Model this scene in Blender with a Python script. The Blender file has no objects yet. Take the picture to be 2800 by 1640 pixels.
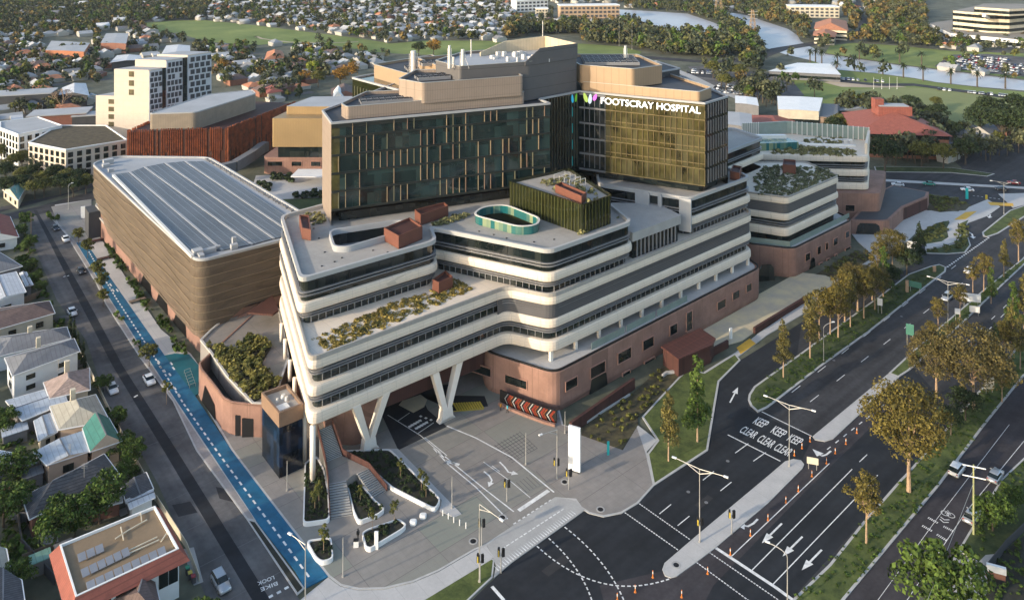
import bpy, math, random
import numpy as np
from mathutils import Vector, Matrix
RD=math.radians
rnd=random.Random(11)
# ---- survey: level drone lens with drop shift; f in photo pixels, horizon row, flight height ----
F=2150.0; HY=-194.0; CX=1400.0; H=100.0
def W(px,py,z=0.0):
    Y=F*(H-z)/(py-HY); return ((px-CX)*Y/F, Y, z)
def G(px,py,z=0.0):
    w=W(px,py,z); return (w[0],w[1])
def PX(x,y,z=0.0): return (CX+F*x/y, HY+F*(H-z)/y)
sc=bpy.context.scene
col=sc.collection
RA=Vector((.767,.642,0))   # along the main frontage
RB=Vector((-.642,.767,0))  # along the side street
# ---------------- materials ----------------
MATS={}
def mat(name,c,rough=.8,metal=0.,var=.12,scale=.4,lines=(),island=0.,spec=.4,bump=0.,cells=None,c2=None,emit=0.,fine=0.,streak=None,alpha=1.):
    if name in MATS: return MATS[name]
    m=bpy.data.materials.new(name); m.use_nodes=True; nt=m.node_tree; N=nt.nodes; L=nt.links
    b=N['Principled BSDF']; b.inputs['Roughness'].default_value=rough; b.inputs['Metallic'].default_value=metal
    b.inputs['Specular IOR Level'].default_value=spec
    geo=N.new('ShaderNodeNewGeometry'); pos=geo.outputs['Position']
    def mth(op,a,bb=None):
        n=N.new('ShaderNodeMath'); n.operation=op
        for i,s in enumerate((a,bb)):
            if s is None: continue
            if isinstance(s,(int,float)): n.inputs[i].default_value=s
            else: L.new(s,n.inputs[i])
        return n.outputs[0]
    def mix(f,a,bb,mode='MIX'):
        n=N.new('ShaderNodeMix'); n.data_type='RGBA'; n.blend_type=mode
        for k,s in ((0,f),(6,a),(7,bb)):
            if isinstance(s,(int,float)): n.inputs[k].default_value=s
            elif isinstance(s,(tuple,list)): n.inputs[k].default_value=(s[0],s[1],s[2],1)
            else: L.new(s,n.inputs[k])
        return n.outputs[2]
    nz=N.new('ShaderNodeTexNoise'); nz.inputs['Scale'].default_value=scale; nz.inputs['Detail'].default_value=5; nz.inputs['Roughness'].default_value=.6
    L.new(pos,nz.inputs['Vector'])
    rmp=N.new('ShaderNodeMapRange'); L.new(nz.outputs['Fac'],rmp.inputs[0]); rmp.inputs[1].default_value=.3; rmp.inputs[2].default_value=.7
    cd=tuple(x*(1-var) for x in c); cu=tuple(min(1,x*(1+var)) for x in (c2 or c))
    cur=mix(rmp.outputs[0],cd,cu)
    if fine:
        n2=N.new('ShaderNodeTexNoise'); n2.inputs['Scale'].default_value=scale*9; n2.inputs['Detail'].default_value=3; L.new(pos,n2.inputs['Vector'])
        f2=mth('MULTIPLY_ADD',n2.outputs['Fac'],2*fine); f2.node.inputs[2].default_value=1-fine
        cb=N.new('ShaderNodeCombineColor'); [L.new(f2,cb.inputs[i]) for i in range(3)]
        cur=mix(1.,cur,cb.outputs[0],'MULTIPLY')
    if streak:   # wheel tracks worn along a lane direction
        sd_,sa_=streak; cx=N.new('ShaderNodeCombineXYZ')
        for i,(dd,kk) in enumerate(((sd_,.012),((-sd_[1],sd_[0],0),.55))):
            dp=N.new('ShaderNodeVectorMath'); dp.operation='DOT_PRODUCT'; L.new(pos,dp.inputs[0]); dp.inputs[1].default_value=dd
            L.new(mth('MULTIPLY',dp.outputs['Value'],kk),cx.inputs[i])
        n4=N.new('ShaderNodeTexNoise'); n4.inputs['Scale'].default_value=1.; n4.inputs['Detail'].default_value=3; L.new(cx.outputs[0],n4.inputs['Vector'])
        f4=mth('MULTIPLY_ADD',n4.outputs['Fac'],4*sa_); f4.node.inputs[2].default_value=1-2*sa_
        cb=N.new('ShaderNodeCombineColor'); [L.new(f4,cb.inputs[i]) for i in range(3)]
        cur=mix(1.,cur,cb.outputs[0],'MULTIPLY')
    if cells:   # random tone per facade cell: (dirs+periods), strength, colour
        dirs,amt,cc=cells
        fl=[]
        for d,p in dirs:
            dp=N.new('ShaderNodeVectorMath'); dp.operation='DOT_PRODUCT'; L.new(pos,dp.inputs[0]); dp.inputs[1].default_value=d
            fl.append(mth('FLOOR',mth('DIVIDE',dp.outputs['Value'],p)))
        cx=N.new('ShaderNodeCombineXYZ')
        for i,s in enumerate(fl): L.new(s,cx.inputs[i])
        wn=N.new('ShaderNodeTexWhiteNoise'); L.new(cx.outputs[0],wn.inputs['Vector'])
        ff=mth('MULTIPLY',mth('POWER',wn.outputs['Value'],2.2),amt)
        cur=mix(ff,cur,cc)
    for d,p,w,k in lines:
        dp=N.new('ShaderNodeVectorMath'); dp.operation='DOT_PRODUCT'; L.new(pos,dp.inputs[0]); dp.inputs[1].default_value=d
        fr=mth('FRACT',mth('DIVIDE',dp.outputs['Value'],p))
        lt=mth('LESS_THAN',fr,w/p)
        kc=tuple(x*k for x in c) if isinstance(k,(int,float)) else k
        cur=mix(lt,cur,kc)
    if island:
        rp=mth('MULTIPLY_ADD',geo.outputs['Random Per Island'],2*island); rp.node.inputs[2].default_value=1-island
        cb=N.new('ShaderNodeCombineColor')
        for i in range(3): L.new(rp,cb.inputs[i])
        cur=mix(1.,cur,cb.outputs[0],'MULTIPLY')
    L.new(cur,b.inputs['Base Color'])
    if bump:
        bp=N.new('ShaderNodeBump'); bp.inputs['Strength'].default_value=bump; bp.inputs['Distance'].default_value=.05
        n3=N.new('ShaderNodeTexNoise'); n3.inputs['Scale'].default_value=3; L.new(pos,n3.inputs['Vector']); L.new(n3.outputs['Fac'],bp.inputs['Height']); L.new(bp.outputs[0],b.inputs['Normal'])
    if emit: b.inputs['Emission Strength'].default_value=emit; b.inputs['Emission Color'].default_value=(*c,1)
    if alpha<1: b.inputs['Alpha'].default_value=alpha
    MATS[name]=m; return m
UZ=(0,0,1); A3=tuple(RA); B3=tuple(RB)
# ---------------- mesh builder ----------------
WL={}
class MB:
    def __init__(s): s.v=[]; s.f=[]; s.m=[]
    def add(s,v,f,mi=0):
        o=len(s.v); s.v+= [tuple(p) for p in v]; s.f+=[tuple(i+o for i in q) for q in f]; s.m+=[mi]*len(f); return s
    def prism(s,poly,z0,z1,mi=0,mt=None,top=True,bot=True):
        poly=ccw(poly); n=len(poly)
        s.add([(p[0],p[1],z0) for p in poly]+[(p[0],p[1],z1) for p in poly],[(i,(i+1)%n,n+(i+1)%n,n+i) for i in range(n)],mi)
        o=len(s.v)-2*n
        if top: s.f.append(tuple(range(o+n,o+2*n))); s.m.append(mi if mt is None else mt)
        if bot: s.f.append(tuple(range(o+n-1,o-1,-1))); s.m.append(mi)
        return s
    def flat(s,poly,z,mi=0):
        poly=ccw(poly); return s.add([(p[0],p[1],z) for p in poly],[tuple(range(len(poly)))],mi)
    def loft(s,poly,rings,r=0,mi=0,mt=None,top=True,bot=True,seg=5):
        rs=[]
        for z,off in rings:
            q=offset(ccw(poly),off)
            if r: q=rounded(q,r,seg)
            rs.append([(p[0],p[1],z) for p in q])
        n=len(rs[0]); o=len(s.v)
        for q in rs: s.v+=q
        for k in range(len(rs)-1):
            for i in range(n):
                s.f.append((o+k*n+i,o+k*n+(i+1)%n,o+(k+1)*n+(i+1)%n,o+(k+1)*n+i)); s.m.append(mi)
        if top: s.f.append(tuple(o+(len(rs)-1)*n+i for i in range(n))); s.m.append(mi if mt is None else mt)
        if bot: s.f.append(tuple(o+n-1-i for i in range(n))); s.m.append(mi)
        return s
    def ring(s,poly,oo,oi,z0,z1,r=0,mi=0,seg=5):
        a=offset(ccw(poly),oo); b=offset(ccw(poly),oi)
        if r: a=rounded(a,r,seg); b=rounded(b,r,seg)
        n=len(a); o=len(s.v)
        for q,z in ((a,z0),(a,z1),(b,z1),(b,z0)): s.v+=[(p[0],p[1],z) for p in q]
        for k in range(4):
            for i in range(n):
                j=(i+1)%n; s.f.append((o+k*n+i,o+k*n+j,o+((k+1)%4)*n+j,o+((k+1)%4)*n+i)); s.m.append(mi)
        return s
    def box(s,c,d,rz=0,mi=0,mt=None):
        ca,sa=math.cos(rz),math.sin(rz); x,y,z=c; a,b,h=d[0]/2,d[1]/2,d[2]
        P=[(-a,-b),(a,-b),(a,b),(-a,b)]
        return s.prism([(x+p*ca-q*sa,y+p*sa+q*ca) for p,q in P],z,z+h,mi,mt)
    def tube(s,a,b,r0,r1=None,n=6,mi=0,cap=True):
        a=Vector(a); b=Vector(b); r1=r0 if r1 is None else r1
        d=(b-a); 
        if d.length<1e-6: return s
        d.normalize(); u=d.cross(Vector((0,0,1)) if abs(d.z)<.95 else Vector((1,0,0))).normalized(); w=d.cross(u)
        V=[]
        for p,r in ((a,r0),(b,r1)):
            for i in range(n):
                t=2*math.pi*i/n; V.append(p+u*math.cos(t)*r+w*math.sin(t)*r)
        fs=[(i,n+i,n+(i+1)%n,(i+1)%n) for i in range(n)]
        if cap: fs+=[tuple(range(n)),tuple(range(2*n-1,n-1,-1))]
        return s.add(V,fs,mi)
    def bar(s,a,b,w,d,mi=0):   # box beam from a to b with width w, depth d
        a=Vector(a); b=Vector(b); t=(b-a).normalized(); u=t.cross(Vector((0,0,1)) if abs(t.z)<.95 else Vector((1,0,0))).normalized(); v=t.cross(u)
        V=[]
        for p in (a,b):
            for i,j in ((-1,-1),(1,-1),(1,1),(-1,1)): V.append(p+u*i*w/2+v*j*d/2)
        return s.add(V,[(0,4,5,1),(1,5,6,2),(2,6,7,3),(3,7,4,0),(0,1,2,3),(7,6,5,4)],mi)
    def quad(s,a,b,c,d,mi=0): return s.add([a,b,c,d],[(0,1,2,3)],mi)
    def strip(s,pts,w,z,mi=0):   # flat painted line through ground points
        n=len(pts); V=[]
        for i,p in enumerate(pts):
            a=Vector(pts[max(i-1,0)][:2]); b=Vector(pts[min(i+1,n-1)][:2]); d=(b-a).normalized(); q=Vector((-d.y,d.x))*w/2; p=Vector(p[:2])
            V+=[(p.x+q.x,p.y+q.y,z),(p.x-q.x,p.y-q.y,z)]
        return s.add(V,[(2*i+1,2*i+3,2*i+2,2*i) for i in range(n-1)],mi)
    def build(s,name,mats,parent=None,smooth=False,**props):
        me=bpy.data.meshes.new(name)
        if not isinstance(mats,(list,tuple)): mats=[mats]
        v=np.array(s.v,dtype=float)
        if parent is not None: o0=WL.get(parent.name,Vector((0,0,0)))
        else: o0=Vector(((v[:,0].min()+v[:,0].max())/2,(v[:,1].min()+v[:,1].max())/2,v[:,2].min()))
        v=v-np.array(o0)
        me.from_pydata(v.tolist(),[],s.f)
        for m in mats: me.materials.append(m)
        if len(mats)>1: me.polygons.foreach_set('material_index',s.m)
        if smooth: me.polygons.foreach_set('use_smooth',[True]*len(s.f))
        me.update()
        o=bpy.data.objects.new(name,me); col.objects.link(o); WL[o.name]=Vector(o0)
        if parent is not None: o.parent=parent
        else: o.location=o0
        for k,x in props.items(): o[k]=x
        return o
def area(p): return sum(p[i][0]*p[(i+1)%len(p)][1]-p[(i+1)%len(p)][0]*p[i][1] for i in range(len(p)))/2
def ccw(p): p=[(q[0],q[1]) for q in p]; return p if area(p)>0 else p[::-1]
def offset(p,d):
    if abs(d)<1e-9: return list(p)
    n=len(p); o=[]
    for i in range(n):
        a=Vector(p[i-1]); b=Vector(p[i]); c=Vector(p[(i+1)%n])
        e1=(b-a).normalized(); e2=(c-b).normalized(); n1=Vector((e1.y,-e1.x)); n2=Vector((e2.y,-e2.x))
        m=n1+n2; k=1+n1.dot(n2); m=m/max(k,.25); o.append((b.x+m.x*d,b.y+m.y*d))
    return o
def rounded(p,r,seg=5):
    n=len(p); o=[]
    for i in range(n):
        a=Vector(p[i-1]); b=Vector(p[i]); c=Vector(p[(i+1)%n])
        l=min(r,(a-b).length*.45,(c-b).length*.45); s=b+(a-b).normalized()*l; e=b+(c-b).normalized()*l
        for k in range(seg+1):
            t=k/seg; q=s*(1-t)**2+b*2*t*(1-t)+e*t*t; o.append((q.x,q.y))
    return o
def inpoly(x,y,P):
    c=False; n=len(P); j=n-1
    for i in range(n):
        if (P[i][1]>y)!=(P[j][1]>y) and x<(P[j][0]-P[i][0])*(y-P[i][1])/(P[j][1]-P[i][1])+P[i][0]: c=not c
        j=i
    return c
def thing(name,label,cat,loc=(0,0,0),rz=0,group=None):
    o=bpy.data.objects.new(name,None); col.objects.link(o); o.location=loc; o.rotation_euler=(0,0,rz); o.empty_display_size=.2
    WL[o.name]=Vector(loc); o['label']=label; o['category']=cat
    if group: o['group']=group
    return o
def tag(o,label,cat,group=None):
    o['label']=label; o['category']=cat
    if group: o['group']=group
    return o
KIDS={}
def dup(root,loc,rz=0,s=1.,label=None,group=None):
    def cp(o,par):
        c=o.copy(); col.objects.link(c)
        if par is not None: c.parent=par
        for ch in KIDS.setdefault(o.name,list(o.children)): cp(ch,c)
        return c
    r=cp(root,None); r.location=loc; r.rotation_euler=(0,0,rz); r.scale=(s,s,s) if isinstance(s,(int,float)) else s
    if label: r['label']=label
    if group: r['group']=group
    elif 'group' in r and group is not None: del r['group']
    return r
class Proto:
    def __init__(s,root): s.root=root; s.used=False
    def put(s,loc,rz=0,sc_=1.,label=None,group=None):
        if not s.used:
            s.used=True; r=s.root; KIDS.setdefault(r.name,list(r.children)); r.location=loc; r.rotation_euler=(0,0,rz); r.scale=(sc_,)*3 if isinstance(sc_,(int,float)) else sc_
            if label: r['label']=label
            if group: r['group']=group
            return r
        return dup(s.root,loc,rz,sc_,label,group)
def sheet(name,px,z,m,**k):
    return MB().flat([G(x,y,z) for x,y in px],z).build(name,m,kind='structure')
def slab(name,px,z,m,kerb=None,kw=.25):
    """raised paved or planted area with a real kerb step"""
    P=ccw([G(x,y,z) for x,y in px]); b=MB()
    if kerb: b.prism(P,-.1,z,1,bot=False); b.prism(offset(P,-kw),z-.05,z+.012,0,bot=False); return b.build(name,[m,kerb],kind='structure')
    return b.prism(P,-.1,z,0,bot=False).build(name,m,kind='structure')
def heading(p0,p1): a=G(*p0); b=G(*p1); return math.atan2(b[1]-a[1],b[0]-a[0])
def mergestuff(name,verts,faces,T,mats,mi=None):
    """one mesh from many placed copies of a template: T = list of (x,y,z,rz,sx,sy,sz)"""
    V=np.array(verts); Fc=np.array(faces); n=len(T); out=np.zeros((n,len(V),3)); 
    for i,(x,y,z,rz,a,b,c) in enumerate(T):
        q=V*np.array((a,b,c)); ca,sa=math.cos(rz),math.sin(rz)
        out[i,:,0]=q[:,0]*ca-q[:,1]*sa+x; out[i,:,1]=q[:,0]*sa+q[:,1]*ca+y; out[i,:,2]=q[:,2]+z
    FF=(Fc[None]+(np.arange(n)*len(V))[:,None,None]).reshape(-1,Fc.shape[1])
    me=bpy.data.meshes.new(name); nv=n*len(V); nf=len(FF); k=Fc.shape[1]
    me.vertices.add(nv); me.vertices.foreach_set('co',out.reshape(-1)); me.loops.add(nf*k); me.loops.foreach_set('vertex_index',FF.reshape(-1).astype(np.int32))
    me.polygons.add(nf); me.polygons.foreach_set('loop_start',(np.arange(nf)*k).astype(np.int32)); me.polygons.foreach_set('loop_total',np.full(nf,k,dtype=np.int32))
    for m in (mats if isinstance(mats,(list,tuple)) else [mats]): me.materials.append(m)
    if mi is not None: me.polygons.foreach_set('material_index',np.tile(np.array(mi,dtype=np.int32),n))
    me.update(calc_edges=True); me.validate()
    o=bpy.data.objects.new(name,me); col.objects.link(o); return o
def text_mesh(body,off=.012):
    cu=bpy.data.curves.new('t','FONT'); cu.body=body; cu.align_x='LEFT'; cu.offset=off; cu.resolution_u=6; to=bpy.data.objects.new('t',cu); col.objects.link(to)
    dg=bpy.context.evaluated_depsgraph_get(); me=bpy.data.meshes.new_from_object(to.evaluated_get(dg)); 
    vs=[tuple(v.co) for v in me.vertices]; fs=[tuple(p.vertices) for p in me.polygons]
    bpy.data.objects.remove(to); bpy.data.meshes.remove(me)
    x0=min(v[0] for v in vs); x1=max(v[0] for v in vs); y0=min(v[1] for v in vs); y1=max(v[1] for v in vs)
    return [((v[0]-x0)/(x1-x0),(v[1]-y0)/(y1-y0)) for v in vs],fs
M_ground=mat('suburb_ground',(.066,.076,.046),.95,var=.35,scale=.06,c2=(.11,.112,.08),fine=.4)
RM=(.752,.659,0)
M_asph=mat('asphalt',(.042,.042,.045),.85,var=.3,scale=.12,fine=.35,spec=.25,streak=(RM,.3))
M_asphn=mat('fresh_asphalt',(.019,.0215,.0255),.8,var=.28,scale=.1,fine=.32,spec=.25,streak=(RM,.28))
M_asphold=mat('worn_asphalt',(.088,.085,.086),.9,var=.3,scale=.1,streak=(B3,.25),fine=.25,c2=(.12,.115,.112),spec=.2,lines=((B3,9.,.12,1.6),))
M_asphpur=mat('purple_asphalt',(.048,.044,.048),.9,streak=(RM,.25),var=.2,scale=.2,fine=.25,spec=.2)
M_conc=mat('concrete',(.36,.355,.34),.9,var=.1,scale=.3,fine=.12)
M_concl=mat('pale_concrete',(.44,.43,.415),.85,var=.07,scale=.3,fine=.1,lines=((A3,3.,.05,.75),))
M_kerb=mat('kerb_concrete',(.42,.415,.40),.9,var=.12,scale=.6)
M_plaza=mat('plaza_paving',(.235,.215,.198),.85,var=.14,scale=.08,fine=.2,lines=((A3,12.,.10,.6),(B3,6.5,.10,.6),(A3,1.5,.04,.86),(B3,1.08,.04,.86)),cells=(((A3,12.),(B3,6.5)),1.,(.215,.225,.19)))
M_forec=mat('forecourt_paving',(.52,.455,.36),.7,var=.12,scale=.2,lines=((A3,6.,.06,.8),(B3,6.,.06,.8)),c2=(.60,.50,.30))
M_strip=mat('granite_strip',(.30,.275,.26),.9,var=.18,scale=.3,fine=.2)
M_blue=mat('blue_path',(.006,.095,.19),.7,var=.22,scale=.35,fine=.18,c2=(.012,.115,.21),lines=((B3,7.,.05,.7),))
M_teal=mat('teal_path',(.005,.10,.125),.7,var=.2,scale=.3)
M_white=mat('road_paint',(.66,.66,.64),.75,var=.22,scale=1.2,fine=.15)
M_yel=mat('tactile_yellow',(.62,.36,.04),.7,var=.12)
M_grass=mat('lawn',(.045,.070,.016),.95,var=.3,scale=.35,c2=(.085,.105,.026),fine=.45)
M_grassd=mat('dark_grass',(.03,.055,.014),.95,var=.3,scale=.3,c2=(.06,.075,.025),fine=.45)
M_park=mat('park_grass',(.115,.175,.035),.95,var=.22,scale=.02,c2=(.17,.20,.05),fine=.2)
M_oval=mat('oval_grass',(.19,.21,.075),.95,var=.1,scale=.02,fine=.1)
M_mulch=mat('mulch',(.045,.038,.027),.95,var=.35,scale=.8,c2=(.075,.065,.03),fine=.4)
M_soil=mat('soil',(.028,.028,.020),.95,var=.3,scale=1.,fine=.4)
M_dirt=mat('track_dirt',(.40,.32,.23),.95,var=.2,scale=.05)
M_water=mat('river_water',(.42,.425,.44),.4,var=.08,scale=.02,spec=.35)
M_cream=mat('white_band_cladding',(.70,.61,.50),.6,var=.06,scale=.25,fine=.05,lines=((UZ,.62,.06,.72),(A3,3.1,.08,.76),(B3,3.1,.08,.76)))
M_column=mat('column_concrete',(.78,.71,.62),.6,var=.05)
M_grey=mat('grey_louvre',(.115,.115,.122),.5,var=.08,scale=.3,metal=.2,lines=((UZ,.4,.1,.55),))
M_fin=mat('grey_fin',(.27,.27,.28),.5,metal=.3,var=.06)
M_glassd=mat('dark_glass',(.006,.011,.012),.06,var=.4,scale=.2,spec=.6,cells=(((A3,1.5),(UZ,4.6),(B3,3.)),.4,(.05,.055,.045)))
M_glasst=mat('tower_glass',(.008,.020,.021),.03,var=.4,scale=.10,spec=1.,metal=.0,cells=(((A3,1.6),(UZ,4.2),(B3,4.)),.45,(.05,.09,.085)),bump=.2)
M_glassg=mat('sunlit_gold_glass',(.034,.032,.012),.06,var=.6,scale=.30,metal=.4,bump=.2,spec=.8,cells=(((A3,1.4),(UZ,4.2),(B3,3.)),.75,(.15,.14,.075)),c2=(.10,.088,.032))  # sunlit gold and pale reflections are put into this glass colour
M_glassgr=mat('green_glass',(.022,.025,.009),.12,var=.4,scale=.3,metal=.3,spec=.8,cells=(((A3,1.),(UZ,6.),(B3,1.)),.6,(.03,.04,.015)))
M_tealg=mat('teal_glass',(.015,.12,.125),.2,var=.1,cells=(((A3,1.1),(B3,1.1),(UZ,9.)),.8,(.36,.38,.20)))
M_clear=mat('balustrade_glass',(.22,.28,.25),.15,var=.1,spec=.8)
M_tan=mat('tan_screen',(.36,.26,.17),.55,var=.06,metal=.25,scale=.2,lines=((A3,.9,.09,.8),))
M_tand=mat('tan_screen_fine',(.30,.24,.195),.6,var=.06,metal=.2,lines=((A3,.6,.1,.8),(UZ,2.4,.06,.6)))
M_gold=mat('gold_screen',(.33,.23,.115),.5,var=.1,metal=.3,scale=.15,lines=((A3,4.,.08,.7),(A3,.5,.1,.85)))
M_slate=mat('slate_cladding',(.115,.112,.115),.6,var=.05,metal=.2,lines=((UZ,3.2,.12,.6),))
M_brick=mat('terracotta_precast',(.27,.155,.118),.85,var=.2,scale=.25,fine=.1,lines=((A3,3.3,.09,.8),(B3,3.3,.09,.8)))
M_corten=mat('weathered_steel',(.13,.038,.022),.75,var=.2,scale=.4,lines=((A3,.45,.07,.6),))
M_cortd=mat('brown_steel',(.075,.030,.024),.75,var=.15,lines=((A3,.5,.07,.65),(B3,.5,.07,.65)))
M_deck=mat('roof_deck',(.345,.325,.295),.9,var=.12,scale=.12,fine=.16,lines=((A3,2.4,.06,.86),(B3,4.8,.06,.86)))
M_decki=mat('pale_roof',(.35,.36,.37),.8,var=.1,scale=.1)
M_park_s=mat('car_park_mesh',(.135,.104,.074),.65,alpha=.86,var=.14,scale=.15,metal=.1,lines=((UZ,2.6,.07,1.7),(UZ,.65,.05,.8),(A3,.32,.08,.75),(B3,.32,.08,.75)),fine=.15)
M_pv=mat('solar_panel',(.085,.094,.108),.42,var=.3,scale=.03,spec=.35,metal=.0,lines=((B3,1.05,.07,(.30,.32,.35)),(A3,1.9,.09,(.30,.32,.35))))
M_wht=mat('white_paint',(.74,.74,.72),.6,var=.06)
M_whts=mat('white_steel',(.62,.60,.56),.5,var=.05)
M_rustf=mat('rust_fins',(.15,.040,.018),.6,var=.35,scale=.5,c2=(.26,.07,.025),fine=.3)
M_rustb=mat('rust_backing',(.05,.016,.01),.7,var=.2)
M_black=mat('black',(.01,.01,.011),.6,var=.1)
M_dgrey=mat('dark_grey',(.055,.057,.062),.7,var=.12)
M_mgrey=mat('mid_grey',(.16,.16,.165),.7,var=.1)
M_pole=mat('galvanised_pole',(.42,.41,.38),.5,metal=.4,var=.08)
M_timber=mat('timber_pole',(.20,.15,.105),.9,var=.15)
M_red=mat('safety_red',(.36,.05,.03),.6,var=.1); M_or=mat('orange',(.65,.2,.03),.6); M_yl=mat('signal_yellow',(.5,.38,.05),.5)
M_sgreen=mat('sign_green',(.01,.22,.13),.5); M_stl=mat('teal_sign',(.02,.42,.42),.5); M_sblue=mat('sign_blue',(.03,.12,.5),.5)
M_bark=mat('pale_bark',(.36,.25,.16),.9,var=.2,scale=2); M_barkd=mat('dark_bark',(.09,.07,.05),.95,var=.2,scale=2)
def leaf(n,c,c2,isl=.45): return mat(n,c,.75,var=.25,scale=.5,c2=c2,island=isl,spec=.2)
L_gold=leaf('golden_leaf',(.074,.067,.017),(.130,.104,.024)); L_oliv=leaf('olive_leaf',(.060,.068,.018),(.11,.11,.025))
L_green=leaf('green_leaf',(.035,.065,.012),(.07,.11,.02)); L_dark=leaf('dark_leaf',(.018,.032,.014),(.035,.052,.018)); L_lime=leaf('lime_leaf',(.14,.19,.02),(.24,.26,.03))
L_rust=leaf('autumn_leaf',(.20,.10,.02),(.30,.17,.03)); L_pale=leaf('pale_shrub_leaf',(.13,.14,.07),(.24,.22,.09),.5); L_far=leaf('distant_leaf',(.055,.066,.036),(.09,.093,.045),.5)
L_fard=leaf('distant_dark_leaf',(.034,.046,.028),(.06,.072,.036),.5)
# ================= ground =================
sc_=3500
MB().flat([(-sc_,-1500),(sc_,-1500),(sc_,4200),(-sc_,4200)],-.04).build('ground',M_ground,kind='structure')
# --- big avenue on the right
sheet('road',[(1290,1640),(1333,1598),(1400,1536),(1590,1400),(1790,1325),(1936,1230),(1955,1112),(1967,1042),(2025,984),(2192,881),(2406,779),(2480,735),(2500,700),(2525,660),(2590,560),(2650,520),(2800,500),(2800,1028),(2697,1156),(2572,1322),(2308,1640),(2250,2100),(1000,2100)],0.0,M_asph)
sheet('fresh_asphalt',[(1290,1640),(1333,1598),(1400,1536),(1590,1402),(1790,1325),(1936,1230),(1955,1112),(1967,1042),(2025,984),(2192,881),(2180,968),(2095,1030),(2050,1062),(2045,1120),(2221,1193),(2278,1198),(2458,1031),(2500,1005),(2614,1139),(2480,1291),(2168,1633),(2100,1900),(1000,2100)],.004,M_asphn)
sheet('turning_lane',[(2221,1200),(2278,1200),(2460,1040),(2490,1060),(2200,1345),(1950,1600),(1930,1640),(1650,1640),(1640,1600),(1811,1560),(1833,1580),(1900,1540),(2100,1376),(2197,1275),(2194,1255)],.008,M_asphpur)
sheet('road',[(2308,1640),(2572,1322),(2697,1156),(2800,1028),(2950,860),(2900,1250),(2736,1310),(2653,1447),(2620,1502),(2500,1640),(2400,1800),(2250,1800)],.004,M_asphpur)
# cross road far right
sheet('road',[(2395,470),(2600,472),(2680,440),(2660,400),(2900,395),(2900,560),(2660,545),(2560,532),(2400,512)],.004,M_asph)
sheet('road',[(2585,420),(2640,360),(2700,340),(2900,430),(2900,520),(2700,520)],.002,M_asph)
sheet('road',[(2000,1),(0,1)],0,M_asph) if False else None
# --- side street left
sheet('road',[(75,585),(140,560),(180,640),(264,777),(289,831),(383,978),(472,1095),(536,1230),(675,1419),(814,1630),(900,1760),(640,1760),(555,1613),(542,1577),(433,1324),(389,1244),(333,1230),(300,1125),(236,931),(155,820),(100,690)],0.0,M_asphold)
sheet('trench_strip',[(92,575),(101,575),(239,820),(336,1000),(483,1230),(740,1640),(790,1720),(730,1720),(690,1640),(447,1230),(308,1000),(214,820)],.006,M_asphn)
sheet('road',[(0,588),(100,566),(260,520),(260,548),(140,580),(0,606)],.003,M_asph)
sheet('road',[(0,566),(200,525),(255,500),(255,512),(100,555),(0,580)],.003,M_asph)
# granite edge and blue path
slab('pavement',[(133,588),(150,600),(208,660),(242,718),(303,820),(425,1009),(572,1230),(694,1408),(700,1422),(675,1419),(536,1230),(472,1095),(383,978),(289,831),(264,777),(180,640)],.12,M_strip,M_kerb)
slab('verge',[(675,1419),(700,1424),(833,1606),(812,1625)],.12,M_soil,M_kerb)
slab('pavement',[(150,560),(250,545),(250,617),(272,646),(345,760),(440,900),(522,967),(545,1000),(545,1078),(450,971),(344,820),(233,660),(208,663),(150,600)],.12,M_concl,None)
slab('pavement',[(140,565),(250,545),(250,617),(262,650),(208,663),(160,612)],.126,M_plaza,None)
BP=[(208,663),(242,718),(303,820),(425,1009),(572,1230),(700,1422),(808,1560),(833,1607),(897,1575),(700,1319),(633,1230),(533,1081),(450,971),(344,820),(233,660)]
slab('blue_path',BP,.132,M_blue)
slab('teal_path',[(450,971),(478,966),(517,968),(543,998),(543,1075),(533,1081)],.136,M_teal)
b=MB()
def dash(b,p0,p1,n,w,z,duty=.55,gap0=0.):
    a=Vector(G(*p0,z)); c=Vector(G(*p1,z))
    for i in range(n):
        s=a.lerp(c,(i+gap0)/n); e=a.lerp(c,(i+gap0+duty)/n); b.strip([s,e],w,z)
def pline(b,pts,w,z,dn=0,duty=.55):
    P=[Vector(G(x,y,z)) for x,y in pts]
    if not dn: b.strip(P,w,z); return
    # smooth dashes along a polyline
    D=[0]
    for i in range(1,len(P)): D.append(D[-1]+(P[i]-P[i-1]).length)
    def at(d):
        for i in range(1,len(P)):
            if d<=D[i] or i==len(P)-1: return P[i-1].lerp(P[i],(d-D[i-1])/max(D[i]-D[i-1],1e-6))
    for k in range(dn):
        b.strip([at(D[-1]*(k)/dn),at(D[-1]*(k+duty)/dn)],w,z)
bd=MB(); pline(bd,[(243,688),(275,745),(322,822),(420,972),(500,1100),(600,1242),(700,1378),(790,1500),(852,1586)],.32,.142,78)
for q in ((431,985),(436,1000),(447,1010),(462,1020),(466,990),(472,1003),(300,775),(307,790),(318,790),(476,1058),(487,1076),(463,1045)):
    pline(bd,[q,(q[0]+5,q[1]+7)],.35,.142)
bd.build('path_markings',M_white,kind='structure')
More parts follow.
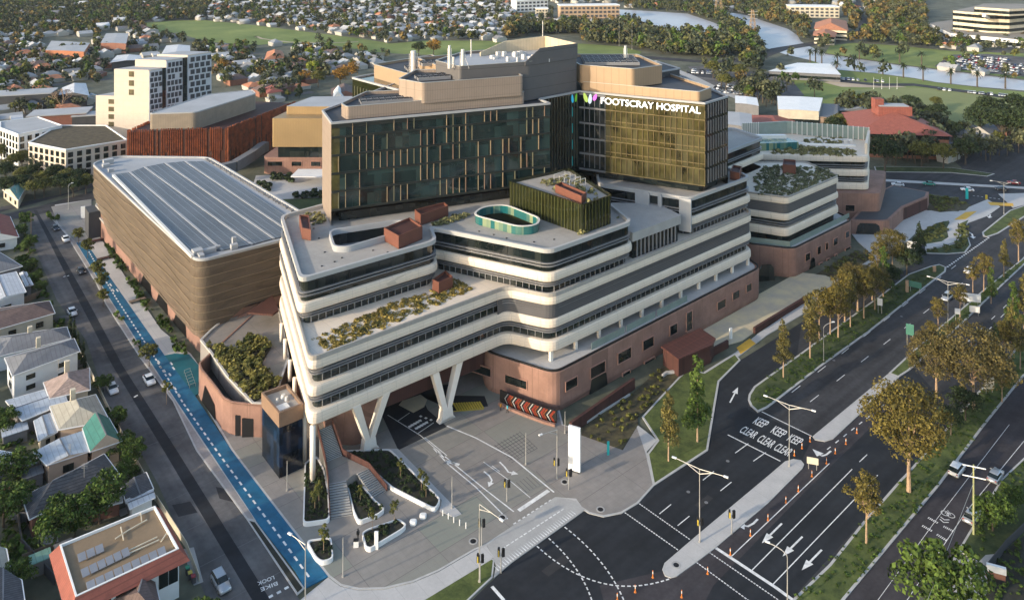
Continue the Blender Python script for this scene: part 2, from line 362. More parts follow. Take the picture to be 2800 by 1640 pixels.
# --- plaza and hospital forecourt (one raised paved field)
slab('plaza',[(542,1075),(633,1230),(700,1319),(897,1575),(930,1600),(980,1611),(1050,1609),(1130,1590),(1200,1560),(1300,1502),(1330,1490),(1405,1440),(1520,1362),(1572,1366),(1586,1386),(1610,1402),(1650,1412),(1700,1402),(1745,1375),(1790,1325),(1769,1235),(1744,1162),(1583,1173),(1540,1160),(1500,1000),(1250,980),(1000,1040),(760,860),(690,800),(600,860)],.12,M_plaza,M_kerb,.35)
slab('footpath',[(820,1640),(897,1577),(930,1602),(980,1613),(1050,1611),(1130,1592),(1200,1562),(1300,1504),(1330,1490),(1350,1522),(1153,1640),(1100,1700),(760,1700)],.126,M_concl)
slab('verge',[(1153,1640),(1345,1524),(1352,1530),(1347,1577),(1322,1600),(1280,1640),(1200,1720),(1050,1700)],.13,M_grass,M_kerb)
slab('kerb_ramp',[(1331,1490),(1344,1512),(1356,1545),(1350,1578),(1400,1536),(1586,1403),(1600,1392),(1572,1366),(1515,1358),(1405,1430)],.124,M_conc)
slab('footpath',[(1516,1352),(1530,1338),(1694,1230),(1744,1162),(1755,1170),(1797,1203),(1769,1233),(1572,1368)],.127,M_concl)
# crossing teeth, dashes
b=MB(); dash(b,(1404,1432),(1512,1362),9,.22,.134); dash(b,(1372,1500),(1545,1388),15,.22,.134,.7)
a=Vector(G(1362,1560,.134)); c=Vector(G(1578,1402,.134)); d=(c-a).normalized(); q=Vector((-d.y,d.x))
nT=34
for i in range(nT):
    s=a.lerp(c,i/nT); b.add([(s.x,s.y,.134),(s.x+d.x*.28,s.y+d.y*.28,.134),(s.x+q.x*1.3+d.x*.14,s.y+q.y*1.3+d.y*.14,.134)],[(0,1,2)])
pline(b,[(1418,1395),(1500,1340)],.75,.134)
pline(b,[(1185,1225),(1225,1268),(1300,1330),(1388,1418)],.22,.134)
pline(b,[(1190,1225),(1250,1275),(1330,1340),(1405,1398)],.22,.134)
pline(b,[(1222,1164),(1300,1196),(1400,1250),(1515,1345)],.28,.134)
pline(b,[(1000,1095),(1090,1145),(1155,1190),(1222,1245)],.18,.134)
pline(b,[(1322,1262),(1400,1318),(1450,1360)],.14,.134)
pline(b,[(1345,1272),(1366,1288)],.14,.134)
for y0 in (0,1): pline(b,[(1196+y0*22,1236+y0*24),(1216+y0*40,1248+y0*22)],.6,.134)
b.build('plaza_markings',M_white,kind='structure')
# ambulance bay asphalt
sheet('bay_asphalt',[(1040,1126),(1089,1230),(1222,1166),(1170,1120),(1150,1080),(1250,1085),(1325,1082),(1335,1110),(1245,1125),(1235,1050),(1100,1060)],.136,M_asphn)
b=MB(); pline(b,[(1060,1134),(1150,1190),(1190,1225)],.16,.142); pline(b,[(1088,1150),(1120,1128)],.14,.142); pline(b,[(1140,1186),(1186,1155)],.14,.142)
for i in range(5): pline(b,[(1119+i*7,1163-i*4),(1122+i*7,1168-i*4)],.6,.142); pline(b,[(1137+i*7,1168-i*4),(1140+i*7,1173-i*4)],.6,.142)
for i in range(3): pline(b,[(1148+i*14,1136+i*5),(1153+i*14,1139+i*5)],.5,.142)
b.build('bay_markings',M_white,kind='structure')
b=MB()
for i in range(11): pline(b,[(1240+i*7,1101-i*.4),(1252+i*7,1122-i*.6)],.42,.144)
pline(b,[(1240,1124),(1322,1118)],.35,.144); b.build('hatched_bay',M_yl,kind='structure')
sheet('island_paving',[(1090,1107),(1100,1095),(1150,1078),(1168,1092),(1160,1112),(1130,1128)],.15,M_forec)
b=MB()   # dark pavers grid and studs
for i in range(9):
    pline(b,[(1352+i*8.5,1215-i*4.5),(1402+i*8.5,1258-i*4.)],.10,.133)
for i in range(8): pline(b,[(1350+i*7,1222+i*6),(1420+i*7,1183+i*6)],.10,.133)
for i in range(7): pline(b,[(1412+i*9,1318-i*5),(1440+i*9,1345-i*5)],.08,.133)
b.build('paver_grid',M_dgrey,kind='structure')
# --- islands and verges of the avenue
slab('verge',[(2052,1108),(2072,1126),(2100,1113),(2253,995),(2378,906),(2486,820),(2586,742),(2588,730),(2568,722),(2544,727),(2483,749),(2411,804),(2269,906),(2178,973),(2100,1028),(2061,1056),(2047,1078),(2045,1092)],.13,M_grassd,M_kerb,.45)
slab('median',[(2430,1020),(2222,1192),(2228,1201),(2255,1206),(2278,1199),(2458,1031)],.13,M_concl,M_kerb,.3)
slab('median',[(2430,1019),(2458,1030),(2486,1012),(2600,914),(2683,834),(2800,724),(2900,620),(2900,590),(2794,708),(2697,785),(2555,906),(2480,973)],.13,M_grass,M_kerb,.4)
slab('median',[(1811,1555),(1818,1572),(1833,1578),(1850,1574),(1900,1538),(1955,1497),(2100,1374),(2194,1280),(2199,1268),(2190,1257),(2169,1254),(2147,1260),(2100,1300),(1914,1455),(1817,1538)],.13,M_concl,M_kerb,.35)
slab('verge',[(2172,1632),(2267,1541),(2358,1427),(2461,1310),(2480,1291),(2614,1139),(2755,978),(2800,925),(2900,810),(2900,905),(2800,1028),(2697,1156),(2572,1322),(2308,1640),(2200,1800),(2050,1780)],.13,M_grass,M_kerb,.4)
slab('verge',[(2620,1502),(2653,1447),(2736,1310),(2800,1250),(2900,1180),(2900,1500),(2700,1520),(2680,1540)],.13,M_grassd,M_kerb,.3)
slab('footpath',[(2675,1536),(2747,1427),(2800,1363),(2850,1320),(2850,1370),(2800,1425),(2710,1560)],.136,M_conc)
slab('driveway',[(2605,1522),(2675,1534),(2712,1562),(2690,1640),(2650,1700),(2560,1700)],.10,M_conc)
slab('garden_bed',[(2700,1600),(2700,1566),(2752,1500),(2830,1440),(2860,1700),(2700,1700)],.16,M_soil)
# hospital side gardens
slab('lawn',[(1755,1139),(1792,1098),(1855,1031),(1880,1010),(1925,1018),(2010,965),(2025,984),(1967,1042),(1955,1112),(1936,1230),(1786,1328),(1769,1240),(1797,1203)],.14,M_grass,M_kerb,.4)
slab('garden_bed',[(1583,1173),(1664,1117),(1722,1081),(1803,1009),(1830,1000),(1855,1031),(1792,1098),(1744,1140),(1744,1162),(1703,1230),(1589,1189)],.15,M_mulch)
slab('footpath',[(1925,1016),(2012,962),(2072,912),(2200,826),(2300,757),(2390,700),(2410,712),(2330,768),(2210,850),(2100,914),(2025,970),(1935,1030)],.13,M_concl,M_kerb,.2)
slab('forecourt',[(1914,898),(2050,818),(2183,744),(2255,752),(2300,772),(2217,800),(2030,930),(1945,955)],.14,M_forec)
sheet('tactile_paving',[(2050,925),(2067,939),(2025,968),(2014,950)],.155,M_yel)
sheet('tactile_paving',[(2240,800),(2290,772),(2300,790),(2235,825)],.155,M_yel)
# north-east court
slab('pavement',[(2330,640),(2412,641),(2405,700),(2386,740),(2365,733),(2390,700),(2345,660)],.13,M_concl)
slab('pavement',[(2405,641),(2430,628),(2470,598),(2530,575),(2620,578),(2700,545),(2735,565),(2700,590),(2640,612),(2580,604),(2500,640),(2480,660),(2430,700),(2400,700)],.135,M_concl)
slab('garden_bed',[(2510,540),(2560,533),(2620,545),(2655,560),(2640,575),(2570,580),(2530,572),(2545,555)],.17,M_mulch)
slab('garden_bed',[(2500,650),(2560,610),(2595,603),(2590,630),(2592,648),(2575,660),(2530,668)],.17,M_grassd)
slab('footpath',[(2600,602),(2618,606),(2623,640),(2610,662),(2575,672),(2530,680),(2528,668),(2575,660),(2594,648),(2588,625)],.172,M_concl)
slab('verge',[(2622,610),(2650,600),(2640,625),(2655,670),(2640,690),(2590,694),(2530,692),(2530,682),(2575,674),(2612,664),(2625,642)],.15,M_grassd,M_kerb,.4)
slab('median',[(2685,635),(2760,575),(2805,560),(2830,575),(2790,600),(2730,638),(2700,648),(2688,645)],.14,M_grass,M_kerb,.5)
slab('pavement',[(2730,530),(2800,528),(2870,530),(2870,560),(2800,560),(2770,568)],.14,M_concl)
slab('median',[(2405,489),(2800,511),(2900,516),(2900,520),(2800,516),(2405,495)],.14,M_concl)
slab('verge',[(2390,455),(2600,458),(2720,475),(2700,482),(2600,472),(2395,470)],.14,M_grassd,M_kerb,.4)
sheet('tactile_paving',[(2608,601),(2640,580),(2672,577),(2640,600)],.15,M_yel)
sheet('tactile_paving',[(2700,552),(2770,556),(2772,564),(2708,561)],.15,M_yel)
slab('garden_bed',[(2230,750),(2345,683),(2390,703),(2300,757)],.15,M_mulch)
# --- painted markings of the avenue
b=MB()
A=[((2105,1075),(2700,635))]
for p0,p1,n in (((2165,1072),(2640,705),9),((2215,1098),(2700,720),9)): dash(b,p0,p1,n,.16,.010,.32)
for p0,p1,n in (((2010,1238),(2046,1212),1),((2060,1260),(2094,1236),1),((1922,1312),(1952,1288),1),((1970,1341),(2000,1317),1),((1803,1404),(1835,1378),1),((1853,1436),(1885,1410),1)): dash(b,p0,p1,n,.17,.012,1.)
dash(b,(1748,1376),(1888,1475),22,.2,.012,.7); dash(b,(1708,1400),(1856,1504),22,.2,.012,.7)
dash(b,(1938,1508),(2130,1640),26,.2,.012,.7); dash(b,(1904,1536),(2060,1650),20,.2,.012,.7)
def curve(p,n=14):
    o=[]
    for i in range(n+1):
        t=i/n; o.append(tuple((1-t)**2*p[0][k]+2*t*(1-t)*p[1][k]+t*t*p[2][k] for k in (0,1)))
    return o
pline(b,curve([(1544,1440),(1660,1528),(1708,1645)]),.22,.012,17,.6)
pline(b,curve([(1500,1470),(1590,1550),(1620,1645)]),.22,.012,15,.6)
pline(b,curve([(1468,1492),(1640,1650),(1835,1580)]),.22,.012,26,.6)
pline(b,[(1950,1492),(2120,1604),(2190,1655)],.55,.013)
for p0,p1 in (((2000,1520),(2268,1266)),((2054,1560),(2330,1282)),((2110,1600),(2400,1298)),((2350,1262),(2371,1242))): pline(b,[p0,p1],.16,.012)
pline(b,[(1990,1188),(2134,1260)],.26,.013); pline(b,[(2083,1125),(2220,1192)],.22,.013)
dash(b,(2262,1228),(2500,1040),12,.2,.012,.4)
pline(b,[(2360,1440),(2700,1025)],.1,.012) if False else None
for p0,p1 in (((2600,830),(2790,1000)),): pass
dash(b,(2640,940),(2830,760),6,.16,.012,.3); dash(b,(2700,905),(2860,740),5,.16,.012,.3)
dash(b,(2590,730),(2706,648),22,.5,.012,.5)
dash(b,(2660,535),(2740,545),7,.3,.012,.5)
pline(b,[(1345,1602),(1378,1640)],.5,.012)
# service lane edge lines
pline(b,[(2480,1640),(2640,1400),(2800,1205)],.1,.012); pline(b,[(2400,1640),(2560,1420),(2760,1160)],.08,.012)
b.build('lane_markings',M_white,kind='structure')
def arrow(b,tail,head,w,z,hl=.4,mirror=None):
    a=Vector(G(*tail,z)); c=Vector(G(*head,z)); d=(c-a); L=d.length; d.normalize(); q=Vector((-d.y,d.x)); k=c-d*L*hl
    b.strip([a,k],w,z); b.add([(k.x+q.x*w*2,k.y+q.y*w*2,z),(k.x-q.x*w*2,k.y-q.y*w*2,z),(c.x,c.y,z)],[(0,1,2)])
b=MB()
arrow(b,(1996,1100),(2018,1058),.3,.013)
arrow(b,(2138,1430),(2083,1484),.3,.013); arrow(b,(2194,1466),(2140,1520),.3,.013); arrow(b,(2247,1502),(2192,1558),.3,.013)
def turn(b,pts,w,z,hw=.9,hl=1.9):
    P=[Vector(G(x,y,z)) for x,y in pts]; b.strip(P,w,z); d=(P[-1]-P[-2]).normalized(); q=Vector((-d.y,d.x)); c=P[-1]
    b.add([(c.x+q.x*hw,c.y+q.y*hw,z),(c.x-q.x*hw,c.y-q.y*hw,z),(c.x+d.x*hl,c.y+d.y*hl,z)],[(0,1,2)])
turn(b,[(2072,1418),(2060,1430),(2045,1438),(2036,1436)],.35,.013); turn(b,[(2272,1232),(2260,1242),(2247,1246),(2243,1243)],.35,.013)
turn(b,[(2648,634),(2658,640),(2660,647)],.5,.014); turn(b,[(2700,585),(2708,587),(2706,592)],.5,.014); turn(b,[(2780,612),(2792,608),(2799,612)],.5,.014)
turn(b,[(1323,1288),(1338,1300),(1345,1312),(1342,1318)],.3,.134,.6,1.2); turn(b,[(1366,1262),(1380,1276),(1390,1290),(1400,1292)],.3,.134,.6,1.2)
b.build('lane_arrows',M_white,kind='structure')
# bicycle symbol on service road and rumble marks
b=MB()
for (cx,cy) in ((2584,1402),(2600,1408)):
    c=G(cx,cy,.014)
    for i in range(10):
        t=2*math.pi*i/10; t2=2*math.pi*(i+1)/10; b.strip([(c[0]+.6*math.cos(t),c[1]+.6*math.sin(t)),(c[0]+.6*math.cos(t2),c[1]+.6*math.sin(t2))],.14,.014)
pline(b,[(2584,1402),(2592,1394),(2600,1408)],.12,.014); pline(b,[(2572,1412),(2582,1420),(2596,1420)],.2,.014); pline(b,[(2570,1418),(2580,1427),(2594,1427)],.2,.014)
for p0,p1 in (((2538,1414),(2566,1430)),((2522,1436),(2550,1452)),((2580,1438),(2608,1452)),((2562,1460),(2590,1478))):
    dash(b,p0,p1,6,.5,.014,.55)
b.build('cycle_marking',M_white,kind='structure')
def paint_text(name,body,BL,BR,TL,z,m):
    uv,fs=text_mesh(body); o=Vector(G(*BL,z)); u=Vector(G(*BR,z))-o; v=Vector(G(*TL,z))-o
    b=MB(); b.add([(o.x+u.x*a+v.x*c,o.y+u.y*a+v.y*c,z) for a,c in uv],fs); return b.build(name,m,kind='structure')
for w,q in (('KEEP',((2057,1156),(2088,1170),(2074.6,1139.6))),('KEEP',((2105.6,1181),(2138.6,1197.5),(2122,1163.3))),('KEEP',((2150,1202.6),(2183,1218),(2166.5,1186))),
            ('CLEAR',((2019.4,1180),(2060,1199),(2036.4,1163.9))),('CLEAR',((2066.9,1204.6),(2107,1225),(2085,1187.6))),('CLEAR',((2112.8,1228.4),(2154,1247),(2130.4,1210.8)))):
    paint_text('road_lettering',w,*q,.014,M_white)
paint_text('road_lettering','LOOK',(743,1579),(711,1598),(739,1571.5),.014,M_white) if False else None
# lettering read by traffic coming down the side street
paint_text('road_lettering','LOOK',(744,1580),(713,1592),(747,1588),.012,M_white) if False else None
def text_dir(body,c,z,d,hgt,wid,m):
    """centred ground lettering, reading direction d (world angle)"""
    uv,fs=text_mesh(body); x,y=G(*c,z); ca,sa=math.cos(d),math.sin(d); b=MB()
    b.add([(x+(a-.5)*wid*ca-(k-.5)*hgt*sa,y+(a-.5)*wid*sa+(k-.5)*hgt*ca,z) for a,k in uv],fs); b.build('road_lettering',m,kind='structure')
th=heading((744,1580),(713,1592))
text_dir('LOOK',(727,1586),.012,th,.75,2.5,M_white); text_dir('BIKE',(736,1602),.012,th,.75,2.5,M_white)
b=MB()
for q in ((735,1632),(757,1621),(778,1609)): pline(b,[q,(q[0]+11,q[1]-6)],.45,.012)
for q in ((173,757),(183,755),(366,1085),(371,1082)): pline(b,[q,(q[0]+6,q[1]-2)],.4,.012)
b.build('street_markings',M_white,kind='structure')
# --- far setting: parks, river, roads
Zf=.02
def far(name,px,m,z=Zf): return sheet(name,px,z,m)
P_park=[(372,65),(480,57),(560,56),(700,70),(840,88),(970,104),(1070,120),(1158,112),(1320,112),(1420,118),(1590,120),(1700,128),(1755,142),(1740,160),(1700,175),(1585,170),(1400,180),(1158,150),(1130,150),(1010,142),(900,122),(820,116),(700,124),(560,114),(500,95),(400,85)]
far('park_lawn',P_park,M_park)
P_park2=[(1840,195),(2150,215),(2210,170),(2250,160),(2290,192),(2390,201),(2500,215),(2560,226),(2690,241),(2800,252),(2900,262),(2900,330),(2800,330),(2640,320),(2600,345),(2500,330),(2300,300),(2150,270),(2050,220)]
far('park_lawn',P_park2,M_park)
P_bank=[(2256,146),(2270,125),(2330,118),(2450,125),(2600,140),(2900,150),(2900,230),(2800,218),(2600,194),(2450,176),(2330,158)]
far('park_lawn',P_bank,M_park)
P_oval=[(2290,268),(2296,258),(2330,247),(2400,241),(2500,240),(2600,247),(2700,260),(2800,275),(2900,290),(2900,345),(2780,330),(2700,350),(2620,352),(2560,320),(2440,290),(2350,278)]
far('sports_oval',P_oval,M_oval,.05)
far('dirt_track',[(2250,225),(2300,223),(2420,230),(2480,239),(2400,240),(2300,238)],M_dirt,.05)
P_riv1=[(1686,26),(1790,32),(1880,38),(1950,62),(2006,86),(1985,91),(1850,93),(1800,86),(1745,66),(1700,46)]
P_riv2=[(1972,31),(2040,42),(2100,62),(2155,80),(2180,97),(2190,114),(2215,128),(2258,147),(2330,159),(2450,177),(2600,195),(2800,219),(2950,236),(2950,265),(2800,248),(2690,239),(2560,225),(2500,214),(2390,200),(2290,191),(2215,165),(2150,150),(2095,132),(2075,100),(2040,75),(1990,55)]
far('river',P_riv1,M_water,.06); far('river',P_riv2,M_water,.06)
def froad(pts,w,m,z=.1,name='road'): b=MB(); b.strip([G(x,y,z) for x,y in pts],w,z); return b.build(name,m,kind='structure')
froad([(1560,150),(1780,158),(1960,172),(2060,160),(2130,135),(2210,122),(2340,100),(2368,82),(2362,60),(2345,45),(2338,0)],13,M_asph)
froad([(1840,190),(1890,210),(1960,245),(2040,275)],7,M_conc,.12,'path'); froad([(1880,200),(2000,215),(2120,205),(2170,210)],16,M_asph,.11)
froad([(2170,210),(2240,212),(2300,222),(2400,232),(2500,232),(2620,248),(2800,272)],9,M_asph,.11)
froad([(1900,33),(1960,48),(2010,66),(2050,95)],3.5,M_dirt,.1,'path')
froad([(702,103),(700,100),(715,106),(790,116),(900,118),(980,115)],3,M_dirt,.07,'path'); froad([(2150,60),(2160,30),(2150,0)],8,M_asph,.09)
P_cp=[(2555,182),(2600,150),(2700,148),(2900,165),(2900,215),(2800,210),(2700,200)]
far('parking_lot',P_cp,M_asphold,.07)
P_cp2=[(1880,182),(1960,180),(2100,205),(2160,215),(2200,262),(2120,275),(2000,262),(1930,240)]
far('parking_lot',P_cp2,M_asphold,.07)
b=MB(); b.strip([G(2256,147,.5),G(2330,158,.5),G(2450,176,.5),G(2600,194,.5),G(2800,218,.5),G(2950,235,.5)],2.5,.5); b.build('river_bank',M_barkd,kind='structure')
sheet('lawn',[(770,545),(883,540),(900,565),(815,578)],.05,M_grassd)
sheet('courtyard_paving',[(700,480),(880,475),(900,560),(770,545),(690,510)],.03,M_concl)
# ================= hospital =================
hosp=thing('hospital_building','sprawling hospital with dark glass tower and stacked white banded wings over terracotta base','hospital',(10,185,0))
def part(b,name,m,smooth=False,parent=None): return b.build(name,m,parent or hosp,smooth)
V0=(-55.5,187.);V1=(-36.4,140.9);V2=(-1.2,169.8);V3=(8.3,165.6);V4=(65.8,214.4)
S=[V0,V1,V2,V3,V4,(62.5,224.5),(40,243),(-20,240),(-50,215)]
LM=[(-55.5,187.),(-41.4,152.3),(-16,172),(-17.8,178.9),(8.,166.1),(28.5,183.1),(24.7,195.5),(20,209.),(-20,206),(-46,196)]
RR=[(22.7,209.8),(45.2,198.4),(66.2,216.3),(62.8,224.),(52,240),(24,240)]
Q=[(54,227),(66.7,241),(82.6,256.7),(76,270),(50,262)]
R2=[(66,233),(79.4,226.8),(103,247.),(98,262),(72,262)]
R3=[(84,270.5),(121.4,267.7),(131,288),(104,298),(82,296)]
Pm=[(-27,157.5),(-6,170.5),(8.8,162.),(67.6,213.),(63,228),(20,240),(-45,215),(-45,190)]
P2=[(68,229),(80.6,225.),(107.5,247.7),(103,262),(70,262)]
P3=[(86,267),(124,265),(138,290),(92,300)]
def band(poly,z0,z1,r=2.2,out=0.):
    b=MB(); h=z1-z0
    b.loft(poly,[(z0,out-.6),(z0+.03*h,out-.18),(z0+.14*h,out-.02),(z0+.5*h,out),(z1-.14*h,out-.12),(z1-.03*h,out-.3),(z1,out-.65)],r,0); return part(b,'white_band',M_cream)
def fins(poly,zs,r=2.2,off=-.35,t=.14,m=None):
    b=MB()
    for z in zs: b.loft(poly,[(z,off),(z+t,off)],r,0)
    return part(b,'sunshade_fin',m or M_fin)
def glass(poly,z0,z1,off=-1.1,r=2.,m=None,name='glass_storey',top=False):
    b=MB(); b.loft(poly,[(z0,off),(z1,off)],r,0,top=top,bot=False); return part(b,name,m or M_glassd)
def mulls(poly,edges,z0,z1,sp,off,w=.12,d=.25,m=None,name='mullions',skip=0.,mb=None):
    b=mb or MB(); P=offset(ccw(poly),off); n=len(P)
    C=ccw(poly)
    for e in edges:
        # edges given as pair of original vertices
        a=C.index(min(C,key=lambda p:(p[0]-e[0][0])**2+(p[1]-e[0][1])**2)); c=C.index(min(C,key=lambda p:(p[0]-e[1][0])**2+(p[1]-e[1][1])**2))
        a,c=Vector(P[a]),Vector(P[c]); L=(c-a).length; k=int(L/sp); an=math.atan2((c-a).y,(c-a).x)
        for i in range(1,k):
            if skip and rnd.random()<skip: continue
            p=a.lerp(c,i/k); b.box((p.x,p.y,z0),(w,d,z1-z0),an)
    if mb is None: return part(b,name,m or M_fin)
def E(*v): return [(v[i],v[i+1]) for i in range(len(v)-1)]
# lower slab storeys
band(S,10.5,12.8); glass(S,12.8,15.6); fins(S,(14.45,14.95)); band(S,15.5,17.5)
glass(S,17.5,20.5); fins(S,(19.3,19.8)); band(S,20.4,22.3)
mulls(S,E(V0,V1,V2,V3,V4),12.9,15.4,1.7,-1.05,.1,.15); mulls(S,E(V0,V1,V2),17.6,20.3,1.7,-1.05,.1,.15)
# grey louvred screen on the long frontage
gs=[(-3.9,167.6),V2,V3,V4,(62.5,224.5),(40,238)]
b=MB(); b.loft(gs,[(17.3,-.35),(20.6,-.35)],2.0,0,top=False,bot=False); part(b,'louvre_screen',M_grey)
# soffit + decks at terrace level
b=MB(); b.loft(S,[(22.0,-.6),(22.05,-.6)],2,0); part(b,'terrace_deck',M_deck)
b=MB(); b.ring(S,-.05,-.4,22.2,23.0,2.2); part(b,'parapet',M_deck)
# upper storeys
for k,(P,ed) in enumerate(((LM,E(LM[0],LM[1],LM[2],LM[3],LM[4],LM[5])),(RR,E(RR[0],RR[1],RR[2],RR[3])))):
    glass(P,22.3,25.2,-1.3); mulls(P,ed,22.4,25.,1.5,-1.2,.14,.2); fins(P,(23.9,24.4),off=-.5)
    band(P,25.,27.); glass(P,27.,31.7,-.75); fins(P,(28.1,28.75),off=-.3,t=.16)
    mulls(P,ed,28.9,31.6,3.1,-.72,.05,.08,M_black)
    b=MB(); b.ring(P,-.3,-.95,31.1,32.,2.2); part(b,'parapet',mat('parapet_cap',(.40,.40,.39),.7,var=.05))
# roof deck with two wells: strips round the openings
def deck_hole(outer,hole,z,zf,r,rim_m,rim_h,pit_m,rim_t=.5,ro=2.,name='roof_deck'):
    pass
ho1=ccw([G(x,y,32.5) for x,y in ((903,629),(1097,600),(1131,619),(950,672),(917,671))])
ho2=ccw([G(x,y,33.2) for x,y in ((1293,587),(1320,566),(1380,559),(1476,597),(1466,615),(1420,619))])
def rnd_far(p): return p
o_=rounded(offset(ccw(LM),-.9),2.,5)
me_b=bmesh_b=None
import bmesh
from mathutils.geometry import tessellate_polygon
def holed(outer,holes,z,name,m):
    loops=[[Vector((p[0],p[1],0)) for p in outer]]+[[Vector((p[0],p[1],0)) for p in h] for h in holes]
    tri=tessellate_polygon(loops); V=[(p.x,p.y,z) for l in loops for p in l]
    F_=[]
    for t in tri:
        a,b_,c=[Vector(V[i][:2]) for i in t]; cr=(b_-a).cross(c-a)
        F_.append(t if cr>0 else (t[0],t[2],t[1]))
    b=MB(); b.add(V,F_); return part(b,name,m)
h1=rounded(ho1,2.2,5); h2=rounded(ho2,3.,5)
holed(o_,[h1,h2],31.2,'roof_deck',M_deck)
for hh,rm,hgt,nm,zf in ((ho1,M_decki,1.3,'lightwell_curb',27.03),(ho2,M_tealg,2.0,'teal_screen',27.03)):
    b=MB(); b.ring(hh,.45 if hgt<1.5 else .15,0.02,31.,31.2+hgt,2.2 if hgt<1.5 else 3.); part(b,nm,rm)
    b=MB(); b.loft(hh,[(zf,-.02),(31.3,-.02)],2.2 if hgt<1.5 else 3.,0,top=False,bot=True)
    o=part(b,'lightwell_lining',M_glassd if hgt<1.5 else M_glassgr); 
b=MB(); b.ring(ho2,.35,-.1,33.15,33.3,3.); part(b,'handrail',M_whts)
pp=offset(ccw(RR),-.9); b=MB(); b.loft(RR,[(31.1,-.9),(31.2,-.9)],2.,0); part(b,'roof_deck',M_deck)
b=MB()
for x,y in ((858,625),(872,652),(888,690),(935,705),(990,716),(880,728),(1060,690),(1310,633),(1350,642),(1385,652),(1460,662),(1515,655),(915,716),(1020,685)):
    x_,y_=G(x,y,31.2); b.tube((x_,y_,31.2),(x_,y_,31.32),.22,n=8)
part(b,'roof_drains',M_black)
# notch block
Nb=[(28.3,184.4),(42.2,195.9),(38,204),(26,205),(22,196)]
b=MB(); b.loft(Nb,[(26.6,0),(28.7,0)],.4); part(b,'roof_block',M_conc); glass(Nb,22.3,26.7,-.6,.4); mulls(Nb,E(Nb[0],Nb[1]),22.4,26.6,1.35,-.5,.3,.35,M_fin)
# R left face grey bays
b=MB()
for t0,t1 in ((.42,.57),(.66,.70),(.88,1.0)):
    a=Vector(RR[0]).lerp(Vector(RR[1]),t0); c=Vector(RR[0]).lerp(Vector(RR[1]),t1); d=(c-a).normalized(); q=Vector((d.y,-d.x))
    m_=(a+c)/2+q*-.15; b.box((m_.x,m_.y,23.5),((c-a).length,.8,8.3),math.atan2(d.y,d.x))
part(b,'wall_bay',M_decki)
# terrace storey under the slab on podium
glass([V0,(-27,158),(-2,172.),V3,V4,(60,224),(30,236),(-40,210)],8.3,10.6,-4.,1.)
mulls(S,E(V2,V3,V4),8.4,10.5,1.6,-4.9,.2,.3,M_fin)
a,c=Vector(V3),Vector(V4)
for i in range(11):
    p=a.lerp(c,.012+i*.0975); d=(c-a).normalized(); q=Vector((d.y,-d.x)); p=p-q*1.1
    b=MB(); b.box((p.x,p.y,8.3),(.75,.6,2.5),math.atan2(d.y,d.x)); part(b,'column',M_column)
# podium in terracotta
def podium(P,z1,r=2.5):
    b=MB(); b.loft(P,[(.0,-.25),(1.2,0),(z1-.2,0),(z1,-.15)],r); part(b,'podium_wall',M_brick)
    b=MB(); b.loft(P,[(z1,-.9),(z1+.06,-.9)],r); part(b,'podium_deck',M_concl)
    b=MB(); b.ring(P,-.12,-.4,z1,z1+.35,r); part(b,'planter_edge',M_black)
Pmain=[(-6,170.5),(8.8,162.),(67.6,213.),(63,228),(20,240),(-12,215)]
podium(Pmain,8.3); podium(P2,8.3); 
b=MB(); b.loft(P3,[(0,0),(10.8,0)],2.); part(b,'podium_wall',M_brick)
# transfer beam and pier below the slab
b=MB(); b.prism([(-31,152.5),(-6,171.5),(-7,174),(-33,155)],4.6,10.4); part(b,'transfer_beam',M_cortd)
b=MB(); b.loft([(-36,152),(-30,151.5),(-25.5,154.8),(-28,160),(-40,162)],[(0,-.6),(6,0),(10.5,.3)],1.5); part(b,'pier_wall',M_brick)
b=MB(); b.prism([(-40,165),(-12,190),(-30,210),(-50,200)],0,10.4); part(b,'core_wall',M_cortd)
# windows in the podium : (list of pixel centre, width px, height) placed on wall plane
def wall_windows(a,c,wins,parent_name='window',out=.04,m=None):
    """wins = (t along a->c, z centre, width, height)"""
    a=Vector(a); c=Vector(c); d=(c-a); L=d.length; d.normalize(); q=Vector((d.y,-d.x)); an=math.atan2(d.y,d.x)
    for t,z,w,h in wins:
        p=a+d*(t*L)+q*out
        f=MB()
        for sx,sw,z0,hh in ((-w/2-.06,.16,z-h/2,h),(w/2+.06,.16,z-h/2,h)):
            f.box((p.x+d.x*sx,p.y+d.y*sx,z0),(sw,.32,hh),an)
        f.box((p.x,p.y,z-h/2-.16),(w+.3,.34,.16),an); f.box((p.x,p.y,z+h/2),(w+.3,.34,.16),an)
        fr=part(f,parent_name,mat('window_reveal',(.36,.20,.15),.8))
        g=MB(); g.box((p.x,p.y,z-h/2),(w,.14,h),an); g.build('pane',m or M_glassd,fr)
        for i in range(1,max(2,int(w/1.1))): 
            pass
PA,PB,PC=(8.8,162.),(67.6,213.),(-6,170.5)
def tp(px,py,a,c,z):  # parameter along a->c for a photo point
    # intersect viewing ray (x=k*y) with wall line
    k=(px-CX)/F; a=Vector(a); c=Vector(c); d=c-a
    t=(k*a.y-a.x)/(d.x-k*d.y); y=a.y+t*d.y; zz=H-(py-HY)*y/F; return t,zz
wins=[]
for px,py,w,h in ((1562,1048,3.4,1.9),(1634,1010,4.6,2.3),(1707,971,4.4,2.3),(1772,938,3.8,2.2),(1841,900,2.8,2.2),(1884,877,2.2,4.4),(1972,832,3.6,2.0),(2012,806,3.,1.9),(2047,786,2.4,1.9),(1712,1025,2.4,1.5),(1776,992,3.6,1.6)):
    t,z=tp(px,py,PA,PB,0); wins.append((t,z,w,h))
wall_windows(PA,PB,wins)
wins=[]
for px,py,w,h in ((1318,1011,4.6,1.7),(1411,1043,5.2,1.7)):
    t,z=tp(px,py,PC,PA,0); wins.append((t,z,w,h))
wall_windows(PC,PA,wins)
